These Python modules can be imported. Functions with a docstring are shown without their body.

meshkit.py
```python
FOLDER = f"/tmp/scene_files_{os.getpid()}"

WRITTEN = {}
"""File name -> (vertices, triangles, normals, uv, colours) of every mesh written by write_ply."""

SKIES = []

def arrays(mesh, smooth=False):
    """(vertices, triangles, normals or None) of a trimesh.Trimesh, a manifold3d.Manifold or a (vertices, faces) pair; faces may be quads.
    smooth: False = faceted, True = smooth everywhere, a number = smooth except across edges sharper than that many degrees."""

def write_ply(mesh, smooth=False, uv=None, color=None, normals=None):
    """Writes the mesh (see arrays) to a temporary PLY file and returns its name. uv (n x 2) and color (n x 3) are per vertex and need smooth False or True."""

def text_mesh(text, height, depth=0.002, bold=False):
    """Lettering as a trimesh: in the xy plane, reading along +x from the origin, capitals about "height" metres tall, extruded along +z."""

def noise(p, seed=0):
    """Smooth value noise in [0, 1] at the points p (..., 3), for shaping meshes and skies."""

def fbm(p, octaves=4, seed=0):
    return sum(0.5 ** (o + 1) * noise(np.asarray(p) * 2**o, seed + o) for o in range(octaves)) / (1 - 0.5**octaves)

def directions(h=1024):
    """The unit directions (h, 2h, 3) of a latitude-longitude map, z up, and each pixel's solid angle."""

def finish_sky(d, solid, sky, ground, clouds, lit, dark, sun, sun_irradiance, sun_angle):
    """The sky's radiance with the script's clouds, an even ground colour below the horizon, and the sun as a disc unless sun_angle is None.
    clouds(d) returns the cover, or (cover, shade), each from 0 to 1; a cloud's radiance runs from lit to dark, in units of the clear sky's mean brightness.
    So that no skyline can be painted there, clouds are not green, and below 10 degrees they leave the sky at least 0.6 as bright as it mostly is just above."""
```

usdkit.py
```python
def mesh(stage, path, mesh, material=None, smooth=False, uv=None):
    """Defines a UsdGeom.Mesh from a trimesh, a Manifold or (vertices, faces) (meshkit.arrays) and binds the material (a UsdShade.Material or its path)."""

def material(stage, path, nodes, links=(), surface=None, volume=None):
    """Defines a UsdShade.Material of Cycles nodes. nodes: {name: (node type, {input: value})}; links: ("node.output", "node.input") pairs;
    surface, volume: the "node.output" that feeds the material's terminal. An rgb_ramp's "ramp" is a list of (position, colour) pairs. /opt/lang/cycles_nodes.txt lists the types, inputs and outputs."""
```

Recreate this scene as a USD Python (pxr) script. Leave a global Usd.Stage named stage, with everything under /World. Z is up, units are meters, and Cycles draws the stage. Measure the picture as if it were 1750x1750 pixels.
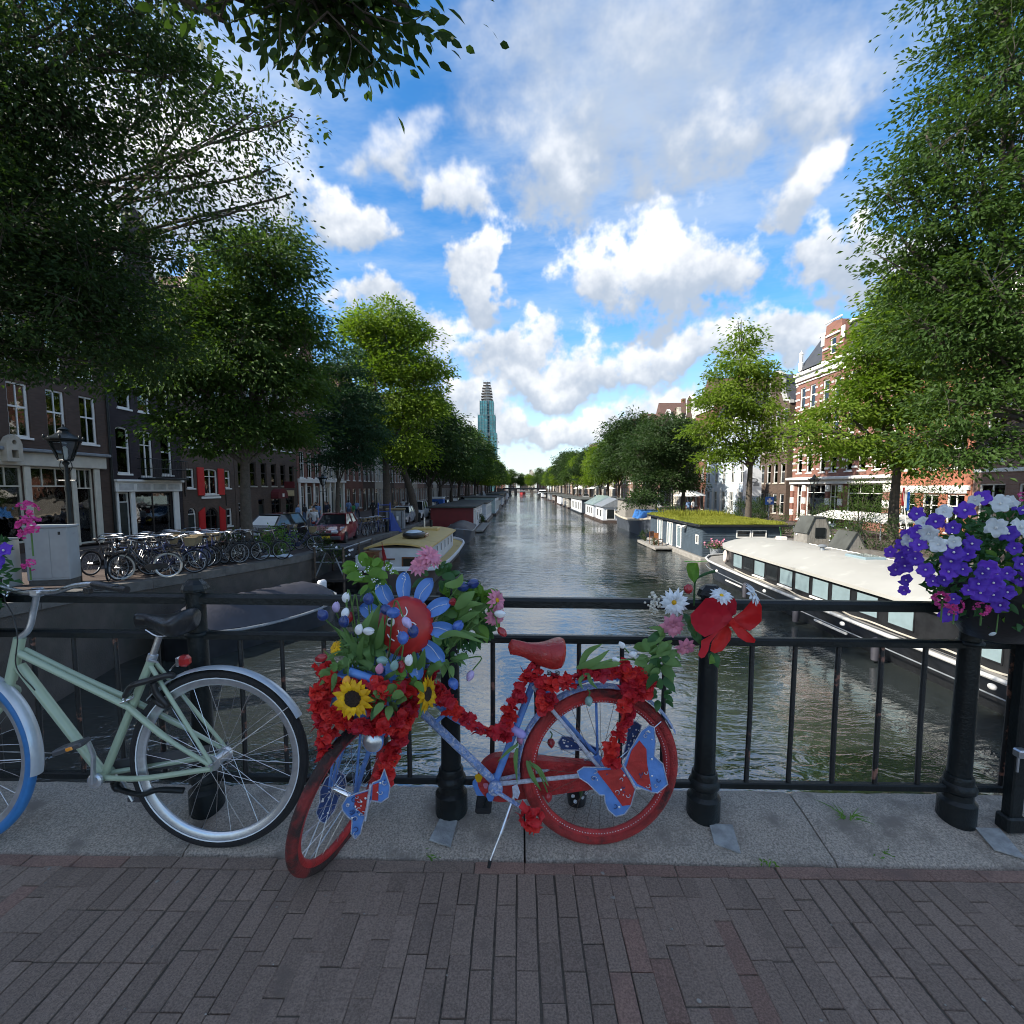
import math, random
import numpy as np, trimesh, shapely
from shapely.geometry import Polygon, box as sbox
from shapely import affinity
import usdkit, meshkit
from meshkit import noise, fbm
from pxr import Usd, UsdGeom, UsdLux, UsdShade, Gf, Sdf
stage = Usd.Stage.CreateInMemory()
UsdGeom.SetStageUpAxis(stage, 'Z'); UsdGeom.SetStageMetersPerUnit(stage, 1.0)
UsdGeom.Xform.Define(stage, '/World'); UsdGeom.Scope.Define(stage, '/World/Looks')
PI = math.pi
ORD = 'first second third fourth fifth sixth seventh eighth ninth tenth eleventh twelfth thirteenth fourteenth fifteenth sixteenth seventeenth eighteenth nineteenth twentieth'.split() + ['twenty-' + x for x in 'first second third fourth fifth sixth seventh eighth ninth'.split()]
rng = np.random.default_rng(7); rnd = random.Random(7)

# ---------------------------------------------------------------- camera, sun, sky
cam = UsdGeom.Camera.Define(stage, '/World/camera')
cam.CreateHorizontalApertureAttr(36.0); cam.CreateVerticalApertureAttr(36.0); cam.CreateFocalLengthAttr(18.0)
cam.CreateVerticalApertureOffsetAttr(36.0 * 36 / 1750)
cam.CreateClippingRangeAttr(Gf.Vec2f(0.05, 3000)); cam.CreateExposureAttr(2.1)
cam.AddTranslateOp().Set((0, 0, 1.5)); cam.AddRotateXYZOp().Set((90 - 5.1, 0, 0.65))
SUN_AZ, SUN_EL = math.radians(-112), math.radians(36)      # azimuth from +y towards +x
sun = UsdLux.DistantLight.Define(stage, '/World/sun')
sun.CreateIntensityAttr(0.56); sun.CreateAngleAttr(0.5); sun.CreateNormalizeAttr(True); sun.CreateColorAttr((1.0, 0.93, 0.82))
sun.AddRotateXYZOp().Set((90 - math.degrees(SUN_EL), 0, 180 - math.degrees(SUN_AZ)))

class Graph:
    """A little node-graph writer: every call adds a node and returns its output."""
    def __init__(s): s.n, s.l = {}, []
    def add(s, kind, out, **ins):
        k = f'n{len(s.n)}'; vals = {}
        for a, b in ins.items():
            if isinstance(b, str) and '.' in b: s.l.append((b, f'{k}.{a}'))
            else: vals[a] = b
        s.n[k] = (kind, vals); return f'{k}.{out}'
    def m(s, op, a, b=0.0, c=0.0, clamp=False): return s.add('math', 'value', math_type=op, value1=a, value2=b, value3=c, use_clamp=clamp)
    def ss(s, x, a, b, lo=0.0, hi=1.0): return s.add('map_range', 'result', range_type='smoothstep', value=x, from_min=a, from_max=b, to_min=lo, to_max=hi, clamp=True)
    def mix(s, f, a, b, t='mix'): return s.add('mix', 'color', mix_type=t, fac=f, color1=a, color2=b)
    def noise(s, vec, scale, detail=4.0, rough=0.55, **k): return s.add('noise_texture', 'fac', vector=vec, scale=scale, detail=detail, roughness=rough, **k)

def az_el(px, py):   # direction angles of a cloud seen in the photograph
    P, Y = math.radians(5.1), math.radians(.65); a, b = (px - 875) / 875, (py - 911) / 875
    fw = np.array([-math.sin(Y) * math.cos(P), math.cos(Y) * math.cos(P), -math.sin(P)]); rt = np.array([math.cos(Y), math.sin(Y), 0])
    d = fw + rt * a - np.cross(rt, fw) * b; d /= np.linalg.norm(d)
    return math.atan2(d[0], d[1]), math.asin(d[2])

def make_sky():
    g = Graph()
    d = g.add('texture_coordinate', 'generated')
    x, y, z = (g.add('separate_xyz', c, vector=d) for c in 'xyz')
    sky = g.add('sky_texture', 'color', sky_type='single_scattering', sun_disc=False, sun_elevation=SUN_EL, sun_rotation=SUN_AZ, altitude=10.0, air_density=1.0, aerosol_density=0.7, ozone_density=2.5, vector=d)
    sky = g.add('hsv', 'color', saturation=1.34, value=.63, color=sky)
    n1 = g.noise(d, 5.0, 5.0, 0.6); n2 = g.noise(d, 17.0, 4.0, 0.62)
    w1 = g.add('noise_texture', 'color', vector=d, scale=6.5, detail=4.0, roughness=0.62)
    wx, wy, wz = (g.add('separate_xyz', c, vector=w1) for c in 'xyz')
    az = g.m('multiply_add', wx, .34, g.m('subtract', g.m('arctan2', x, y), .17)); el = g.m('multiply_add', wy, .24, g.m('subtract', g.m('arcsine', z), .12))
    # cloud bodies (azimuth, elevation, half width, half height in the sky) melted together
    ae = g.add('combine_xyz', 'vector', x=az, y=el, z=0.0); sw = wv = None
    for px, py, rx, ry in CLOUDS + [(None, e) + e[2:] for e in AROUND]:
        a0, e0 = az_el(px, py) if px is not None else (math.radians(py[0]), math.radians(py[1])); sx, sy = 1 / math.radians(rx), 1 / math.radians(ry)
        q = g.add('vector_math', 'value', math_type='length', vector1=g.add('mapping', 'vector', vector=ae, scale=(sx, sy, 1), location=(-a0 * sx, -e0 * sy, 0)))
        w = g.m('power', math.exp(-6), q)
        wv = g.m('multiply', w, e0) if sw is None else g.m('multiply_add', w, e0, wv); sw = w if sw is None else g.m('add', sw, w)
    vv = g.m('multiply', g.m('subtract', el, g.m('divide', wv, g.m('maximum', sw, 1e-9))), 17.0)
    vv = g.m('maximum', g.m('minimum', vv, 1.2), -1.2)
    tot = g.m('multiply_add', g.m('logarithm', g.m('maximum', sw, 1e-9), math.e), 1 / 6, 1.0)
    cum = g.m('add', tot, g.m('multiply_add', n1, 1.9, g.m('multiply_add', n2, 1.3, -1.62)))
    up = g.ss(g.m('arcsine', z), .42, .66); cover = g.ss(cum, g.m('multiply', up, -.35), g.m('multiply_add', up, .75, .42), 0.0, g.m('multiply_add', up, -.22, 1.0))
    zz = g.m('maximum', z, 0.06)
    flat = g.add('combine_xyz', 'vector', x=g.m('divide', x, zz), y=g.m('divide', y, zz), z=0.0)
    hi = g.noise(g.add('mapping', 'vector', vector=flat, rotation=(0, 0, .6), scale=(1, 1.5, 1)), 1.3, 6.0, 0.62)
    hi2 = g.noise(flat, .55, 2.0, 0.55)
    veil = g.m('multiply', g.ss(g.m('add', hi, g.m('multiply', hi2, .8)), 0.72, 1.12), g.ss(g.m('arcsine', z), .12, .6, .2, .95))
    haze = g.ss(g.m('arcsine', z), 0.0, .3, .55, 0.0)
    base = g.mix(haze, sky, HORIZON)
    base = g.mix(g.m('multiply', veil, .7), base, VEIL)
    lit = g.ss(g.m('multiply_add', vv, .75, g.m('multiply_add', n2, 1.4, g.m('multiply', n1, 1.6))), .95, 2.35)
    lit2 = g.m('multiply', lit, g.ss(g.m('arcsine', z), .45, .75, 1.0, .45))
    cl = g.mix(lit2, CLOUD_DARK, CLOUD_LIT)
    out = g.mix(g.m('multiply', cover, .96), base, cl)
    out = g.mix(g.ss(z, -.03, -.001), (3.0, 3.3, 3.6), out)
    bg = g.add('background_shader', 'background', color=out, strength=SKY_STRENGTH)
    m = usdkit.material(stage, '/World/Looks/sky', g.n, g.l, surface=bg)
    dome = UsdLux.DomeLight.Define(stage, '/World/sky'); UsdShade.MaterialBindingAPI.Apply(dome.GetPrim()).Bind(m)
    dome.GetPrim().SetCustomDataByKey('kind', 'structure'); dome.GetPrim().SetCustomDataByKey('label', 'blue summer sky with white and grey cumulus clouds')
SKY_STRENGTH = 0.1
CLOUD_LIT, CLOUD_DARK, VEIL, HORIZON = (2.95, 2.95, 2.93), (1.25, 1.44, 1.72), (1.7, 2.0, 2.4), (1.95, 2.2, 2.5)
CLOUDS = [(1150, 60, 20, 8), (930, 40, 9, 5), (1300, 190, 13, 5), (1000, 170, 10, 4), (930, 250, 6, 4.5), (690, 270, 4, 3), (780, 345, 3.4, 3), (600, 390, 6, 3.5), (1120, 480, 8, 5.5), (1180, 510, 7, 4),
          (1350, 340, 3.6, 5), (1440, 460, 7, 4), (825, 470, 3.2, 5), (640, 530, 6, 3), (850, 590, 9, 3.6), (960, 640, 14, 3.2), (1180, 620, 10, 3.0), (1010, 742, 15, 2.6), (780, 700, 9, 3.0), (1200, 700, 8, 2.5), (1330, 590, 5, 3), (240, 250, 14, 9), (60, 470, 14, 9)]
AROUND = [(-150, 35, 25, 14), (-108, 24, 18, 9), (-78, 42, 16, 10), (82, 32, 22, 12), (122, 40, 26, 14), (150, 20, 20, 9), (-172, 50, 14, 12), (172, 48, 14, 12), (100, 62, 40, 10), (-70, 64, 40, 10), (0, 77, 70, 7), (-140, 68, 40, 10), (62, 14, 14, 6), (-130, 12, 16, 6)]   # the same broken cloud all round
make_sky()

# ---------------------------------------------------------------- helpers: things, parts, meshes
USED = {}
def numbered(parent, name):
    k = (parent, name); n = USED[k] = USED.get(k, -1) + 1
    return name if n == 0 else f'{name}_{n:03d}'
def tag(p, label=None, cat=None, group=None, kind=None):
    for k, v in (('label', label), ('category', cat), ('group', group), ('kind', kind)):
        if v: p.SetCustomDataByKey(k, v)
    return p
def ops(x, loc, rz, sc=1.0):
    x.AddTranslateOp().Set(Gf.Vec3d(*map(float, loc))); x.AddRotateZOp().Set(float(rz)); x.AddScaleOp().Set(Gf.Vec3f(*((sc,) * 3 if np.ndim(sc) == 0 else sc)))
def thing(name, label, cat, loc=(0, 0, 0), rz=0, group=None, sc=1.0, kind=None):
    x = UsdGeom.Xform.Define(stage, '/World/' + numbered('/World', name)); ops(x, loc, rz, sc)
    return tag(x.GetPrim(), label, cat, group, kind)
def obj(name, mesh, m, parent=None, smooth=False, label=None, kind=None):
    """one Mesh prim under its thing or part (or on top)"""
    base = '/World' if parent is None else str(parent.GetPath())
    if isinstance(mesh, B): mesh = mesh.get()
    g = usdkit.mesh(stage, base + '/' + numbered(base, name), mesh, M[m] if isinstance(m, str) else m, smooth=smooth)
    return tag(g.GetPrim(), label, None, None, kind)
def solo(name, mesh, m, label, cat, group=None, kind=None, smooth=False, loc=None):
    o = tag(obj(name, mesh, m, None, smooth), label, cat, group, kind)
    if loc is not None: UsdGeom.Xformable(o).AddTranslateOp().Set(Gf.Vec3d(*map(float, loc)))
    return o
def struct(name, mesh, m, smooth=False, label=None): return tag(obj(name, mesh, m, None, smooth), label, None, None, 'structure')
def copy(src, loc, rz=0, label=None, sc=1.0, group=None):
    name = src.GetName(); name = name[:-4] if name[-3:].isdigit() else name
    x = UsdGeom.Xform.Define(stage, '/World/' + numbered('/World', name)); ops(x, loc, rz, sc); p = x.GetPrim()
    p.GetReferences().AddInternalReference(src.GetPath()); p.SetInstanceable(True)
    return tag(p, label, None, group)

def rotz(a): c, s = math.cos(a), math.sin(a); return np.array([[c, -s, 0], [s, c, 0], [0, 0, 1.]])
def frame(d, upv=(0, 0, 1.)):
    """3x3 whose columns are side, up', direction d"""
    d = np.asarray(d, float); d = d / np.linalg.norm(d); u = np.asarray(upv, float)
    if abs(d @ u) > .98 * np.linalg.norm(u): u = np.array([1., 0, 0])
    s = np.cross(u, d); s /= np.linalg.norm(s); return np.stack([s, np.cross(d, s), d], 1)
class B:
    """collects pieces into one mesh"""
    def __init__(s): s.v, s.f, s.n = [], [], 0
    def add(s, v, f, R=None, t=None):
        v = np.asarray(v, float); f = np.asarray(f, int)
        if f.shape[1] == 4: f = np.vstack([f[:, [0, 1, 2]], f[:, [0, 2, 3]]])
        if R is not None: v = v @ np.asarray(R).T
        if t is not None: v = v + np.asarray(t, float)
        s.v.append(v); s.f.append(f + s.n); s.n += len(v); return s
    def get(s): return (np.vstack(s.v), np.vstack(s.f))
    def box(s, lo, hi, R=None, t=None):
        (a, b, c), (d, e, f) = lo, hi
        v = [(a, b, c), (d, b, c), (d, e, c), (a, e, c), (a, b, f), (d, b, f), (d, e, f), (a, e, f)]
        return s.add(v, [(0, 3, 2, 1), (4, 5, 6, 7), (0, 1, 5, 4), (1, 2, 6, 5), (2, 3, 7, 6), (3, 0, 4, 7)], R, t)
    def cbox(s, c, size, R=None):
        h = np.asarray(size, float) / 2; return s.box(-h, h, R, c)
    def rbox(s, lo, hi, r=.01, R=None, t=None):
        """box with chamfered edges"""
        lo, hi = np.asarray(lo, float), np.asarray(hi, float); r = min(r, *((hi - lo) / 2.01)); pts = []
        for k in range(3):
            a = lo + r; b = hi - r; a = a.copy(); b = b.copy(); a[k], b[k] = lo[k], hi[k]
            pts += [[(a, b)[i][0], (a, b)[j][1], (a, b)[l][2]] for i in (0, 1) for j in (0, 1) for l in (0, 1)]
        h = trimesh.convex.convex_hull(np.array(pts)); return s.add(h.vertices, h.faces, R, t)
    def hull(s, pts, R=None, t=None): h = trimesh.convex.convex_hull(np.asarray(pts, float)); return s.add(h.vertices, h.faces, R, t)
    def tube(s, pts, r, n=8, caps=True, closed=False, flat=None):
        p = np.asarray(pts, float); L = len(p); r = np.broadcast_to(np.asarray(r, float), (L,))
        if closed: t = np.roll(p, -1, 0) - np.roll(p, 1, 0)
        else: t = np.gradient(p, axis=0)
        t = t / (np.linalg.norm(t, axis=1, keepdims=True) + 1e-12)
        a = np.cross(t[0], [0, 0, 1.]) if abs(t[0][2]) < .9 else np.cross(t[0], [1., 0, 0]); A = []
        for k in range(L):
            a = a - t[k] * (a @ t[k]); a = a / (np.linalg.norm(a) + 1e-12); A.append(a)
        A = np.array(A); Bn = np.cross(t, A); g = np.arange(n) * 2 * PI / n
        fl = 1.0 if flat is None else flat
        v = p[:, None] + r[:, None, None] * (np.cos(g)[None, :, None] * A[:, None] + fl * np.sin(g)[None, :, None] * Bn[:, None])
        K = L if closed else L - 1
        i, j = np.meshgrid(np.arange(K), np.arange(n), indexing='ij'); i2 = (i + 1) % L
        f = np.stack([i * n + j, i * n + (j + 1) % n, i2 * n + (j + 1) % n, i2 * n + j], -1).reshape(-1, 4)
        s.add(v.reshape(-1, 3), f)
        if caps and not closed:
            for k, o in ((0, 1), (L - 1, -1)):
                idx = np.arange(n)[::-o] if o == 1 else np.arange(n)
                s.add(np.vstack([v[k], p[k]]), [(idx[q], idx[(q + 1) % n], n) for q in range(n)])
        return s
    def rod(s, a, b, r, r2=None, n=8): return s.tube([a, b], [r, r if r2 is None else r2], n)
    def lathe(s, prof, n=16, R=None, t=None, a0=0.0, caps=True):
        """prof: (radius, height) from bottom to top, about z"""
        p = np.asarray(prof, float); L = len(p); g = np.arange(n) * 2 * PI / n + a0
        v = np.stack([p[:, None, 0] * np.cos(g), p[:, None, 0] * np.sin(g), np.repeat(p[:, None, 1], n, 1)], -1).reshape(-1, 3)
        i, j = np.meshgrid(np.arange(L - 1), np.arange(n), indexing='ij')
        f = np.stack([i * n + j, i * n + (j + 1) % n, (i + 1) * n + (j + 1) % n, (i + 1) * n + j], -1).reshape(-1, 4)
        s.add(v, f, R, t)
        for k, o in ((0, -1), (L - 1, 1)):
            if caps and p[k, 0] > 1e-6: s.add(np.vstack([v[k * n:(k + 1) * n], [[0, 0, p[k, 1]]]]), [((q, (q + 1) % n, n) if o > 0 else ((q + 1) % n, q, n)) for q in range(n)], R, t)
        return s
    def poly(s, pg, z0, z1, R=None, t=None):
        """shapely polygon extruded along z"""
        for g in getattr(pg, 'geoms', [pg]):
            if g.area > 1e-9:
                m = trimesh.creation.extrude_polygon(g, z1 - z0, engine='earcut'); s.add(m.vertices + [0, 0, z0], m.faces, R, t)
        return s
    def torus(s, c, R0, r, R=None, n=36, m=10, sx=1.0):
        g = np.arange(n) * 2 * PI / n; p = np.stack([R0 * np.cos(g), R0 * np.sin(g), 0 * g], 1); k = np.arange(m) * 2 * PI / m
        dr = np.stack([np.cos(g), np.sin(g), 0 * g], 1)
        v = p[:, None] + r * np.cos(k)[None, :, None] * dr[:, None] + r * sx * np.sin(k)[None, :, None] * np.array([0, 0, 1.])
        i, j = np.meshgrid(np.arange(n), np.arange(m), indexing='ij'); i2, j2 = (i + 1) % n, (j + 1) % m
        return s.add(v.reshape(-1, 3), np.stack([i * m + j, i2 * m + j, i2 * m + j2, i * m + j2], -1).reshape(-1, 4), R, c)
    def ball(s, c, r, R=None, sub=2):
        m = trimesh.creation.icosphere(sub, 1.0); return s.add(m.vertices * np.asarray(r, float), m.faces, R, c)
def up_xz(): return np.array([[1., 0, 0], [0, 0, -1.], [0, 1., 0]])      # xy drawing -> standing in the xz plane, extruded towards -y
def spline(pts, n=40, closed=False):
    p = np.asarray(pts, float)
    if closed: p = np.vstack([p[-1:], p, p[:2]])
    else: p = np.vstack([2 * p[0] - p[1], p, 2 * p[-1] - p[-2]])
    k = len(p) - 3; out = []
    for t in np.linspace(0, k, n, endpoint=not closed):
        i = min(int(t), k - 1); u = t - i; a, b, c, d = p[i:i + 4]
        out.append(.5 * (2 * b + (c - a) * u + (2 * a - 5 * b + 4 * c - d) * u * u + (3 * b - a - 3 * c + d) * u ** 3))
    return np.array(out)
def leaves(P, D, Nn, L, W, fold=.25, bend=.15, fine=False):
    """pointed folded leaves: base P, direction D, normal Nn, length L, width W -> one mesh of 4 triangles each"""
    D = D / (np.linalg.norm(D, axis=1, keepdims=True) + 1e-9); S = np.cross(D, Nn); S /= (np.linalg.norm(S, axis=1, keepdims=True) + 1e-9); N2 = np.cross(S, D)
    L = np.broadcast_to(L, (len(P),))[:, None]; W = np.broadcast_to(W, (len(P),))[:, None]
    if fine:
        k = np.arange(len(P))[:, None, None] * 6; e = lambda a, w, s: P + D * L * a + S * W * w * s + N2 * W * fold * w * 2 - N2 * L * bend * a * a
        v = np.stack([P, e(.3, .44, 1), e(.66, .40, 1), P + D * L - N2 * L * bend, e(.66, .40, -1), e(.3, .44, -1)], 1)
        return v.reshape(-1, 3), (np.array([[0, 1, 5], [1, 2, 4], [1, 4, 5], [2, 3, 4]])[None] + k).reshape(-1, 3)
    mid = P + D * L * .5; tip = P + D * L - N2 * L * bend
    v = np.stack([P, mid + S * W * .5 + N2 * W * fold, tip, mid - S * W * .5 + N2 * W * fold], 1)
    k = np.arange(len(P))[:, None, None] * 4
    return v.reshape(-1, 3), (np.array([[0, 1, 2], [0, 2, 3]])[None] + k).reshape(-1, 3)
def rand_dirs(n, zs=1.0, r=rng):
    d = r.normal(size=(n, 3)) * [1, 1, zs]; return d / (np.linalg.norm(d, axis=1, keepdims=True) + 1e-9)

# ---------------------------------------------------------------- materials
M = {}
def mat(name, col, rough=.6, var=.18, scale=6.0, bump=0.0, bscale=None, metal=0.0, spec=.5, col2=None, c2at=(.55, .7), c2scale=3.0, rand=0.0, coat=0.0, world=False, detail=4.0, sheen=0.0):
    """painted or mineral surface: base colour varied by noise, optionally worn to col2 in patches, fine relief by bump"""
    g = Graph(); v = g.add('geometry', 'position') if world else g.add('texture_coordinate', 'object')
    n = g.noise(v, scale, detail, .6); c = np.array(col, float)
    cc = g.mix(g.ss(n, .25, .75), tuple(c * (1 - var)), tuple(np.minimum(c * (1 + var), 1)))
    if rand: cc = g.add('hsv', 'color', value=g.m('multiply_add', g.add('object_info', 'random'), 2 * rand, 1 - rand), saturation=1.0, color=cc)
    if col2 is not None: cc = g.mix(g.ss(g.noise(v, c2scale, 6.0, .65), *c2at), cc, tuple(col2))
    k = dict(base_color=cc, roughness=g.m('multiply_add', n, .2, rough - .1), metallic=metal, specular_ior_level=spec, coat_weight=coat, sheen_weight=sheen)
    if bump: k['normal'] = g.add('bump', 'normal', height=g.noise(v, bscale or scale * 4, 5.0, .65), strength=min(1.0, bump), distance=.02 if bump <= 1 else .02 * bump)
    M[name] = usdkit.material(stage, '/World/Looks/' + name, g.n, g.l, surface=g.add('principled_bsdf', 'BSDF', **k)); return M[name]
def leafmat(name, c1, c2, trans=.45, rough=.5, tint=(1.25, 1.3, .45), scale=.35):
    """foliage: every leaf its own tone, larger light and dark clumps, light shining through"""
    g = Graph(); v = g.add('geometry', 'position'); r = g.add('geometry', 'random_per_island')
    f = g.m('add', g.m('multiply', r, .6), g.m('multiply_add', g.noise(v, scale, 2.0), 1.3, -.4), clamp=True)
    c = g.mix(f, tuple(c1), tuple(c2))
    p = g.add('principled_bsdf', 'BSDF', base_color=c, roughness=rough + .1, specular_ior_level=.28)
    t = g.add('translucent_bsdf', 'BSDF', color=g.mix(1.0, c, tuple(tint), 'multiply'))
    M[name] = usdkit.material(stage, '/World/Looks/' + name, g.n, g.l, surface=g.add('mix_closure', 'closure', fac=trans, closure1=p, closure2=t))
def petalmat(name, c1, c2, trans=.25, rough=.5):
    g = Graph(); r = g.add('geometry', 'random_per_island'); v = g.add('texture_coordinate', 'object')
    c = g.mix(g.m('add', g.m('multiply', r, .7), g.m('multiply', g.noise(v, 40, 3.0), .35), clamp=True), tuple(c1), tuple(c2))
    c = g.add('hsv', 'color', hue=g.m('multiply_add', g.add('object_info', 'random'), .012, .490), saturation=1.0, value=g.m('multiply_add', g.add('object_info', 'random'), .4, .85), color=c)
    p = g.add('principled_bsdf', 'BSDF', base_color=c, roughness=rough, specular_ior_level=.3)
    M[name] = usdkit.material(stage, '/World/Looks/' + name, g.n, g.l, surface=g.add('mix_closure', 'closure', fac=trans, closure1=p, closure2=g.add('translucent_bsdf', 'BSDF', color=c)))
def brickmat(name, col, col2, mortar, bump=.5):
    """small far-off brickwork on a facade drawn in its own x-z plane"""
    g = Graph(); o = g.add('texture_coordinate', 'object'); x, y, z = (g.add('separate_xyz', c, vector=o) for c in 'xyz')
    v = g.add('combine_xyz', 'vector', x=g.m('add', x, y), y=z, z=0.0)
    k = g.n; b = g.add('brick_texture', 'color', vector=v, scale=1.0, brick_width=.22, row_height=.065, mortar_size=.006, mortar_smooth=.2, color1=tuple(col), color2=tuple(col2), mortar=tuple(mortar), bias=-.1)
    st = g.noise(v, .7, 5.0, .6); c = g.mix(1.0, b, g.mix(st, (.62, .62, .64), (1.25, 1.22, 1.2)), 'multiply')
    nr = g.add('bump', 'normal', height=g.add('rgb_to_bw', 'val', color=b), strength=bump, distance=.01)
    M[name] = usdkit.material(stage, '/World/Looks/' + name, g.n, g.l, surface=g.add('principled_bsdf', 'BSDF', base_color=c, roughness=.85, normal=nr, specular_ior_level=.25))
def glassmat(name, tint=(.75, .8, .82), ior=1.5, rough=.02):
    g = Graph(); n = g.add('bump', 'normal', height=g.noise(g.add('texture_coordinate', 'object'), 1.3, 2.0), strength=.12, distance=.05)
    a = g.add('transparent_bsdf', 'BSDF', color=tint); b = g.add('glossy_bsdf', 'BSDF', color=(1, 1, 1), roughness=rough, normal=n)
    M[name] = usdkit.material(stage, '/World/Looks/' + name, g.n, g.l, surface=g.add('mix_closure', 'closure', fac=g.m('multiply_add', g.add('fresnel', 'fac', IOR=ior), 1.0, .06, clamp=True), closure1=a, closure2=b))

mat('black_iron', (.006, .009, .010), .34, .35, 5, .25, 60, spec=.32, col2=(.14, .06, .04), c2at=(.70, .73), c2scale=9, world=True)
mat('baluster_iron', (.007, .008, .009), .4, .35, 8, .3, 90, spec=.5, col2=(.22, .10, .07), c2at=(.58, .64), c2scale=11, world=True)
mat('brass_plate', (.30, .31, .31), .55, .3, 20, .5, 80)
mat('kerb_stone', (.50, .43, .36), .8, .5, 130, .9, 220, col2=(.30, .255, .215), c2at=(.48, .68), c2scale=4.5, world=True, rand=.08, spec=.3)
mat('paving_brick', (.30, .222, .175), .8, .34, 150, .8, 260, rand=.13, world=True, spec=.35, col2=(.21, .16, .13), c2at=(.55, .75), c2scale=6)
mat('paving_brick_red', (.33, .205, .16), .8, .34, 150, .8, 260, rand=.13, world=True, spec=.35, col2=(.22, .145, .12), c2at=(.5, .75), c2scale=6)
mat('joint_sand', (.13, .11, .09), .95, .3, 40, .6, 300, world=True, spec=.1)
mat('street_brick', (.085, .07, .062), .85, .25, 1.2, .4, 60, world=True, spec=.2)
mat('quay_brick', (.075, .064, .055), .85, .3, 1.5, .8, 25, col2=(.05, .05, .04), c2at=(.5, .7), c2scale=.9, world=True)
mat('quay_stone', (.115, .108, .098), .85, .25, 3, .6, 40, world=True)
mat('ground', (.12, .11, .10), .9, .2, .05, world=True)
mat('bark', (.07, .058, .046), .9, .35, 9, 1.0, 25)
mat('white_paint', (.74, .73, .69), .45, .06, 3, .12, 30)
mat('cream_paint', (.55, .52, .44), .5, .1, 3, .15, 30)
mat('dirty_white', (.5, .5, .48), .6, .2, 2, .15, 30)
mat('dark_wood', (.03, .024, .02), .5, .3, 6, .3)
mat('dark_door', (.015, .02, .018), .35, .2, 4)
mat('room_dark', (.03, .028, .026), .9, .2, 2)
mat('curtain', (.55, .54, .52), .9, .15, 9)
mat('slate', (.045, .048, .055), .6, .25, 4, .4, 20)
mat('roof_tile', (.10, .055, .042), .8, .25, 5, .5, 25)
mat('steel', (.62, .63, .65), .28, .08, 20, .1, 80, metal=1.0)
mat('chrome', (.75, .76, .78), .14, .04, 20, metal=1.0)
mat('rubber', (.018, .018, .019), .75, .2, 30, .4, 160, spec=.35)
mat('grey_plastic', (.06, .06, .065), .5, .1, 10)
mat('rusty_steel', (.1, .07, .05), .7, .4, 10, .5)
glassmat('window_glass')

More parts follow.
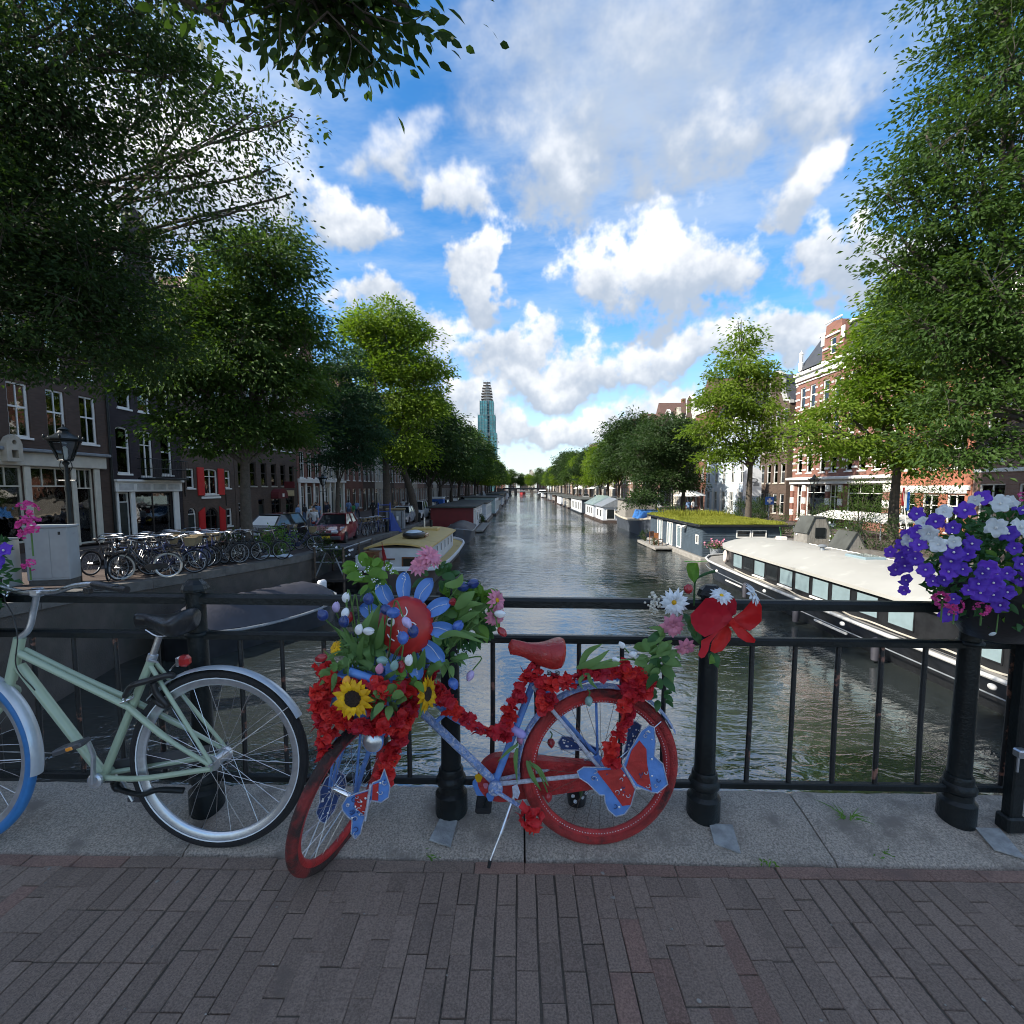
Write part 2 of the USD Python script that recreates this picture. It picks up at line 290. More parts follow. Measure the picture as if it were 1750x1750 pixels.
# ---------------------------------------------------------------- land: water, streets, quays
WATER = -2.8
def street_z(y): return np.interp(y, [-8, 2.4, 8, 13, 20, 36, 2000], [0, 0, -.5, -.95, -1.15, -1.57, -1.57])
LQ = [(-7.2, 2.4), (-8.7, 7), (-9.8, 12.5), (-8.3, 19), (-8.3, 36), (-8.3, 120), (-8.3, 420)]
RQ = [(12.5, 2.4), (14.2, 8), (14.6, 13), (14.8, 19), (14.8, 36), (14.8, 120), (14.8, 420)]
def make_water():
    g = Graph(); p = g.add('geometry', 'position'); x, y, z = (g.add('separate_xyz', c, vector=p) for c in 'xyz')
    v = g.add('mapping', 'vector', vector=p, scale=(1.0, 1.9, 1.0))
    h1 = g.noise(v, 1.7, 3.0, .55, distortion=.6); h2 = g.noise(v, 5.0, 3.0, .55, distortion=.4); h3 = g.noise(g.add('mapping', 'vector', vector=p, scale=(.35, .5, 1)), .8, 2.0)
    h = g.m('add', g.m('multiply', h1, 1.0), g.m('multiply_add', h2, .22, g.m('multiply', h3, .9)))
    amp = g.ss(g.noise(g.add('mapping', 'vector', vector=p, scale=(1, .45, 1)), .16, 3.0), .35, .65, .3, 1.5)
    n = g.add('bump', 'normal', height=g.m('multiply', h, amp), strength=1.0, distance=WAVE)
    s = g.add('principled_bsdf', 'BSDF', base_color=(.022, .027, .026), roughness=.035, ior=3.1, specular_ior_level=.5, normal=n)
    M['water'] = usdkit.material(stage, '/World/Looks/water', g.n, g.l, surface=s)
    struct('water', (np.array([[-14, -30, WATER], [60, -30, WATER], [60, 700, WATER], [-14, 700, WATER]], float), np.array([[0, 1, 2, 3]])), 'water')
WAVE = .045
make_water()
def strip(edge, far, n=70):
    """street sheet from the quay edge out to x = far"""
    ys = np.concatenate([np.linspace(2.4, 40, 60), np.linspace(42, 420, 40)]); ex = np.interp(ys, [p[1] for p in edge], [p[0] for p in edge])
    v = np.concatenate([np.stack([ex, ys, street_z(ys)], 1), np.stack([0 * ys + far, ys, street_z(ys)], 1)]); k = np.arange(len(ys) - 1); n = len(ys)
    f = np.stack([k, k + 1, n + k + 1, n + k], 1); return v, (f if far < 0 else f[:, ::-1])[:, ::-1]
def make_streets():
    mat('street_brick', (.095, .075, .066), .85, .25, 1.2, .5, 60, world=True, spec=.2)
    struct('street', strip(LQ, -22.0), 'street_brick'); struct('street', strip(RQ, 27.5), 'street_brick')
    b = B(); b.add([(-900, -200, -1.9), (-21.5, -200, -1.9), (-21.5, 900, -1.9), (-900, 900, -1.9)], [(0, 1, 2, 3)]); b.add([(27, -200, -1.9), (900, -200, -1.9), (900, 900, -1.9), (27, 900, -1.9)], [(0, 1, 2, 3)])
    b.add([(-30, 419, -1.61), (36, 419, -1.61), (36, 900, -1.61), (-30, 900, -1.61)], [(0, 1, 2, 3)]); b.box((-30, 419, -3.4), (36, 420.5, -1.62))
    struct('ground', b, 'ground')
    for q, side, lab in ((LQ, -1, 'weathered brick quay wall with stone coping along the left bank'), (RQ, 1, 'weathered brick quay wall with stone coping along the right bank')):
        t = thing('quay_wall', lab, 'quay wall'); b = B()
        ys = np.concatenate([np.arange(2.4, 40, 1.2), np.arange(42, 420, 12.0), [420]]); ex = np.interp(ys, [p[1] for p in q], [p[0] for p in q]); z = street_z(ys) - .12
        for (y0, y1, x0, x1, z0, z1) in zip(ys[:-1], ys[1:], ex[:-1], ex[1:], z[:-1], z[1:]):
            v = [(x0, y0, -3.6), (x1, y1, -3.6), (x1 + side * .8, y1, -3.6), (x0 + side * .8, y0, -3.6), (x0, y0, z0), (x1, y1, z1), (x1 + side * .8, y1, z1), (x0 + side * .8, y0, z0)]
            b.add(v, [(0, 1, 5, 4), (1, 2, 6, 5), (2, 3, 7, 6), (3, 0, 4, 7), (4, 5, 6, 7)])
        obj('wall', b, 'quay_brick', t)
        for (y0, y1, x0, x1) in zip(ys[:-1], ys[1:], ex[:-1], ex[1:]):
            za, zb = street_z(y0), street_z(y1); a = np.array([x0 - side * .04, y0 + .006]); c = np.array([x1 - side * .04, y1 - .006]); w = np.array([side * .5, 0])
            b = B(); v = [(*a, za - .2), (*c, zb - .2), (*(c + w), zb - .2), (*(a + w), za - .2), (*a, za + .03), (*c, zb + .03), (*(c + w), zb + .03), (*(a + w), za + .03)]
            b.add(v, [(0, 1, 5, 4), (1, 2, 6, 5), (2, 3, 7, 6), (3, 0, 4, 7), (4, 5, 6, 7)]); obj('coping_stone', b, 'quay_stone', t)
make_streets()

# ---------------------------------------------------------------- the bridge: deck, paving, kerb slabs, railing (the deck falls a little to the right)
FALL = -.0088
def bz(x): return FALL * x
def make_bridge():
    b = B(); v = []
    for x in (-12, 16):
        for y, z in ((-6, -.07), (2.34, -.07), (2.34, -.75), (-6, -.75)): v.append((x, y, z + bz(x)))
    b.add(v, [(0, 1, 2, 3), (7, 6, 5, 4), (0, 4, 5, 1), (1, 5, 6, 2), (2, 6, 7, 3), (3, 7, 4, 0)]); b.box((-13.5, -6, -3.6), (-7.0, 2.38, -.76)); b.box((12.4, -6, -3.6), (17, 2.38, -.9))
    struct('bridge', b, 'quay_brick')
    pv = struct('pavement', (np.array([[-12, -6, .105 - .006], [16, -6, -.14 - .006], [16, 1.93, -.14 - .006], [-12, 1.93, .105 - .006]], float) * [1, 1, 1], np.array([[0, 1, 2, 3]])), 'joint_sand')
    r = np.random.default_rng(3); W, J, L = .066, .0028, .200; n = 0; rest = B(); y1 = 1.868
    def brick(b, x0, x1, ya, yb, c=.0024, tilt=.009, h=0):
        cx, cy = (x0 + x1) / 2, (ya + yb) / 2; tx, ty = r.normal(0, tilt, 2); dz = r.normal(0, .0012) + h
        jx, jy = r.normal(0, .0012, 2); a = r.normal(0, .006)
        def P(x, y, z): X, Y = x - cx, y - cy; return (cx + X * math.cos(a) - Y * math.sin(a) + jx, cy + X * math.sin(a) + Y * math.cos(a) + jy, z + dz + tx * X + ty * Y + bz(cx))
        lo = [P(x0, ya, -.03), P(x1, ya, -.03), P(x1, yb, -.03), P(x0, yb, -.03)]; md = [P(x0, ya, -c), P(x1, ya, -c), P(x1, yb, -c), P(x0, yb, -c)]
        hi = [P(x0 + c, ya + c, 0), P(x1 - c, ya + c, 0), P(x1 - c, yb - c, 0), P(x0 + c, yb - c, 0)]; f = [(8, 9, 10, 11)]
        for k in range(4): q = (k + 1) % 4; f += [(k, q, 4 + q, 4 + k), (4 + k, 4 + q, 8 + q, 8 + k)]
        b.add(lo + md + hi, f)
    for i in range(-70, 71):
        x0 = i * (W + J) + .012 * math.sin(i * .35); off = (.5 if i % 2 else 0) * L + r.uniform(-.045, .045); k = 0; yb = y1
        first = True
        while yb > -.2:
            ya = yb - (L * r.choice([.5, 1.0, .75]) if first else L); first = False
            seen = ya < 1.9 and yb > 1.26 and abs(x0 + W / 2) < 1.03 * yb + .12
            if seen and n < 292:
                b = B(); brick(b, x0, x0 + W, ya + .0042, yb); red = noise(np.array([x0 * 1.6 + 3, ya * 1.4, 5.]), 4) * .6 + r.random() * .42 + (.10 if x0 > .1 else 0) > .84
                obj('brick', b, 'paving_brick_red' if red else 'paving_brick', pv); n += 1
            elif ya > .9: brick(rest, x0, x0 + W, ya + J, yb)
            yb = ya
    for i in range(-16, 17):
        x0 = i * .199 + .03; b = B(); brick(b, x0, x0 + .195, 1.8715, 1.931, tilt=.004)
        obj('border_brick', b, 'paving_brick_red' if (i > -2 or i < -8) else 'paving_brick', pv)
    obj('brick_field', rest, 'paving_brick', pv, kind='stuff')
    kb = struct('kerb', (np.array([[-12, 1.934, .06], [16, 1.934, -.185], [16, 2.335, -.185], [-12, 2.335, .06]], float), np.array([[0, 1, 2, 3]])), 'joint_sand')
    for i, (xa, xb) in enumerate(zip([-5.2, -3.9, -2.62, -1.37, .03, 1.29, 2.6, 3.9], [-3.9, -2.62, -1.37, .03, 1.29, 2.6, 3.9, 5.2])):
        xa, xb = xa + .004, xb - .004; nx = 40; ys = [1.936, 1.944, 1.965, 2.05, 2.2, 2.31, 2.338, 2.345, 2.345]; zs = [-.08, -.012, .004, .02, .052, .066, .06, .04, -.3]
        X, Y = np.meshgrid(np.linspace(xa, xb, nx), ys, indexing='ij'); Z = np.tile(zs, (nx, 1)).astype(float); p = np.stack([X * 9, Y * 9, 0 * X + i], -1)
        Z[:, 2:7] += ((fbm(p, 4, 3) - .5) * .014)[:, 2:7] + .004 * math.sin(i * 5.1); e = np.minimum(X - xa, xb - X); Z -= np.where((e < .006), .008, 0) * (Z > -.05)
        Y = Y + (fbm(p + 50, 3, 9) - .5) * .010 * (np.arange(len(ys)) < 3); k, j = np.meshgrid(np.arange(nx - 1), np.arange(len(ys) - 1), indexing='ij'); q = len(ys)
        v = np.stack([X, Y, Z + bz(X)], -1).reshape(-1, 3); f = np.stack([k * q + j, (k + 1) * q + j, (k + 1) * q + j + 1, k * q + j + 1], -1).reshape(-1, 4)
        ends = [[j + m_ * q * (nx - 1) for j in range(q)] for m_ in (0, 1)]
        fe = [(e_[0], e_[j], e_[j + 1]) if a else (e_[0], e_[j + 1], e_[j]) for a, e_ in enumerate(ends) for j in range(1, q - 1)]
        b = B(); b.add(v, f); b.v.append(np.zeros((0, 3))); b.f.append(np.array(fe)); obj('kerb_slab', b, 'kerb_stone', kb, smooth=40)
make_bridge()

RY = 2.185
POSTS = [-3.62, -2.51, -1.405, -.297, .832, 1.955, 3.08]
def make_railing():
    t = thing('bridge_railing', 'dark green cast iron bridge railing with round posts and thin bars', 'railing')
    def rail(name, z0, z1, d, r):
        b = B(); n = 2
        v = []; prof = [(-d, z0), (d, z0), (d, z1 - r), (d - r, z1), (-d + r, z1), (-d, z1 - r)]
        for x in (-6.0, 8.0): v += [(x, RY + a, z + bz(x)) for a, z in prof]
        k = len(prof); f = [(i, (i + 1) % k, k + (i + 1) % k, k + i) for i in range(k)]
        b.add(v, [tuple(q[::-1]) for q in f]); obj(name, b, 'black_iron', t)
    rail('top_rail', .985, 1.026, .026, .012); rail('middle_rail', .828, .86, .02, .009); rail('bottom_rail', .178, .205, .016, .005)
    for i, x in enumerate(POSTS):
        zb = .05 + bz(x); b = B()
        b.lathe([(.045, .20), (.0435, .30), (.0385, .94), (.040, .985)], 20, None, (x, RY, zb)); p = obj('post', b, 'black_iron', t, smooth=35)
        b = B(); b.lathe([(.072, -.02), (.072, .085), (.066, .092), (.058, .10), (.056, .125), (.066, .135), (.068, .15), (.062, .165), (.056, .172), (.055, .195), (.05, .205)], 20, None, (x, RY, zb)); obj('post_base', b, 'black_iron', p, smooth=35)
        b = B(); b.lathe([(.041, .985), (.056, .99), (.056, 1.0), (.047, 1.02), (.03, 1.035), (.026, 1.04)], 8, None, (x, RY - (.0 if i != 2 else .0), zb), a0=PI / 8); obj('post_cap', b, 'black_iron', p)
        b = B(); b.torus((x, RY, zb + .80), .041, .011, None, 20, 8); obj('clamp_ring', b, 'black_iron', p, smooth=40)
    for a, c in zip(POSTS[:-1], POSTS[1:]):
        for k in range(1, 6):
            x = a + (c - a) * k / 6; r = rnd.uniform(.0095, .0115); b = B(); b.tube([(x + rnd.gauss(0, .003), RY, .19 + bz(x)), (x + rnd.gauss(0, .002), RY, .5 + bz(x)), (x, RY, .838 + bz(x))], r, 8); obj('baluster', b, 'baluster_iron', t, smooth=40)
    for i, x in enumerate((-.32, .87, 2.02)):
        b = B(); w = .05; r = np.random.default_rng(i)
        v = np.array([(x - w, 2.02, .022), (x + w * .8, 1.985, .016), (x + w * 1.2, 2.115, .04), (x - w * .6, 2.12, .041)]) + np.c_[r.normal(0, .006, (4, 2)), np.zeros(4)]
        v[:, 2] += [bz(x)] * 4; top = v + [0, 0, .006]; b.add(np.vstack([v, top]), [(4, 5, 6, 7), (0, 1, 5, 4), (1, 2, 6, 5), (2, 3, 7, 6), (3, 0, 4, 7)])
        solo('lead_patch', b, 'brass_plate', ['grey lead patch on the kerb before the post behind the flower bicycle', 'grey lead patch on the kerb under the big red flower', 'grey lead patch on the kerb below the purple petunias'][i], 'metal patch')
make_railing()

def spots():
    """flattened chewing gum spots and grit on the paving"""
    q = np.random.default_rng(17); b = B()
    for k in range(46):
        x, y = q.uniform(-2, 2), q.uniform(1.3, 1.93); r = q.uniform(.002, .005) if k % 5 else q.uniform(.005, .009); a = np.linspace(0, 2 * PI, 11)[:-1]; w = r * (1 + q.normal(0, .2, 10)); v = np.c_[x + w * np.cos(a), y + w * np.sin(a), np.full(10, .0025 + bz(x))]; b.add(np.vstack([v, [[x, y, .0045 + bz(x)]]]), [(i, (i + 1) % 10, 10) for i in range(10)])
    p = tag(obj('grit', b, 'grit_pale'), 'small pale chewing gum spots and grit scattered on the paving', 'grit', None, 'stuff')
mat('grit_pale', (.27, .25, .22), .9, .3, 60); spots()

# ---------------------------------------------------------------- bicycles
YAW0, PIT0 = math.radians(.65), math.radians(5.1)
FWD = np.array([-math.sin(YAW0) * math.cos(PIT0), math.cos(YAW0) * math.cos(PIT0), -math.sin(PIT0)]); RGT = np.array([math.cos(YAW0), math.sin(YAW0), 0]); UPV = np.cross(RGT, FWD); EYE = np.array([0, 0, 1.5])
def on(px, py, a, s=0.0, b=0.0):
    """the point of the upright plane y = a + s z + b x that the photograph shows at (px, py)"""
    d = FWD + RGT * (px - 875) / 875 - UPV * (py - 911) / 875
    return EYE + d * (a + 1.5 * s) / (d[1] - s * d[2] - b * d[0])
mat('green_enamel', (.34, .42, .30), .3, .06, 6, .05, coat=.4)
mat('black_vinyl', (.012, .012, .013), .32, .2, 8, .15, 60)
mat('alloy', (.55, .57, .6), .3, .06, 12, .04, metal=.85)
mat('mudguard_silver', (.50, .55, .60), .32, .05, 9, metal=.45)
mat('blue_rubber', (.03, .16, .40), .55, .1, 30)
mat('white_stripe', (.75, .78, .8), .5, .05)
mat('tail_red', (.35, .02, .02), .2, .1, 20, coat=.6)
mat('amber', (.8, .28, .02), .25, .1, coat=.5)
mat('bike_blue', (.10, .22, .52), .42, .2, 14, .3, 60, col2=(.42, .45, .55), c2at=(.62, .72), c2scale=22)
mat('glitter_blue', (.20, .30, .55), .35, .35, 60, .6, 240, col2=(.55, .55, .62), c2at=(.5, .6), c2scale=90)
mat('glitter_white', (.50, .52, .60), .35, .3, 60, .6, 240, col2=(.45, .30, .55), c2at=(.6, .7), c2scale=60)
mat('bike_red', (.40, .022, .022), .4, .3, 16, .5, 90, col2=(.05, .012, .012), c2at=(.60, .74), c2scale=13)
mat('tyre_red', (.33, .022, .02), .5, .35, 16, .7, 90, col2=(.03, .012, .012), c2at=(.50, .70), c2scale=9)
mat('tyre_dark', (.030, .014, .012), .6, .4, 16, .7, 90, col2=(.22, .02, .018), c2at=(.47, .60), c2scale=5)
mat('saddle_red', (.34, .022, .02), .2, .2, 14, .35, 70, col2=(.5, .16, .13), c2at=(.62, .7), c2scale=30)
mat('rhinestone', (.8, .8, .82), .12, .1, 200, metal=.4)
mat('cut_blue', (.10, .23, .55), .45, .15, 18, .15, 40); mat('cut_red', (.42, .03, .025), .45, .2, 24, .2, 40); mat('cut_dark', (.02, .05, .16), .5, .2, 30)
mat('petal_blue', (.085, .21, .53), .4, .1, 9, .1); mat('face_red', (.38, .02, .018), .35, .15, 6, .12); mat('lilac', (.36, .30, .62), .45, .12, 10)
mat('tulip_navy', (.016, .035, .15), .25, .3, 30, .2, coat=.4); mat('tulip_blue', (.05, .12, .40), .28, .25, 30, .2, coat=.4); mat('tulip_white', (.72, .73, .74), .35, .06, 20, coat=.2); mat('tulip_lilac', (.45, .36, .60), .35, .15, 20, coat=.2)
mat('tulip_red', (.28, .015, .02), .3, .2, 20, coat=.3); mat('tulip_mint', (.22, .36, .33), .4, .2, 14); mat('tulip_pink', (.5, .2, .33), .4, .2, 14); mat('tulip_orange', (.75, .32, .02), .4, .2, 14)
leafmat('leaf_tulip', (.10, .20, .06), (.22, .34, .11), .25, .45, (1.1, 1.2, .5), 9); leafmat('leaf_soft', (.09, .20, .03), (.20, .34, .06), .3, .5, (1.2, 1.3, .5), 9); leafmat('leaf_deep', (.03, .09, .03), (.08, .19, .06), .25, .4, (1.1, 1.3, .5), 9)
petalmat('silk_red', (.56, .024, .022), (.90, .10, .085), .35); petalmat('silk_pink', (.60, .20, .30), (.80, .46, .48), .3); petalmat('silk_white', (.66, .70, .74), (.85, .86, .86), .3); petalmat('sun_yellow', (.72, .42, .008), (.86, .60, .02), .25)
petalmat('silk_poppy', (.44, .012, .010), (.62, .035, .02), .25); petalmat('petunia_purple', (.115, .035, .44), (.26, .11, .68), .35); petalmat('petunia_white', (.66, .70, .70), (.82, .84, .82), .35); petalmat('geranium_pink', (.62, .05, .26), (.85, .20, .45), .3)
mat('sun_brown', (.035, .016, .008), .8, .5, 70, 1.0, 200); mat('eye_white', (.7, .68, .6), .3); mat('eye_black', (.01, .01, .01), .3)

def wheel_frame(normal): return frame(normal)
def build_wheel(t, c, nrm, R, m_tyre, m_rim, spokes=32, tyre_r=.02, stripe=None, hub_m='steel', hub_r=.022, hub_w=.05, rim_d=.02, spoke_m='steel', sr=.0013, seed=0, two=None):
    """wheel > rim, hub, spokes, wall stripe; the tyre is the wheel's own mesh"""
    F = frame(nrm); c = np.asarray(c, float)
    b = B(); b.torus(c, R - tyre_r, tyre_r, F, 72, 12, 1.0); w = obj('wheel', b, m_tyre, t, smooth=60)
    b = B(); rr = R - 2 * tyre_r - .001; n = 72
    prof = [(rr + .008, -.013), (rr - rim_d * .55, -.012), (rr - rim_d, -.004), (rr - rim_d, .004), (rr - rim_d * .55, .012), (rr + .008, .013), (rr + .008, -.013)]
    b.lathe(prof, n, F, c, caps=False); obj('rim', b, m_rim, w, smooth=50)
    if stripe:
        for sgn in (-1, 1): b = B(); b.torus(c + F[:, 2] * sgn * tyre_r * .80, R - 1.62 * tyre_r, .0028, F, 72, 5); obj('wall_stripe', b, stripe, w, smooth=60)
    if two:
        b = B(); b.torus(c, R - tyre_r * .9, tyre_r * .97, F, 72, 10, .72); obj('tread', b, two, w, smooth=60)
    b = B(); b.lathe([(.006, -hub_w - .02), (.006, -hub_w), (hub_r, -hub_w), (hub_r, -hub_w + .006), (hub_r * .75, -hub_w + .012), (hub_r * .75, hub_w - .012), (hub_r, hub_w - .006), (hub_r, hub_w), (.006, hub_w), (.006, hub_w + .02)], 16, F, c); obj('hub', b, hub_m, w, smooth=40)
    for k in range(spokes):
        sd = 1 if k % 2 else -1; ang = 2 * PI * k / spokes + seed; ha = ang + (1 if (k // 2) % 2 else -1) * .95
        p0 = c + F @ np.array([math.cos(ha) * hub_r * .9, math.sin(ha) * hub_r * .9, sd * (hub_w - .004)]); p1 = c + F @ np.array([math.cos(ang) * (rr - rim_d + .002), math.sin(ang) * (rr - rim_d + .002), sd * .002])
        b = B(); b.rod(p0, p1, sr, n=4); obj('spoke', b, spoke_m, w)
    return w
def arc_guard(c, nrm, R, a0, a1, w, n=40, deep=.35, dr=.0015):
    """curved mudguard between two angles (degrees, in the wheel's plane, measured from +x towards up)"""
    F = frame(nrm); ax = np.array([1., 0, 0]) - F[:, 2] * F[0, 2]; ax /= np.linalg.norm(ax); ay = np.array([0, 0, 1.]) - F[:, 2] * F[2, 2]; ay /= np.linalg.norm(ay)
    g = np.radians(np.linspace(a0, a1, n)); q = np.linspace(-1, 1, 7); v = []
    for side in (0, 1):
        for x in g:
            d = math.cos(x) * ax + math.sin(x) * ay
            for u in q: v.append(np.asarray(c) + d * (R - deep * w * u * u - side * dr) + F[:, 2] * u * w)
    m = len(q); f = []
    for i in range(n - 1):
        for j in range(m - 1): f += [(i * m + j, i * m + j + 1, (i + 1) * m + j + 1, (i + 1) * m + j), (n * m + i * m + j, n * m + (i + 1) * m + j, n * m + (i + 1) * m + j + 1, n * m + i * m + j + 1)]
        for j in (0, m - 1): f.append((i * m + j, (i + 1) * m + j, n * m + (i + 1) * m + j, n * m + i * m + j))
    b = B(); b.add(v, f); return b
def saddle(nose, tail, width=.085, hgt=.045, droop=.5):
    """padded saddle from nose to tail"""
    nose, tail = np.asarray(nose, float), np.asarray(tail, float); ax = tail - nose; L = np.linalg.norm(ax); ax /= L; sd = np.cross(ax, [0, 0, 1.]); sd /= np.linalg.norm(sd); up = np.cross(sd, ax)
    st = np.linspace(0, 1, 22); n = 18; V = []
    for s in st:
        w = width * (.20 + .80 * np.clip((s - .18) / .6, 0, 1) ** 1.4) * math.sqrt(max(0, 1 - max(0, (s - .86) / .14) ** 2.2)) * min(1, math.sqrt(s / .05 + .02)); h = hgt * (.55 + .45 * np.clip((s - .3) / .5, 0, 1)) * min(1, math.sqrt(s / .05 + .05)) * math.sqrt(max(.02, 1 - max(0, (s - .9) / .1) ** 2)); lift = .012 * math.cos(PI * s * 1.6) + .018 * s
        for k in range(n):
            a = 2 * PI * k / n; x, z = math.cos(a), math.sin(a)
            V.append(nose + ax * L * s + sd * w * x + up * (lift + (h * .55 * z if z > 0 else h * droop * 1.1 * z * (1 + .5 * abs(x)))))
    f = [(i * n + j, i * n + (j + 1) % n, (i + 1) * n + (j + 1) % n, (i + 1) * n + j) for i in range(len(st) - 1) for j in range(n)]
    b = B(); b.add(V, f); b.add([V[0 + k] for k in range(n)], [(0, j + 1, j) for j in range(1, n - 1)]); e = (len(st) - 1) * n; b.add([V[e + k] for k in range(n)], [(0, j, j + 1) for j in range(1, n - 1)]); return b

def green_bicycle():
    A, S = 1.985, .075; Q = lambda x, y, o=0.0: on(x, y, A + o, S)
    t = thing('green_bicycle', 'pale green city bicycle with silver mudguards leaning on the railing at left', 'bicycle')
    nrm = np.array([0, 1, -S]); rh = Q(375, 1296); R = rh[2] - .012; fh = rh + np.array([-1.10, 0, 0])
    build_wheel(t, rh, nrm, R, 'rubber', 'alloy', 32, .0205, 'white_stripe', 'alloy', .03, .05, .023, seed=.05, sr=.001)
    fn = np.array([.10, 1, -S]); build_wheel(t, fh, fn, R, 'blue_rubber', 'alloy', 28, .021, None, 'alloy', .03, .05, .022, sr=.001)
    for c, n_, a0, a1 in ((rh, nrm, 28, 139), (fh, fn, -8, 128)):
        gd = obj('mudguard', arc_guard(c, n_, R + .016, a0, a1, .027), 'mudguard_silver', t, smooth=60)
        for sg in (-1, 1):
            F = frame(n_); b = B(); an = math.radians(a0 + 9); b.rod(c + F[:, 2] * sg * .055, c + np.array([math.cos(an), 0, math.sin(an)]) * (R + .012) + F[:, 2] * sg * .027, .0022, n=6); obj('guard_stay', b, 'steel', gd)
    bb = Q(178, 1325); st_top = Q(259, 1127); ht, hb = Q(34, 1090), Q(19, 1162); tt0 = Q(36, 1113); j = Q(224, 1203)
    fr = B(); off = np.array([0, .016, 0])
    for o in (-1, 1):
        fr.tube(spline([tt0 + off * o, Q(130, 1159) + off * o, j + off * o * 1.4], 10), .0135, 10); fr.tube(spline([j + off * o * 1.4, Q(300, 1252) + off * o * 3.2, rh + off * o * 3.6], 12), [.0125] * 6 + [.009] * 6, 10)
        fr.rod(Q(262, 1136) + off * o, rh + off * o * 3.6 + [0, 0, .01], .009, .0075, 10); fr.tube(spline([bb + off * o, Q(260, 1318) + off * o * 3.2, rh + off * o * 3.6 + [0, 0, -.012]], 10), .011, 10)
    fr.rod(Q(34, 1138), bb, .0215, .0195, 14); fr.rod(bb, st_top, .0165, .0165, 14); fr.rod(hb, ht, .021, .021, 14); fr.rod(bb + [0, -.035, 0], bb + [0, .035, 0], .022, n=14)
    obj('frame', fr, 'green_enamel', t, smooth=40)
    b = B(); crown = hb + (hb - ht) * .12
    for o in (-1, 1): b.tube(spline([crown, crown + np.array([-.02, o * .048, -.05]), (crown + fh) / 2 + [0, o * .052, 0], fh + [0, o * .052, 0]], 14), [.012] * 7 + [.009] * 7, 10)
    b.rod(crown, hb, .017, n=10); obj('fork', b, 'green_enamel', t, smooth=40)
    sp = Q(272, 1088); b = B(); b.rod(st_top - (sp - st_top) * .3, sp, .0125, n=12); obj('seat_post', b, 'steel', t, smooth=40)
    b = B(); b.rod(st_top - (sp - st_top) * .05, st_top + (sp - st_top) * .22, .019, n=14); b.rod(st_top + [0, -.02, .004], st_top + [.05, -.035, .0], .004, n=6); obj('seat_clamp', b, 'alloy', t, smooth=40)
    s = obj('saddle', saddle(Q(229, 1062), Q(331, 1064), .092, .078, .6), 'black_vinyl', t, smooth=60)
    b = B()
    for k in (-1, 1): b.tube(spline([Q(255, 1074) + [0, k * .02, 0], Q(280, 1085) + [0, k * .025, 0], Q(318, 1076) + [0, k * .03, 0]], 8), .0035, 6)
    obj('saddle_rail', b, 'steel', s)
    b = B(); stem = Q(64, 1012, -.02); b.tube(spline([ht, Q(50, 1074), Q(58, 1040), stem], 10), .0125, 10); b.rbox(stem - [.022, .02, .018], stem + [.022, .02, .018], .008); obj('stem', b, 'alloy', t, smooth=40)
    b = B(); bar = [Q(-75, 990, .10), Q(-30, 992, .08), Q(5, 1004, .02), Q(38, 1012, -.01), stem, Q(95, 1011, -.04), Q(128, 1001, -.09), Q(165, 997, -.14)]; b.tube(spline(bar, 40), .0108, 10); h = obj('handlebar', b, 'steel', t, smooth=50)
    b = B(); g0, g1 = Q(160, 998, -.14), Q(217, 1008, -.2); b.tube([g0, g0 + (g1 - g0) * .1, g0 + (g1 - g0) * .45, g0 + (g1 - g0) * .8, g1], [.014, .0165, .0145, .016, .013], 12); obj('grip', b, 'black_vinyl', h, smooth=50)
    b = B(); b.tube(spline([Q(157, 1003, -.13), Q(170, 1008, -.15), Q(200, 1000, -.2)], 8), .006, 6); b.rbox(Q(150, 1010, -.12) - .012, Q(150, 1010, -.12) + .014, .004); obj('brake_lever', b, 'black_vinyl', h)
    b = B(); b.tube(spline([Q(148, 1005, -.11), Q(80, 1006, -.06), Q(10, 1016, -.05), Q(22, 1052, -.03), Q(30, 1090, -.03), Q(28, 1140, -.03), Q(60, 1180, -.02)], 40), .0025, 6); obj('brake_cable', b, 'black_vinyl', t)
    b = B(); b.tube(spline([Q(14, 1000, .02), Q(12, 1018, 0), Q(4, 1014, 0)], 8), .004, 6); obj('bell', b, 'chrome', h)
    tl = Q(317, 1130); b = B(); b.rbox(tl - [.026, .02, .02], tl + [.02, .02, .026], .012); l = obj('tail_light', b, 'tail_red', t)
    b = B(); b.rbox(tl - [.034, .017, .02], tl + [-.020, .017, .02], .004); b.rod(tl - [.03, 0, 0], Q(290, 1146), .0035, n=6); obj('light_bracket', b, 'chrome', l)
    b = B(); lk = [Q(214, 1190, -.03), Q(226, 1172, -.05), Q(258, 1162, -.04), Q(292, 1154, -.03), Q(296, 1166, .03), Q(262, 1180, .03), Q(270, 1200, -.02), Q(286, 1206, -.03), Q(268, 1186, -.045), Q(262, 1168, -.05)]; b.tube(spline(lk, 60), .0125, 8); obj('cable_lock', b, 'black_vinyl', t, smooth=50)
    b = B(); b.tube(spline([Q(203, 1203, -.03), Q(214, 1198, -.04), Q(226, 1193, -.03), Q(226, 1186, -.02), Q(210, 1196, -.02)], 18), .0035, 6); obj('lock_shackle', b, 'chrome', t)
    b = B(); b.lathe([(.022, -.055), (.03, -.05), (.03, -.04), (.018, -.036)], 16, frame(nrm), bb); b.tube([bb + [0, -.055, 0], Q(160, 1290, -.075), Q(150, 1266, -.085)], [.013, .011, .010], 8, flat=.6); c = obj('crank', b, 'alloy', t, smooth=40)
    p0, p1 = Q(98, 1284, -.1), Q(147, 1267, -.1); b = B(); Rp = frame(p1 - p0); b.rbox([-.03, -.011, 0], [.03, .011, np.linalg.norm(p1 - p0)], .006, Rp, p0); pd = obj('pedal', b, 'grey_plastic', c)
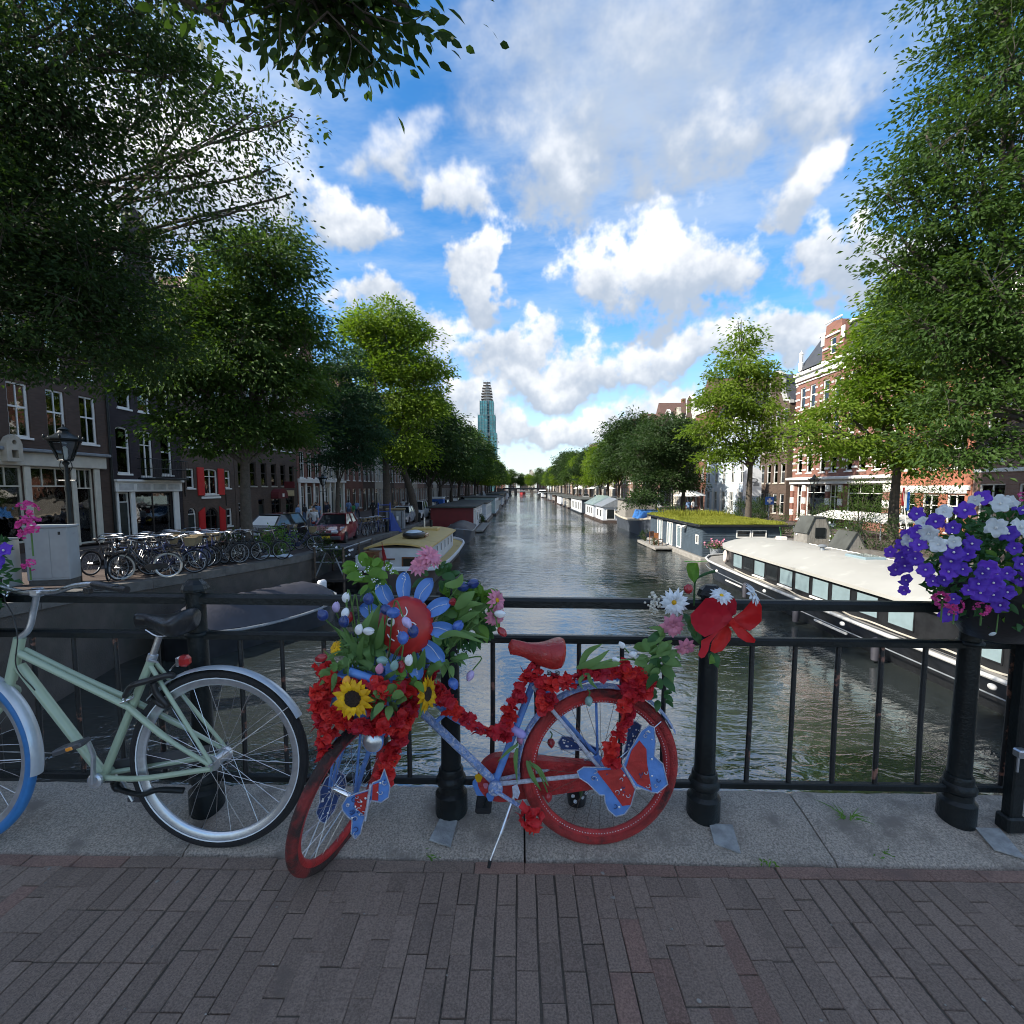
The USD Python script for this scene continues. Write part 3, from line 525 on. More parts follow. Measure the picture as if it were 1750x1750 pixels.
    b = B(); b.rbox([-.034, -.008, .062], [.034, .006, .09], .003, Rp, p0); obj('pedal_reflector', b, 'amber', pd)
    b = B(); e = Q(228, 1368, .06); b.tube([bb + [0, .055, 0], e], [.013, .010], 8, flat=.6); c2 = obj('crank', b, 'alloy', t, smooth=40); b = B(); b.rbox(e - [.03, .0, .012], e + [.03, .09, .012], .005); obj('pedal', b, 'grey_plastic', c2)
    k0, k1 = Q(203, 1348, .02), Q(314, 1351, .0); b = B(); b.tube(spline([Q(196, 1335, .02), k0, Q(240, 1358, -.02), Q(270, 1350, -.02), k1], 18), [.017] * 5 + [.011] * 9 + [.013] * 4, 8); obj('kickstand', b, 'black_iron', t, smooth=50)
    b = B(); cc = Q(196, 1325, .045); b.hull([p + s_ for p in (bb + [0, .045, 0], rh + [0, .06, 0]) for s_ in ([0, 0, .035], [0, 0, -.035], [0, .012, .035], [0, .012, -.035])]); obj('chain_case', b, 'grey_plastic', t)
    return t
green_bicycle()

# ---- flowers
def blade(pts, w, fold=.25, n=10, tipp=.9, nrm=(0, -1, .3)):
    """long leaf along a curve, widest below the middle, folded along its rib"""
    p = spline(pts, n); t = np.gradient(p, axis=0); t /= np.linalg.norm(t, axis=1, keepdims=True); s = np.cross(t, np.asarray(nrm, float)); s /= np.linalg.norm(s, axis=1, keepdims=True) + 1e-9; nn = np.cross(s, t)
    u = np.linspace(0, 1, n); ww = w * np.sin(PI * np.clip(u * .93 + .06, 0, 1) ** .8) ** tipp; ww[-1] = w * .02
    v = np.concatenate([p - s * ww[:, None] - nn * fold * ww[:, None], p, p + s * ww[:, None] - nn * fold * ww[:, None]]); k = np.arange(n - 1)
    f = np.concatenate([np.stack([k, k + 1, n + k + 1, n + k], 1), np.stack([n + k, n + k + 1, 2 * n + k + 1, 2 * n + k], 1)]); return v, f
def cup(c, nrm, r, seed, asp=1.0, depth=.35, n=9, ruff=.12):
    """one rounded, slightly crumpled petal: a fan with a raised rim"""
    F = frame(nrm); q = np.random.default_rng(seed); a = np.arange(n) * 2 * PI / n + q.random() * 6
    ring = np.stack([np.cos(a) * r, np.sin(a) * r * asp, r * depth * (1 + q.normal(0, ruff * 3, n))], 1) * (1 + q.normal(0, ruff, n))[:, None]
    mid = ring * [.55, .55, .30]; v = np.vstack([[[0, 0, 0]], mid, ring]) @ F.T + c
    f = [(0, 1 + k, 1 + (k + 1) % n) for k in range(n)]; f2 = [(1 + k, 1 + n + k, 1 + n + (k + 1) % n, 1 + (k + 1) % n) for k in range(n)]
    b = B(); b.add(v, f); b.add(v, f2); return b.get()
def blossom(c, nrm, r, seed, n=9):
    b = B(); q = np.random.default_rng(seed); F = frame(nrm)
    for k in range(n):
        a = 2 * PI * k / n + q.normal(0, .3); d = F @ np.array([math.cos(a), math.sin(a), q.uniform(.15, .9)]); b.add(*cup(np.asarray(c) + d * r * .45, d * .6 + F[:, 2] * .7 + q.normal(0, .25, 3), r * q.uniform(.38, .62), seed * 31 + k, q.uniform(.6, 1), q.uniform(.2, .6), 8, .2))
    return b
def egg(c, d, L, r, lob=3, seed=0):
    """a closed tulip bloom"""
    F = frame(d); u = np.linspace(0, 1, 12); n = 18; a = np.arange(n) * 2 * PI / n; prof = np.sin(PI * np.clip(u * .86 + .09, 0, 1)) ** .75; prof[0] *= .5
    v = np.stack([(prof[:, None] * r * (1 + .10 * np.cos(lob * a + seed)[None] * (.4 + u[:, None]))) * np.cos(a), (prof[:, None] * r * (1 + .10 * np.cos(lob * a + seed)[None] * (.4 + u[:, None]))) * np.sin(a), np.repeat(u[:, None] * L, n, 1) + .05 * L * np.cos(lob * a + seed)[None] * u[:, None] ** 2], -1).reshape(-1, 3)
    i, j = np.meshgrid(np.arange(11), np.arange(n), indexing='ij'); f = np.stack([i * n + j, i * n + (j + 1) % n, (i + 1) * n + (j + 1) % n, (i + 1) * n + j], -1).reshape(-1, 4)
    b = B(); b.add(v, f, F, c); b.add(np.vstack([v[-n:], [[0, 0, L * .97]]]), [(k, (k + 1) % n, n) for k in range(n)], F, c); b.add(np.vstack([v[:n], [[0, 0, 0]]]), [((k + 1) % n, k, n) for k in range(n)], F, c); return b
def rays(c, nrm, R, n, w, layers=((1.0, .0), (.8, .25)), r0=.18, seed=0, curl=.12):
    """the ray petals of a daisy, dahlia or sunflower: one mesh each, returned as a list"""
    F = frame(nrm); q = np.random.default_rng(seed); out = []
    for li, (sc, lift) in enumerate(layers):
        for k in range(n):
            a = 2 * PI * (k + .5 * li) / n + q.normal(0, .06); r = R * sc * q.uniform(.86, 1.05); d = np.array([math.cos(a), math.sin(a), 0]); up = np.array([0, 0, 1.])
            pts = [d * R * r0 + up * lift * R * .2, d * r * .6 + up * R * (lift * .75 + .06 + q.normal(0, .03)), d * r + up * R * (lift - curl + q.normal(0, .06))]
            v, f = blade(pts, w * q.uniform(.85, 1.1), .25, 6, .8, up); b = B(); b.add(v, f, F, c); out.append(b)
    return out
def flower(t, c, nrm, R, n, w, m, centre=None, cm='sun_brown', layers=((1.0, 0), (.8, .25)), seed=0, name='silk_flower', label=None, curl=.12, cr=.2):
    """flower > its ray petals; the flower's own mesh is its heart"""
    F = frame(nrm); b = B(); b.lathe([(.02 * R, -.06 * R), (cr * R, -.02 * R), (cr * R, .05 * R), (cr * .7 * R, .11 * R), (cr * .2 * R, .13 * R)], 14, F, c); f = obj(name, b, cm, t, smooth=50, label=label)
    for p in rays(c, nrm, R, n, w, layers, cr * .8, seed, curl): obj('petal', p, m, f, smooth=True)
    return f

def flower_bicycle():
    A, S, Bx = 2.0, .05, .075; Q = lambda x, y, o=0.0: on(x, y, A + o, S, Bx); O = lambda x, y, d: on(x, y, d)
    t = thing('decorated_bicycle', 'blue and red painted bicycle covered in garlands of red silk flowers', 'bicycle')
    nrm = np.array([-Bx, 1, -S]); nrm /= np.linalg.norm(nrm); rh = Q(1025, 1309); R = rh[2] - .012; u = np.array([0, .014, 0])
    w = build_wheel(t, rh, nrm, R, 'tyre_red', 'bike_red', 28, .0215, None, 'bike_blue', .024, .05, .018, 'rusty_steel', .001)
    F = frame(nrm)
    for sg in (-1,):
        b = B()
        for k in range(150):
            a = 2 * PI * k / 150; b.ball(rh + F @ np.array([math.cos(a) * (R - .052), math.sin(a) * (R - .052), 0]) - nrm * .015, .0022, None, 0)
        obj('rhinestone_row', b, 'rhinestone', w, kind='stuff')
    gd = obj('mudguard', arc_guard(rh, nrm, R + .018, 24, 186, .03), 'glitter_blue', t, smooth=60)
    b = B(); b.rod(rh + nrm * -.055, Q(1130, 1233, -.03), .0022, n=6); obj('guard_stay', b, 'steel', gd)
    bb, st, jn = Q(846, 1337), Q(914, 1160), Q(872, 1256)
    fr = B(); fr.tube(spline([Q(722, 1178), Q(745, 1200), Q(775, 1226), Q(820, 1246), jn], 16), .0135, 12); fr.rod(bb, st, .0145, .0145, 12); fr.rod(Q(742, 1236), Q(768, 1214), .009, n=8)
    fr.rod(Q(726, 1160), Q(706, 1216), .018, n=12); fr.rod(bb + [0, -.035, 0], bb + [0, .035, 0], .021, n=14)
    obj('frame', fr, 'bike_blue', t, smooth=40)
    b = B(); b.rod(Q(712, 1208), bb, .017, .017, 12); obj('down_tube', b, 'glitter_blue', t, smooth=40)
    for sg in (-1, 1):
        b = B(); b.rod(Q(910, 1170) + u * sg, rh + u * sg * 4 + [0, 0, .01], .0085, .008, 8); obj('seat_stay', b, 'glitter_white' if sg < 0 else 'bike_blue', t, smooth=40)
        b = B(); b.rod(bb + u * sg, rh + u * sg * 4, .0095, .0085, 8); obj('chain_stay', b, 'glitter_white', t, smooth=40)
    b = B(); b.rod(Q(1018, 1172, .03), rh + u * 4, .006, n=6); obj('rack_stay', b, 'bike_blue', t)
    hub = np.array([-.695, 1.933, .2885]); yaw, lean, fR = 1.275, .235, .304; hd = np.array([-math.cos(yaw), -math.sin(yaw), 0]); side = np.array([math.sin(yaw), -math.cos(yaw), 0]); up = np.array([0, 0, math.cos(lean)]) + side * math.sin(lean); fn = np.cross(hd, up)
    build_wheel(t, hub, fn, fR, 'tyre_dark', 'bike_red', 32, .0215, None, 'chrome', .017, .045, .018, 'steel', .0012, seed=.3)
    head = Q(712, 1205); crown = hub + up * (fR + .045) - hd * .04
    b = B()
    for sg in (-1, 1): b.tube(spline([crown + fn * sg * .03, hub + up * fR * .8 - hd * .05 + fn * sg * .055, hub + up * fR * .4 - hd * .02 + fn * sg * .055, hub + fn * sg * .055], 14), [.012] * 7 + [.0095] * 7, 10)
    b.tube(spline([crown - fn * .03, crown + [0, 0, .015], crown + fn * .03], 6), .013, 8); b.rod(crown, Q(716, 1190), .014, n=10); b.rod(Q(726, 1160), Q(735, 1100), .012, n=10); obj('fork', b, 'bike_blue', t, smooth=40)
    for sg in (-1, 1): b = B(); b.rod(hub + fn * sg * .06 + hd * .01, hub + up * (fR + .03) + hd * .05 + fn * sg * .05, .005, n=6); obj('carrier_stay', b, 'bike_blue', t)
    lp = O(637, 1268, 1.80); ln = np.array([-.12, -1, .12]); Fl = frame(ln); b = B(); b.lathe([(.008, -.05), (.028, -.04), (.038, -.012), (.04, 0), (.038, .003)], 20, Fl, lp); lm = obj('headlamp', b, 'bike_blue', t, smooth=40)
    b = B(); b.lathe([(.037, .003), (.034, .008), (.02, .014), (.002, .016)], 20, Fl, lp); obj('headlamp_glass', b, 'alloy', lm, smooth=60)
    # chain case with a painted nose
    b = B(); c0, c1 = Q(856, 1329, .06), Q(1016, 1318, .06); ring = []
    for c, r, a0, a1 in ((c0, .10, 80, 280), (c1, .052, -80, 80)):
        for a in np.radians(np.linspace(a0, a1, 18)): ring.append((c[0] + math.cos(a) * r, c[2] + math.sin(a) * r))
    b.poly(Polygon(ring).buffer(-.01).buffer(.01), 0, .045, up_xz(), (0, c0[1] + .03, 0)); cs = obj('chain_case', b, 'bike_red', t)
    for k, (x, y, r, m) in enumerate(((822, 1345, 20, 'petal_blue'), (818, 1330, 9, 'sun_yellow'), (830, 1343, 6, 'silk_pink'), (838, 1362, 10, 'petal_blue'))):
        b = B(); q = O(x, y, c0[1] - .014 - k * .004); rr = r * q[1] / 875; b.poly(Polygon([(q[0] + rr * .7 * math.cos(a) * (1 + .2 * math.sin(3 * a)), q[2] + rr * math.sin(a) * (1 + .15 * math.cos(2 * a))) for a in np.linspace(0, 2 * PI, 20)[:-1]]), 0, .003, up_xz(), (0, q[1] + .003, 0)); obj('painted_flower', b, m, cs)
    b = B(); b.lathe([(.02, -.06), (.03, -.052), (.03, -.042), (.016, -.036)], 16, F, bb); b.tube([bb + [0, -.055, 0], Q(904, 1388, -.07)], [.012, .010], 8, flat=.6); ck = obj('crank', b, 'glitter_blue', t, smooth=40)
    pc = Q(907, 1401, -.11)
    for k in range(3): obj('blossom', blossom(pc + np.array([(-.012, .008, .004)[k], 0, (.01, .012, -.018)[k]]), ((-.6, -.6, .4), (.6, -.6, .3), (0, -.8, -.5))[k], .042, 900 + k), 'silk_red', ck, smooth=True)
    b = B(); e = Q(826, 1383, .12); b.tube([bb + [0, .08, 0], e], [.012, .010], 8, flat=.6); c2 = obj('crank', b, 'black_iron', t); b = B(); b.rbox(e - [.035, .02, .014], e + [.035, .09, .014], .008); obj('pedal', b, 'rubber', c2)
    b = B(); b.rod(Q(884, 1345, -.01), Q(856, 1425, -.08), .0075, n=8); b.rod(Q(856, 1425, -.08), O(837, 1474, 1.885), .006, n=8); ks = obj('kickstand', b, 'steel', t, smooth=40); b = B(); b.rod(O(838, 1470, 1.887), O(835, 1483, 1.88), .0075, .0065, 8); obj('rubber_foot', b, 'rubber', ks)
    b = B(); b.hull([Q(882 + x, 1350 + y, o) for x, y in ((-7, -6), (2, -10), (7, 4), (3, 16), (-5, 12)) for o in (-.045, -.03)]); obj('stand_plate', b, 'glitter_white', t)
    sn, sl = Q(868, 1108), Q(966, 1117); s = obj('saddle', saddle(sn, sl, .095, .085, .62), 'saddle_red', t, smooth=60)
    b = B(); b.rod(st, Q(921, 1132), .011, n=10); obj('seat_post', b, 'bike_red', t, smooth=40)
    b = B()
    for k in range(2): b.tube([Q(938 + 14 * k, 1148) + np.array([.008 * math.cos(a), .008 * math.sin(a) - .02, -.008 + .0022 * a / 2]) for a in np.linspace(0, 16, 40)], .002, 5)
    obj('saddle_spring', b, 'rusty_steel', s)
    b = B()
    for o in (-.05, .05): b.tube(spline([Q(930, 1185, o), Q(975, 1168, o), Q(1050, 1160, o), Q(1104, 1165, o)], 14), .006, 8)
    for x in (985, 1020, 1055, 1090): b.rod(Q(x, 1163, -.05), Q(x, 1163, .05), .005, n=6)
    obj('rear_rack', b, 'bike_blue', t, smooth=40)
    b = B(); b.tube(spline([Q(868, 1244, -.01), Q(882, 1250, -.02), Q(896, 1257, -.01)], 8), [.012, .017, .019, .018, .018, .019, .017, .012], 10); obj('tube_wrap', b, 'lilac', t, smooth=60)
    # garlands
    def garland(pts, r, n, jit=.4, size=.034, seed=0, m='silk_red'):
        size *= .9; r *= .9
        p = spline(pts, max(n, 8)); b = B(); b.tube(p, .006, 6); g = obj('garland', b, m, t); q = np.random.default_rng(seed)
        tt = np.gradient(p, axis=0)
        for k in range(n):
            c = p[int(k * (len(p) - 1) / max(1, n - 1))] + q.normal(0, .004, 3); d = q.normal(0, 1, 3); d[1] -= .9; d -= tt[min(k, len(p) - 1)] * .5; d /= np.linalg.norm(d)
            obj('blossom', blossom(c + d * r * .6, d, size * q.uniform(.85, 1.25), seed * 100 + k, 9), m, g, smooth=True)
        return g
    garland([Q(716, 1160, -.03), Q(738, 1162, -.03), Q(752, 1190, -.03), Q(775, 1212, -.03), Q(800, 1228, -.03), Q(835, 1246, -.03), Q(868, 1254, -.03)], .018, 26, seed=1)
    garland([Q(915, 1143, -.03), Q(900, 1165, -.03), Q(882, 1192, -.03), Q(872, 1218, -.03), Q(869, 1240, -.03)], .016, 15, seed=2)
    garland([Q(922, 1196, -.03), Q(940, 1172, -.04), Q(965, 1160, -.04), Q(1000, 1150, -.04), Q(1030, 1150, -.04), Q(1062, 1152, -.05)], .02, 22, seed=3)
    garland([Q(925, 1168, -.03), Q(935, 1190, -.03), Q(928, 1212, -.02)], .016, 6, seed=4)
    garland([Q(1062, 1140, -.05), Q(1085, 1150, -.06), Q(1104, 1176, -.06), Q(1088, 1164, -.07), Q(1074, 1172, -.07)], .026, 18, size=.04, seed=5)
    garland([Q(1072, 1180, -.08), Q(1070, 1205, -.08), Q(1062, 1235, -.08), Q(1053, 1265, -.08), Q(1046, 1290, -.08), Q(1044, 1302, -.08)], .012, 15, size=.036, seed=6)
    # basket garland of the front: swags, and two tails
    BY = 1.83; b = B(); rim = [O(548, 1146, 1.88), O(640, 1168, 1.79), O(722, 1158, 1.98), O(640, 1140, 2.05)]; low = [O(572, 1236, 1.88), O(640, 1258, 1.82), O(696, 1246, 1.97), O(640, 1230, 2.02)]
    cr = spline(rim, 24, True); cl = spline(low, 24, True); b.add(np.vstack([cr, cl]), [(k, (k + 1) % 24, 24 + (k + 1) % 24, 24 + k) for k in range(24)]); b.add(np.vstack([cl, [cl.mean(0)]]), [(k, (k + 1) % 24, 24) for k in range(24)]); bk = obj('basket', b, 'bike_blue', t)
    b = B(); b.tube(cr, .009, 8, closed=True); obj('basket_rim', b, 'bike_blue', bk, smooth=50)
    b = B(); b.rod(O(598, 1148, 1.79), O(639, 1162, 1.77), .016, n=14); obj('basket_tube', b, 'petal_blue', bk, smooth=40)
    garland([O(548, 1136, 1.86), O(566, 1156, 1.82), O(588, 1172, 1.80), O(610, 1176, 1.79)], .016, 12, seed=7, size=.036)
    garland([O(634, 1168, 1.77), O(660, 1178, 1.77), O(690, 1178, 1.82), O(714, 1166, 1.88), O(722, 1150, 1.93)], .016, 16, seed=8, size=.036)
    garland([O(556, 1172, 1.84), O(548, 1194, 1.83), O(558, 1214, 1.82), O(580, 1226, 1.80), O(606, 1236, 1.78), O(640, 1242, 1.77), O(668, 1236, 1.80), O(694, 1218, 1.86), O(706, 1190, 1.92)], .018, 34, seed=9, size=.038)
    garland([O(552, 1206, 1.82), O(556, 1230, 1.82), O(560, 1255, 1.81), O(558, 1284, 1.81)], .014, 11, seed=10, size=.038)
    garland([O(700, 1205, 1.9), O(690, 1232, 1.89), O(680, 1262, 1.88), O(670, 1290, 1.87), O(660, 1318, 1.87), O(652, 1334, 1.87)], .02, 24, seed=11, size=.038)
    garland([O(650, 1215, 1.80), O(640, 1198, 1.80), O(622, 1196, 1.79), O(600, 1200, 1.79)], .014, 10, seed=12, size=.036)
    # butterflies cut from board
    def butterfly(pts, plane, red, dark=False, lab=None, body=None):
        P = [plane(*p) for p in pts]; c = np.mean(P, 0); e1 = P[len(P) // 2] - P[0]; e1 /= np.linalg.norm(e1); nn = np.cross(e1, P[len(P) // 4] - P[0]); nn /= np.linalg.norm(nn); nn = nn if nn[1] < 0 else -nn; e2 = np.cross(nn, e1); R3 = np.stack([e1, e2, nn], 1)
        to = lambda q: tuple(((q - c) @ R3)[:2]); pg = Polygon([to(q) for q in P]).buffer(0).buffer(.004).buffer(-.004); b = B(); b.poly(pg, 0, .004, R3, c); o = obj('butterfly', b, 'cut_dark' if dark else 'cut_blue', t, label=lab)
        b = B(); ext = np.array(getattr(pg, 'geoms', [pg])[0].exterior.coords)[:-1]; b.tube(np.c_[ext, np.full(len(ext), .005)] @ R3.T + c, .0022, 5, closed=True); obj('wing_edge', b, 'glitter_white', o)
        for rp in red:
            b = B(); b.poly(Polygon([to(plane(*p)) for p in rp]).buffer(0), .005, .0065, R3, c); obj('wing_field', b, 'cut_red', o)
        q = np.random.default_rng(5); k = 0; x0, y0, x1, y1 = pg.bounds
        while k < 16:
            x, y = q.uniform(x0, x1), q.uniform(y0, y1)
            if pg.buffer(-.008).contains(shapely.Point(x, y)): b = B(); b.ball(R3 @ np.array([x, y, .0085]) + c, (.003, .002, .003) if k % 3 else (.0045, .002, .0045), None, 1); obj('bead', b, ('rhinestone', 'cut_dark', 'rhinestone')[k % 3], o); k += 1
        k = 0
        while k < (0 if dark else 16):
            x, y = q.uniform(x0, x1), q.uniform(y0, y1)
            if pg.buffer(-.012).contains(shapely.Point(x, y)): a0, rr = q.uniform(0, 6), q.uniform(.006, .012); b = B(); b.tube([R3 @ np.array([x + rr * math.cos(a0 + u) * (1 - u * .12), y + rr * math.sin(a0 + u) * (1 - u * .12), .0085]) + c for u in np.linspace(0, 4.2, 9)], .0017, 4); obj('swirl', b, 'glitter_white' if k % 3 else 'cut_dark', o); k += 1
        if body: b = B(); b.rod(plane(*body[0]) + nn * .008, plane(*body[1]) + nn * .008, .005, n=8); obj('body', b, 'glitter_white', o)
    z5 = lambda L: [(880 + x / 5.47, 1140 + y / 5.47) for x, y in L]; Pl = lambda x, y: Q(x, y, -.075)
    butterfly(z5([(580, 970), (640, 930), (740, 932), (1000, 935), (1060, 790), (1180, 590), (1250, 540), (1300, 560), (1312, 700), (1300, 830), (1380, 900), (1425, 1090), (1330, 1170), (1280, 1165), (1130, 1110), (1080, 1290), (1020, 1370), (940, 1390), (870, 1330), (840, 1260), (835, 1190), (790, 1190), (680, 1080), (600, 1030)]), Pl,
              [z5([(760, 962), (990, 945), (1118, 1120), (1075, 1280), (1000, 1290), (880, 1120), (775, 985)]), z5([(1035, 935), (1085, 775), (1160, 680), (1225, 760), (1230, 890), (1275, 1150), (1140, 1085)])], lab='blue and red butterfly board on the rear wheel', body=z5([(1000, 900), (1125, 1130)]))
    Pb = lambda x, y: Q(x, y, .10)
    butterfly(z5([(400, 700), (440, 640), (560, 650), (740, 740), (800, 760), (740, 790), (560, 770), (430, 770)]), Pb, [], True); butterfly(z5([(1000, 860), (1040, 700), (1050, 540), (1120, 500), (1180, 540), (1150, 640), (1060, 800)]), Pb, [], True)
    z8 = lambda L: [(480 + x / 5.646, 1200 + y / 5.646) for x, y in L]; Pf = lambda x, y: on(x, y, 1.79 + .10, 0, .35 * .35)
    butterfly(z8([(590, 990), (640, 910), (740, 870), (860, 835), (890, 770), (960, 740), (1000, 640), (1055, 810), (1040, 910), (970, 960), (870, 940), (830, 1060), (790, 1170), (770, 1260), (720, 1310), (680, 1260), (690, 1130), (650, 1100), (600, 1040)]), Pf, [z8([(720, 890), (850, 850), (840, 950), (810, 1090), (770, 1050), (710, 1000)]), z8([(890, 790), (945, 770), (940, 940), (880, 935)])], lab='small blue and red butterfly board at the front fork', body=z8([(870, 780), (815, 1130)]))
    Pg = lambda x, y: on(x, y, 2.03, 0, 0)
    butterfly(z8([(440, 730), (540, 640), (620, 700), (640, 800), (560, 930), (520, 1040), (430, 1160), (380, 1140), (345, 1060), (380, 950), (380, 850)]), Pg, [], True)
    # the smiling blue flower ornament in the basket
    fc = O(692, 1070, 1.88); fnm = np.array([-.25, -1, .28]); Ff = frame(fnm); Ff = np.stack([-Ff[:, 0], Ff[:, 1], Ff[:, 2]], 1) if Ff[0, 0] < 0 else Ff
    o = thing('flower_ornament', 'blue petalled metal flower with a round red winking face, above the bicycle basket', 'ornament')
    b = B(); b.lathe([(.112, -.01), (.113, .0), (.105, .022), (.085, .04), (.055, .052), (.02, .058), (.001, .059)], 40, Ff, fc); fo = obj('face', b, 'face_red', o, smooth=60)
    px = Ff[:, 0] / np.linalg.norm(Ff[:, 0]); dome = lambda x, y: fc + Ff @ np.array([x, y, .060 * math.sqrt(max(0, 1 - ((x * x + y * y) ** .5 / .118) ** 2)) + .001])
    for k in range(11):
        a = PI / 2 + .12 + k * 2 * PI / 11; d = np.array([math.cos(a), math.sin(a), 0]); sdv = np.array([-math.sin(a), math.cos(a), 0]); n = 12; V = []
        for i in range(n + 1):
            s = i / n; r_ = .098 + s * .108; ww = .032 * (math.sin(PI * min(1, .18 + s * .82)) ** .55 if s < .999 else 0) * (.75 + .45 * s)
            for j in (-1, -.5, 0, .5, 1): V.append(d * r_ + sdv * ww * j + np.array([0, 0, -.008 + .030 * s * (1 - s) + .012 * abs(j) * (s > .05)]))
        V = np.array(V); V = np.vstack([V, V - [0, 0, .004]]); h = len(V) // 2; f = []
        for i in range(n):
            for j in range(4): q0 = i * 5 + j; f += [(q0, q0 + 5, q0 + 6, q0 + 1), (h + q0, h + q0 + 1, h + q0 + 6, h + q0 + 5)]
            for j in (0, 4): q0 = i * 5 + j; f.append((q0, q0 + 5, h + q0 + 5, h + q0))
        b = B(); b.add(V, f, Ff, fc); pt = obj('petal', b, 'petal_blue', o, smooth=60)
        b = B()
        for i in range(16): s = .12 + .66 * i / 15; b.ball(fc + Ff @ (d * (.098 + s * .108) + sdv * .006 * math.sin(s * 5) + np.array([0, 0, -.005 + .030 * s * (1 - s)])), .0019, None, 0)
        obj('bead_row', b, 'tulip_white', pt, kind='stuff')
    ey = dome(-.030, .012); b = B(); b.lathe([(.017, -.004), (.016, .004), (.008, .007), (.001, .008)], 18, Ff, ey); e = obj('eye', b, 'eye_white', o, smooth=60); b = B(); b.lathe([(.0095, .005), (.008, .0095), (.001, .011)], 16, Ff, ey); obj('pupil', b, 'eye_black', e, smooth=60)
    def beads(pts, m, name): b = B(); b.tube(np.array([dome(*p) for p in spline(np.array(pts), 16)]), .0022, 6); obj(name, b, m, fo)
    beads([(.018, .070), (.028, .055), (.026, .040), (.014, .036), (.008, .044)], 'tulip_white', 'curl'); beads([(.045, .018), (.058, .015), (.068, .008)], 'tulip_white', 'closed_eye'); beads([(-.04, -.032), (-.028, -.046), (-.010, -.054)], 'tulip_white', 'mouth'); beads([(.004, -.014), (.008, -.03), (0, -.036)], 'tulip_white', 'nose')
    # wooden tulips and leaves of the bouquet
    def tulip(root, mid, c, d, m, L=.045, r=.017, lab=None):
        b = B(); c = np.asarray(c); d = np.asarray(d, float); d /= np.linalg.norm(d); b.tube(spline([root, mid, c], 12), .0028, 6); k = obj('tulip', b, 'leaf_tulip', t, smooth=50); bl = egg(c - d * .003, d, L, r, 3, len(str(m))); obj('bloom', bl, m, k, smooth=50)
    base = O(640, 1130, 1.93); tl = [  # bloom x, y, depth, towards x, y, kind
        (556, 1058, 1.80, -.2, .5, 'tulip_navy'), (588, 1070, 1.80, .1, .6, 'tulip_navy'), (574, 1045, 1.85, .2, .9, 'tulip_lilac'), (590, 1028, 1.86, .3, .9, 'tulip_white'), (592, 1040, 1.84, -.1, -.8, 'tulip_white'), (600, 1047, 1.88, -.2, -.7, 'tulip_red'), (630, 1032, 1.83, .1, .9, 'tulip_navy'), (653, 1036, 1.83, .7, -.6, 'tulip_navy'),
        (612, 1083, 1.78, .3, .9, 'tulip_white'), (622, 1078, 1.78, 1, .05, 'tulip_white'), (663, 1048, 1.72, 1, .15, 'tulip_blue'), (690, 1099, 1.70, -.1, 1, 'tulip_blue'), (707, 1088, 1.72, -.05, 1, 'tulip_navy'), (776, 1075, 1.84, .8, .75, 'tulip_blue'), (772, 1030, 1.88, .1, .1, 'tulip_red'), (783, 1004, 1.9, .9, .2, 'tulip_navy'), (800, 1000, 1.9, .9, .35, 'tulip_navy'),
        (846, 1048, 1.86, 1, -.05, 'tulip_white'), (852, 1074, 1.86, .7, -.7, 'tulip_red'), (558, 1122, 1.78, -1, -.2, 'tulip_red'), (645, 1128, 1.76, 1, 0, 'tulip_mint'), (672, 1144, 1.74, .3, .9, 'tulip_mint'), (698, 1136, 1.72, .2, 1, 'tulip_white'), (686, 1130, 1.76, 0, -.9, 'tulip_red'), (770, 1160, 1.86, .5, -.9, 'tulip_blue'), (807, 1147, 1.9, -.4, -.9, 'tulip_lilac'), (594, 1156, 1.76, -.1, -.8, 'tulip_orange'), (648, 1150, 1.75, .2, .9, 'tulip_pink'), (690, 1056, 1.70, .6, -.8, 'tulip_lilac'), (741, 1040, 1.9, .2, .9, 'tulip_red')]
    for i, (x, y, dp, dx, dz, m) in enumerate(tl):
        c = O(x, y, dp); rt = O(np.clip(640 + (x - 640) * .45, 570, 740), 1135 + (i % 3) * 12, 1.90); d = np.array([dx, -.25, dz]); md = (rt + c) / 2 + np.array([0, 0, .03]); md = c - d / np.linalg.norm(d) * .06 if dz < 0 else md
        tulip(rt, md, c, d, m, *((.046, .019) if 'navy' in m or 'blue' in m else (.042, .0145)))
    q = np.random.default_rng(11)
    def lf(x0, y0, x1, y1, d0, d1, w, m='leaf_tulip', bow=.03): 
        a, c = O(x0, y0, d0), O(x1, y1, d1); s = q.normal(0, 1, 3) * bow * .5; v, f = blade([a, (a + c) / 2 + s + [0, -.01, bow * .4], c], w, .3, 9); b = B(); b.add(v, f); obj('leaf', b, m, t, smooth=True)
    for x0, y0, x1, y1, w in [(620, 1130, 570, 1070, .014), (622, 1130, 586, 1072, .013), (628, 1128, 610, 1058, .016), (632, 1120, 650, 1030, .018), (640, 1110, 655, 1050, .016), (626, 1120, 640, 1040, .016), (610, 1120, 556, 1130, .012), (650, 1140, 608, 1140, .011), (700, 1160, 706, 1105, .014), (712, 1160, 726, 1108, .016), (725, 1165, 758, 1118, .015), (730, 1150, 765, 1126, .014), (720, 1170, 712, 1115, .012), (676, 1172, 680, 1135, .010), (668, 1190, 664, 1160, .012), (665, 1235, 672, 1198, .014), (740, 1096, 836, 1092, .012), (745, 1094, 830, 1100, .012), (782, 1070, 826, 1032, .014), (780, 1066, 822, 1045, .013), (778, 1040, 812, 1010, .022), (760, 1000, 790, 980, .016),
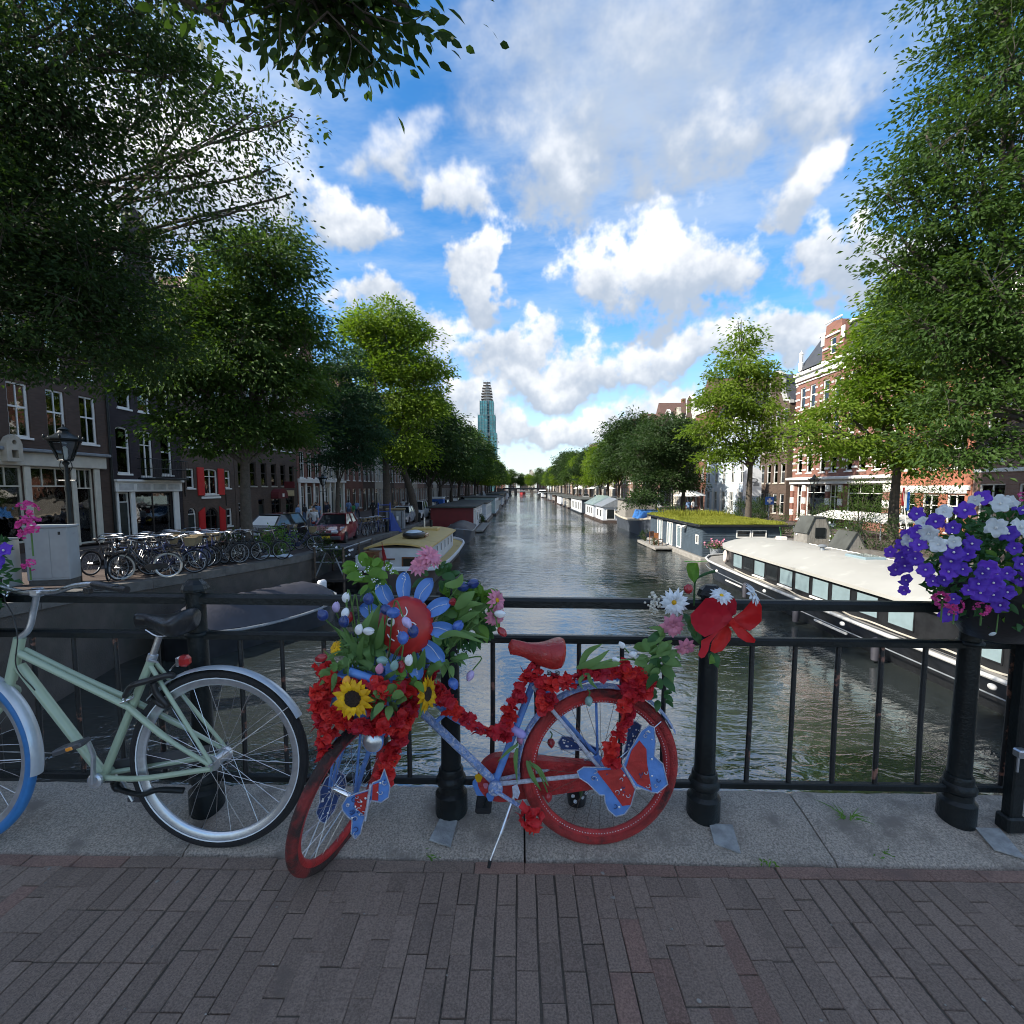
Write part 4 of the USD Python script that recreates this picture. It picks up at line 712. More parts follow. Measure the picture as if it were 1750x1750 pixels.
        (600, 1090, 585, 1105, .011), (640, 1150, 590, 1118, .012), (700, 1195, 712, 1160, .014), (720, 1180, 716, 1230, .012), (560, 1166, 545, 1172, .010), (575, 1160, 552, 1110, .007), (655, 1162, 690, 1140, .009), (628, 1095, 640, 1135, .014), (625, 1095, 655, 1130, .012), (606, 1140, 612, 1075, .012), (598, 1140, 600, 1082, .012), (615, 1140, 622, 1085, .012)]: lf(x0, y0, x1, y1, 1.86 + q.normal(0, .02), 1.82 + q.normal(0, .03), w)
    def sprig(cx, cy, dp, rx, ry, n, L, m, seed=0):
        """short leafy sprays: every leaf a part"""
        k = np.random.default_rng(seed)
        for i in range(n):
            a = k.uniform(0, 2 * PI); rr = k.random() ** .5; p = O(cx + rx * rr * math.cos(a) * .8, cy + ry * rr * math.sin(a) * .8, dp + k.normal(0, .03)); d = np.array([math.cos(a) + k.normal(0, .4), -.35 + k.normal(0, .3), -math.sin(a) + k.normal(0, .4) + .25]); d /= np.linalg.norm(d); l = L * k.uniform(.7, 1.2)
            v, f = blade([p, p + d * l * .55 + [0, 0, .004], p + d * l - [0, 0, .01]], l * .30, .25, 6, .75, k.normal(0, .5, 3) + [0, -1, .6]); b = B(); b.add(v, f); obj('leaf', b, m, t, smooth=True)
    sprig(628, 982, 1.95, 24, 26, 22, .055, 'leaf_soft', 1); sprig(652, 985, 1.96, 22, 24, 14, .05, 'leaf_soft', 2); sprig(640, 1010, 1.95, 20, 16, 8, .05, 'leaf_deep', 3); sprig(800, 1075, 1.97, 38, 28, 32, .05, 'leaf_deep', 4); sprig(805, 1025, 1.97, 26, 24, 14, .055, 'leaf_deep', 5); sprig(745, 985, 1.98, 30, 14, 14, .05, 'leaf_deep', 6); sprig(770, 1110, 1.96, 30, 12, 14, .045, 'leaf_deep', 7); sprig(655, 1200, 1.80, 24, 16, 12, .045, 'leaf_deep', 8); sprig(770, 1020, 1.97, 20, 24, 10, .05, 'leaf_soft', 9); sprig(815, 1040, 1.93, 30, 40, 30, .06, 'leaf_soft', 12); sprig(790, 1050, 1.93, 30, 40, 24, .06, 'leaf_tulip', 13); sprig(620, 1110, 1.86, 34, 26, 26, .055, 'leaf_tulip', 14); sprig(760, 1120, 1.88, 26, 26, 16, .05, 'leaf_tulip', 15); sprig(660, 1195, 1.76, 26, 18, 14, .05, 'leaf_tulip', 16); sprig(575, 1150, 1.80, 18, 14, 9, .045, 'leaf_tulip', 17); sprig(700, 1160, 1.80, 20, 14, 10, .05, 'leaf_soft', 18)
    b = B(); k = np.random.default_rng(4)
    for cx, cy in ((610, 967), (626, 975), (638, 992), (646, 1000), (618, 982), (664, 964), (668, 975), (780, 1120), (792, 1112), (690, 985)):
        for _ in range(7): b.ball(O(cx + k.normal(0, 3.5), cy + k.normal(0, 3.5), 1.89 + k.normal(0, .01)), .0026, None, 0)
    obj('tiny_white_flowers', b, 'tulip_white', t, kind='stuff')
    flower(t, O(716, 966, 1.90), (-.1, -.8, .6), .046, 14, .008, 'silk_pink', None, 'silk_pink', seed=1, label='pink silk dahlia above the blue petals'); flower(t, O(735, 951, 1.92), (.6, -.5, .7), .058, 14, .009, 'silk_pink', None, 'silk_pink', seed=2, label='topmost pink silk dahlia')
    flower(t, O(849, 1026, 1.88), (.7, -.6, .3), .048, 14, .008, 'silk_pink', None, 'sun_yellow', seed=3, label='pink silk daisy at the right of the bouquet'); flower(t, O(846, 1054, 1.88), (.4, -.8, -.1), .044, 14, .008, 'silk_pink', None, 'silk_pink', seed=4)
    flower(t, O(603, 1194, 1.72), (-.05, -1, .12), .076, 15, .013, 'sun_yellow', None, 'sun_brown', ((1.0, 0), (.86, .14)), 5, 'sunflower', 'open yellow silk sunflower on the front of the basket', .02, .42)
    flower(t, O(730, 1186, 1.82), (.95, -.35, .1), .068, 15, .012, 'sun_yellow', None, 'sun_brown', ((1.0, 0), (.86, .14)), 6, 'sunflower', 'yellow silk sunflower seen edge-on at the right of the basket', .02, .42)
    flower(t, O(573, 1107, 1.84), (-.6, -.6, .5), .032, 12, .007, 'sun_yellow', None, 'sun_yellow', seed=7)
    # tulips tied to the frame and rear
    for x, y, dp, m, rx, ry in ((941, 1268, 2.1, 'tulip_red', 940, 1250), (936, 1360, 1.98, 'tulip_red', 905, 1300), (1006, 1196, 2.0, 'tulip_mint', 1004, 1178), (889, 1262, 2.02, 'tulip_pink', 880, 1275)): tulip(O(rx, ry, dp), O((rx + x) / 2 + 3, (ry + y) / 2 - 4, dp - .01), O(x, y - 5, dp), (0.1, -.1, -1), m, .04, .016)
    for x0, y0, x1, y1, w in ((884, 1278, 884, 1340, .009), (886, 1272, 850, 1302, .007), (900, 1300, 925, 1352, .010), (902, 1302, 938, 1345, .009), (1004, 1150, 996, 1178, .008), (1005, 1150, 1022, 1178, .008), (985, 1142, 1042, 1110, .014), (990, 1144, 1030, 1100, .013), (1000, 1140, 1060, 1122, .012), (1010, 1142, 1062, 1134, .011)): lf(x0, y0, x1, y1, 1.99, 1.97, w)
    for x, y, dx, dz in ((1075, 1120, .9, .4), (1066, 1106, -.6, .7), (1058, 1128, -.9, .2)): tulip(O(1092, 1140, 2.02), O(1085, 1128, 2.0), O(x, y, 1.98), (dx, -.3, dz), 'tulip_white', .034, .012)
    def sp2(*a): sprig(*a)
    sp2(1122, 1128, 2.02, 26, 26, 26, .06, 'leaf_tulip', 21); sp2(1128, 1150, 2.0, 14, 14, 9, .06, 'leaf_deep', 22); sp2(1130, 1190, 2.04, 10, 28, 10, .05, 'leaf_deep', 23)
    return t
flower_bicycle()

def petal_sheet(pts, dep, root, droop, F0=None, n=150, seed=0):
    """a large curved petal: outline in the picture plane of depth dep, rolled towards the viewer away from its root"""
    pg = Polygon(pts).buffer(0); q = np.random.default_rng(seed); x0, y0, x1, y1 = pg.bounds; P = [p for p in np.array(shapely.segmentize(pg.exterior, 6).coords)[:-1]]
    while len(P) < n:
        p = np.array([q.uniform(x0, x1), q.uniform(y0, y1)])
        if pg.contains(shapely.Point(*p)): P.append(p)
    P = np.array(P); from scipy.spatial import Delaunay
    tri = Delaunay(P).simplices; c = P[tri].mean(1); tri = tri[shapely.contains_xy(pg, c[:, 0], c[:, 1])]; r = np.linalg.norm(P - root, axis=1); r = r / r.max()
    ang = np.arctan2(P[:, 1] - root[1], P[:, 0] - root[0]); dd = dep + droop * (r ** 2 - .4 * r) + .006 * np.sin(ang * 9 + seed) * r + .012 * (noise(np.c_[P * .06, P[:, :1] * 0 + seed]) - .5)
    return np.array([on(x, y, d) for (x, y), d in zip(P, dd)]), tri
def post_bouquet():
    z = lambda L: [(1050 + x / 6.48, 950 + y / 6.48) for x, y in L]; O = lambda x, y, d: on(x, y, d)
    t = thing('silk_flower_bunch', 'bunch of silk flowers with one huge red bloom tied to the railing post', 'flower bunch'); r = np.array(z([(1275, 730)])[0])
    b = B(); b.ball(O(*r, 2.02), (.02, .02, .02)); fl = obj('red_bloom', b, 'silk_poppy', t, label='huge red silk bloom')
    for k, (L, d, dr) in enumerate([([(1275, 730), (1250, 760), (1120, 850), (1000, 900), (900, 830), (850, 740), (842, 650), (930, 560), (1010, 470), (1090, 458), (1190, 520), (1270, 610), (1308, 680)], 2.0, -.16), ([(1310, 690), (1430, 600), (1530, 480), (1600, 490), (1632, 560), (1630, 720), (1560, 790), (1500, 830), (1430, 810), (1330, 760)], 2.04, -.06), ([(1265, 740), (1310, 700), (1400, 780), (1500, 860), (1565, 930), (1550, 965), (1460, 955), (1370, 900)], 1.99, -.10), ([(1250, 760), (1300, 840), (1285, 930), (1200, 1050), (1110, 1080), (1060, 1050), (1080, 950), (1150, 850)], 2.03, -.05), ([(1240, 770), (1140, 860), (1060, 960), (1040, 1050), (1000, 1120), (960, 1135), (925, 1095), (960, 1010), (960, 940), (1080, 870)], 2.0, -.12), ([(1250, 700), (1200, 560), (1220, 490), (1330, 470), (1355, 520), (1350, 640)], 2.06, .0)]):
        b = B(); b.add(*petal_sheet(z(L), d, r, dr, seed=k)); obj('petal', b, 'silk_poppy', fl, smooth=True)
    for i, (x, y, n_, R, m, lab) in enumerate([(660, 515, (-.15, -1, .1), .062, 'silk_white', 'round white silk daisy'), (1185, 440, (0, -.5, .85), .05, 'silk_white', 'white silk daisy behind the red bloom'), (1530, 430, (.75, -.45, .45), .055, 'silk_white', 'white silk daisy seen from the side, far right'), (650, 770, (-.1, -1, -.1), .055, 'silk_pink', 'upper pink silk lily'), (790, 1010, (.1, -.9, -.35), .046, 'silk_pink', 'lower pink silk lily')]):
        flower(t, O(1050 + x / 6.48, 950 + y / 6.48, 2.0), n_, R, 14 if i < 3 else 8, .0085 if i < 3 else .012, m, None, 'sun_yellow' if i < 3 else m, ((1, 0), (.82, .2)), 40 + i, 'silk_daisy' if i < 3 else 'silk_lily', lab, cr=.16)
    b = B(); k = np.random.default_rng(8)
    for _ in range(60): b.ball(O(1118 + k.normal(0, 5), 1031 + k.normal(0, 8), 2.03 + k.normal(0, .012)), .005, None, 1)
    obj('dried_flower_head', b, 'cream_paint', t, kind='stuff')
    for a, c, w, m in [(((1100, 960)), (920, 1030), .014, 0)][:0]: pass
    b = B(); b.tube(spline([O(1186, 1035, 2.05), O(1187, 1005, 2.05), O(1190, 990, 2.05), O(1205, 981, 2.05), O(1222, 976, 2.05)], 16), [.004] * 10 + [.006] * 6, 8); obj('stalk', b, 'leaf_deep', t, smooth=50)
    b = B(); b.add(*petal_sheet(z([(880, 300), (820, 230), (795, 130), (810, 80), (920, 76), (940, 150), (935, 230)]), 2.03, np.array(z([(885, 300)])[0]), -.04, seed=9)); obj('bud_leaf', b, 'leaf_soft', t, smooth=True)
    q = np.random.default_rng(2)
    def lf(x0, y0, x1, y1, w, m): a, c = O(1050 + x0 / 6.48, 950 + y0 / 6.48, 2.03), O(1050 + x1 / 6.48, 950 + y1 / 6.48, 2.0); v, f = blade([a, (a + c) / 2 + [0, -.015, .008], c], w, .25, 8); b = B(); b.add(v, f); obj('leaf', b, m, t, smooth=True)
    for x0, y0, x1, y1, w, m in [(560, 850, 360, 1020, .016, 'leaf_tulip'), (560, 850, 330, 960, .018, 'leaf_deep'), (600, 840, 375, 790, .010, 'leaf_tulip'), (560, 900, 480, 830, .016, 'leaf_tulip'), (860, 830, 960, 990, .018, 'leaf_deep'), (820, 760, 900, 900, .016, 'leaf_deep'), (720, 1040, 350, 1150, .008, 'leaf_tulip'), (560, 1060, 600, 1220, .024, 'leaf_deep'), (480, 1080, 380, 1290, .02, 'leaf_deep'), (640, 940, 380, 1080, .010, 'leaf_tulip'), (1060, 1070, 1150, 1240, .022, 'leaf_deep'), (1120, 1100, 1050, 1200, .018, 'leaf_soft'), (780, 640, 840, 800, .014, 'leaf_deep'), (640, 1060, 740, 1160, .008, 'leaf_tulip')]: lf(x0, y0, x1, y1, w, m)
    b = B(); b.add(*egg(O(1174, 1014, 2.05), (.2, -.3, 1), .04, .018).get()); obj('red_bud', b, 'tulip_red', t, smooth=50)
post_bouquet()

def petunia(t, c, nrm, r, m, seed, name='petunia'):
    """trumpet flower of five joined, ruffled lobes"""
    F = frame(nrm); q = np.random.default_rng(seed); n = 30; a = np.arange(n) * 2 * PI / n; lob = 1 - .22 * np.abs(np.cos(2.5 * a + seed)) ** 6 + q.normal(0, .035, n); V = [[0, 0, -.45 * r]]
    for s, z in ((.12, -.34), (.26, -.14), (.6, .0), (.85, .03), (1.0, -.05)): V += list(np.stack([np.cos(a) * r * s * (lob if s > .5 else 1), np.sin(a) * r * s * (lob if s > .5 else 1), r * (z + q.uniform(-.1, .35) * s * s * np.cos(a + seed) + (.20 * np.sin(5 * a + 2 * seed) + q.normal(0, .11, n)) * (s > .9) + .02 * q.normal(size=n) * (s > .5))], 1))
    f = [(0, 1 + k, 1 + (k + 1) % n) for k in range(n)]; b = B(); b.add(V, f, F, c); g = [(1 + i * n + k, 1 + (i + 1) * n + k, 1 + (i + 1) * n + (k + 1) % n, 1 + i * n + (k + 1) % n) for i in range(4) for k in range(n)]; b.add(V, g, F, c)
    o = obj(name, b, m, t, smooth=True); b = B(); b.lathe([(.13 * r, -.10 * r), (.10 * r, .02 * r), (.02 * r, .05 * r)], 8, F, c); obj('throat', b, 'eye_white', o, smooth=50)
def umbel(t, c, r, m, seed, n=16, name='geranium'):
    q = np.random.default_rng(seed); F = B(); b = B(); b.tube(spline([np.asarray(c) - [0, 0, r * 2.4], np.asarray(c) - [0, 0, r], c], 6), .003, 5); o = obj(name, b, 'leaf_tulip', t)
    for k in range(n):
        d = q.normal(size=3) + [0, -.4, .35]; d /= np.linalg.norm(d); p = np.asarray(c) + d * r * .8; b = blossom(p, d, r * .36, seed * 50 + k, 5); obj('floret', b, m, o, smooth=True)
def flower_basket(name, label, c, R, flowers, nleaf, seed):
    t = thing(name, label, 'flower basket'); c = np.asarray(c, float); b = B(); b.lathe([(.05, -.24), (.12, -.22), (.17, -.14), (.19, -.05), (.195, .0), (.18, .005)], 20, None, c); obj('pot', b, 'grey_plastic' if 0 else 'black_vinyl', t, smooth=50)
    b = B(); b.tube(spline([c + [.0, .19, -.02], c + [0, .20, .0], c + [0, .2, -.1]], 6), .006, 6); obj('hook', b, 'black_iron', t)
    q = np.random.default_rng(seed); d = q.normal(size=(nleaf, 3)); d /= np.linalg.norm(d, axis=1, keepdims=True); rad = R * q.random(nleaf) ** .28; P = c + d * rad[:, None] * [1, .85, 1] + [0, 0, .05]; keep = P[:, 2] > c[2] - R * .62; P, d = P[keep], d[keep]
    D = d * .8 + q.normal(0, .7, P.shape) + [0, 0, -.1]; N = d + q.normal(0, .4, P.shape) + [0, -.2, .4]; nl = min(220, len(P)); order = np.argsort(P[:, 1]); P, D, N = P[order], D[order], N[order]
    for k in range(nl):
        L = q.uniform(.035, .06); dk = D[k] / np.linalg.norm(D[k]); v, f = blade([P[k], P[k] + dk * L * .5 + N[k] * .003, P[k] + dk * L - [0, 0, .006]], L * .24, .2, 5, .75, N[k]); b = B(); b.add(v, f); obj('leaf', b, 'leaf_deep' if k % 3 else 'leaf_soft', t, smooth=True)
    b = B(); b.add(*leaves(P[nl:], D[nl:], N[nl:], q.uniform(.03, .055, len(P) - nl), q.uniform(.018, .028, len(P) - nl))); obj('foliage', b, 'leaf_deep', t, kind='stuff')
    for k in range(26):
        a = q.uniform(-PI, 0); e = c + np.array([math.cos(a) * R * q.uniform(.8, 1.15), math.sin(a) * R * q.uniform(.5, 1.0), q.uniform(-.22, .22)]); b = B(); b.tube(spline([c + [0, 0, .02], (c + e) / 2 + [0, 0, .05], e], 6), .0022, 4); s_ = obj('stem', b, 'leaf_tulip', t); b = B(); d = e - c; d = d / np.linalg.norm(d) + q.normal(0, .3, 3) + [0, 0, .3]; b.add(*egg(e, d, q.uniform(.016, .03), .006, 5, k).get()); obj('bud', b, ('petunia_purple', 'leaf_soft', 'petunia_white')[k % 3], s_, smooth=50)
    for i, (x, y, m, dp, r) in enumerate(flowers):
        p = on(x, y, dp); nr = (p - c - [0, 0, .03]); nr /= np.linalg.norm(nr); nr = nr + np.array([-.15, -.7, .1]) + q.normal(0, .25, 3)
        if m == 'g': umbel(t, p, r, 'geranium_pink', seed * 10 + i)
        else: petunia(t, p, nr + q.normal(0, .22, 3), r * q.uniform(.72, 1.15), m, seed * 10 + i)
    return t
def baskets():
    zz = lambda x, y: (1500 + x / 6.25, 820 + y / 6.25); P, W = 'petunia_purple', 'petunia_white'; fl = []; c = np.array([1.955, 2.06, 1.12]); q = np.random.default_rng(1)
    pu = [(620, 445), (800, 510), (1125, 190), (930, 320), (1010, 680), (815, 770), (960, 790), (780, 870), (910, 955), (760, 980), (325, 750), (310, 580), (415, 360), (290, 920), (300, 1070), (510, 960), (1120, 1000), (1380, 1000), (1240, 1100), (970, 1180), (1100, 1210), (1390, 1200), (1310, 1340), (810, 1270), (1400, 570), (1460, 730), (130, 770), (260, 690), (440, 690), (590, 1080), (710, 1070), (1530, 1060), (1500, 1460), (1550, 320), (1540, 900), (1240, 1230), (1080, 1110), (400, 840), (190, 960), (260, 830), (280, 1180), (760, 1440), (420, 560), (1180, 950)]
    wh = [(490, 450), (540, 580), (340, 650), (810, 660), (1310, 250), (1440, 230), (1270, 510), (710, 340), (1040, 215), (1540, 500), (640, 690)]
    def dep(x, y): px, py = zz(x, y); rr = math.hypot((px - 1655) / 130, (py - 945) / 120); return 2.06 - .30 * math.sqrt(max(0.02, 1 - min(1, rr) ** 2))
    for x, y in pu: fl.append((*zz(x, y), P, dep(x, y), .031 if x > 480 else .025))
    for x, y in wh: fl.append((*zz(x, y), W, dep(x, y), .031 if x != 1310 else .037))
    for x, y, r in ((690, 1290, .032), (820, 1350, .028), (1110, 1380, .026), (1550, 190, .022)): fl.append((*zz(x, y), 'g', dep(x, y), r))
    flower_basket('hanging_flower_basket', 'hanging basket of purple and white petunias on the railing at right', c, .25, fl, 1500, 5)
    fl = [(47, 871, 'g', 2.0, .034), (53, 903, 'g', 1.95, .045), (51, 966, 'g', 1.95, .024), (5, 940, P, 1.95, .034), (-12, 960, P, 1.95, .034), (-40, 920, W, 1.9, .034), (-20, 985, P, 1.95, .03), (-60, 950, P, 1.9, .034)]
    flower_basket('hanging_flower_basket', 'hanging basket of purple petunias and pink geraniums at the left edge', (-2.40, 2.06, 1.10), .25, fl, 700, 6)
    t = thing('iron_stanchion', 'black iron bar with a silver clamp at the right edge of the railing', 'bar'); x = on(1736, 1300, 2.12)[0]; b = B(); b.rbox((x - .02, 2.10, .05), (x + .035, 2.15, 1.0), .006); b.rbox((x - .035, 2.09, .02), (x + .05, 2.16, .09), .008); obj('bar', b, 'black_iron', t)
    b = B(); p = on(1741, 1288, 2.08); b.rbox(p - [.012, .02, .015], p + [.03, .02, .02], .006); b.ball(p + [0, -.012, .012], (.008, .008, .008)); b.rod(p, p + [0, 0, -.08], .005, n=6); obj('clamp', b, 'alloy', t)
    # greenery in a dark pot on the kerb, seen through the rear wheel
    t = thing('potted_plant', 'small potted plant on the kerb seen through the rear wheel', 'potted plant'); c = on(985, 1398, 2.24); b = B(); b.lathe([(.04, .0), (.055, .10), (.058, .11), (.05, .112)], 16, None, (c[0], 2.235, .06 + bz(c[0]))); obj('pot', b, 'black_vinyl', t, smooth=50)
    q = np.random.default_rng(9)
    for k in range(34):
        p = np.array([c[0], 2.235, .17]) + q.normal(0, .02, 3); d = q.normal(0, 1, 3) * [1, .6, 1] + [0, 0, .5]; d /= np.linalg.norm(d); v, f = blade([p, p + d * .04, p + d * .07 - [0, 0, .02]], .013, .2, 5, .75, q.normal(0, .5, 3) + [0, -1, .5]); b = B(); b.add(v, f); obj('leaf', b, 'leaf_deep', t, smooth=True)
    b = B()
    for k in range(26): b.add(*cup(np.array([c[0], 2.19, .18]) + q.normal(0, .035, 3), q.normal(0, .4, 3) + [0, -1, .3], .008, k))
    obj('small_white_flowers', b, 'silk_white', t, kind='stuff')
baskets()
def weeds():
    q = np.random.default_rng(21)
    for i, (px, py, h, n, lab) in enumerate([(1448, 1402, .075, 26, 'tuft of yellow green grass in the kerb joint at right'), (745, 1460, .03, 18, 'small weed between kerb and paving before the decorated bicycle'), (125, 1448, .03, 16, 'small weed at the kerb foot on the left'), (1308, 1472, .025, 12, 'tiny weed at the kerb foot below the railing bars at right'), (1512, 1462, .025, 12, 'tiny weed where the kerb joint meets the paving')]):
        c = on(px, py, 0); d = FWD + RGT * (px - 875) / 875 - UPV * (py - 911) / 875; z = .02 if i == 0 else .0; c = EYE + d * (z + .0 - 1.5) / d[2]; b = B()
        for k in range(n):
            p = c + np.r_[q.normal(0, .018 if i else .012, 2), -.012]; e = np.array([q.normal(0, .6), q.normal(0, .5), 1.0]) * h * q.uniform(.5, 1.1); v, f = blade([p, p + e * .6, p + e + [e[0] * .5, e[1] * .5, -h * .2]], .0022 if i == 0 else .004, .2, 5); b.add(v, f)
        solo('weed', b, 'leaf_soft', lab, 'weed', kind=None)
weeds()

# ---------------------------------------------------------------- canal houses
brickmat('brick_brown', (.075, .05, .04), (.10, .066, .052), (.075, .065, .055)); brickmat('brick_dark', (.035, .028, .032), (.05, .040, .044), (.035, .03, .03)); brickmat('brick_umber', (.085, .06, .046), (.12, .082, .062), (.10, .09, .08))
brickmat('brick_red', (.19, .078, .055), (.26, .105, .075), (.25, .2, .17)); brickmat('brick_orange', (.34, .13, .08), (.40, .155, .095), (.34, .15, .10)); brickmat('brick_pink', (.22, .13, .10), (.28, .17, .13), (.28, .24, .2)); brickmat('brick_rust', (.16, .065, .045), (.22, .09, .06), (.17, .14, .12))
mat('shutter_red', (.50, .018, .02), .4, .1, 5, .1); mat('pale_blue_wall', (.52, .60, .66), .7, .08, 1.5, .2, 20); mat('sand_stone', (.42, .38, .31), .8, .15, 3, .3, 30); mat('awning_red', (.11, .012, .014), .7, .12, 6); mat('sign_yellow', (.42, .33, .18), .6, .1, 6); mat('zinc', (.23, .25, .27), .45, .15, 4, .15, 20, metal=.3); mat('door_green', (.02, .045, .035), .4, .15, 5)
def arch_rect(x0, x1, z0, z1, rise=0.0):
    if not rise: return sbox(x0, z0, x1, z1)
    a = np.linspace(PI, 0, 9); return Polygon([(x0, z0)] + [((x0 + x1) / 2 + math.cos(t) * (x1 - x0) / 2, z1 - rise + math.sin(t) * rise) for t in a] + [(x1, z0)])
def window(h, x0, x1, z0, z1, style='sash', fm='white_paint', rise=0.0, curtain=0.0, yq=.0, label=None):
    """a sash window set into the wall: frame and bars, with its pane (and curtains) as sub-parts"""
    U = up_xz(); w = B(); o = arch_rect(x0 + .004, x1 - .004, z0 + .004, z1 - .004, rise); f = .075 if style != 'door' else .06
    w.poly(o.difference(o.buffer(-f, join_style=2)), -.16 - yq, -.07 - yq, U)
    W, H = x1 - x0, z1 - z0; cx = (x0 + x1) / 2
    def bar(a, b_, c, d, y0=.085, y1=.14): w.box((a, y0 + yq, c), (b_, y1 + yq, d))
    if style in ('sash', 'sash4', 'sash6'):
        zt = z0 + H * .56; bar(x0 + f, x1 - f, zt - .035, zt + .035, .08, .15)
        if style != 'sash': bar(cx - .018, cx + .018, zt + .035, z1 - f - rise * .2); bar(cx - .018, cx + .018, z0 + f, zt - .035)
        if style == 'sash6': q = (z0 + zt) / 2; bar(x0 + f, cx - .018, q - .015, q + .015); bar(cx + .018, x1 - f, q - .015, q + .015)
    elif style == 'shop': bar(x0 + f, x1 - f, z1 - H * .27, z1 - H * .27 + .06); [bar(x0 + W * k / 3 - .02, x0 + W * k / 3 + .02, z1 - H * .27 + .06, z1 - f) for k in (1, 2)]
    elif style == 'door': bar(x0 + f, x1 - f, z1 - H * .22, z1 - H * .22 + .05)
    elif style == 'pair': bar(cx - .03, cx + .03, z0 + f, z1 - f - rise * .1); bar(x0 + f, cx - .03, z0 + H * .68, z0 + H * .68 + .05); bar(cx + .03, x1 - f, z0 + H * .68, z0 + H * .68 + .05)
    p = obj('window' if style != 'door' else 'door', w, fm, h, label=label)
    if style == 'door':
        b = B(); b.box((x0 + f, .10 + yq, z0 + .01), (x1 - f, .145 + yq, z1 - H * .22)); [b.box((x0 + f + .08, .088 + yq, z0 + a), (x1 - f - .08, .10 + yq, z0 + c)) for a, c in ((.15, H * .3), (H * .36, H * .70))]; obj('door_leaf', b, 'dark_door', p); g = sbox(x0 + f, z1 - H * .22 + .05, x1 - f, z1 - f)
    else: g = o.buffer(-f + .004, join_style=2)
    b = B(); b.poly(g, -.122 - yq, -.116 - yq, U); obj('pane', b, 'window_glass', p)
    if curtain:
        b = B(); n = 26
        for s in (0, 1):
            ww = (W / 2 - f) * curtain; xs = np.linspace(x0 + f, x0 + f + ww, n) if s == 0 else np.linspace(x1 - f - ww, x1 - f, n); y = .24 + .018 * np.sin(np.arange(n) * 1.9)
            b.add(np.concatenate([np.stack([xs, y, 0 * xs + z0 + .05], 1), np.stack([xs, y, 0 * xs + z1 - f], 1)]), [(k, k + 1, n + k + 1, n + k) for k in range(n - 1)])
        obj('curtain', b, 'curtain', p)
    if style != 'door' and style != 'shop' and yq == 0: b = B(); b.rbox((x0 - .06, -.06, z0 - .09), (x1 + .06, .10, z0), .01); obj('sill', b, fm if fm == 'white_paint' else 'sand_stone', p)
    return p
GABLES = {  # outline above the eave as fractions: (x from 0 to 1, height from 0 to 1)
    'neck': [(1, 0), (1, .06), (.80, .10), (.74, .30), (.70, .34), (.70, .78), (.74, .80), (.66, .88), (.5, 1), (.34, .88), (.26, .80), (.30, .78), (.30, .34), (.26, .30), (.20, .10), (0, .06), (0, 0)],
    'bell': [(1, 0), (1, .10), (.92, .18), (.82, .40), (.74, .70), (.68, .80), (.62, .90), (.5, 1), (.38, .90), (.32, .80), (.26, .70), (.18, .40), (.08, .18), (0, .10), (0, 0)],
    'spout': [(1, 0), (.58, .86), (.58, 1), (.42, 1), (.42, .86), (0, 0)],
    'step': [(1, 0), (1, .16), (.88, .16), (.88, .34), (.76, .34), (.76, .52), (.64, .52), (.64, .72), (.56, .72), (.56, 1), (.44, 1), (.44, .72), (.36, .72), (.36, .52), (.24, .52), (.24, .34), (.12, .34), (.12, .16), (0, .16), (0, 0)],
    'cornice': [(1, 0), (1, .10), (0, .10), (0, 0)]}
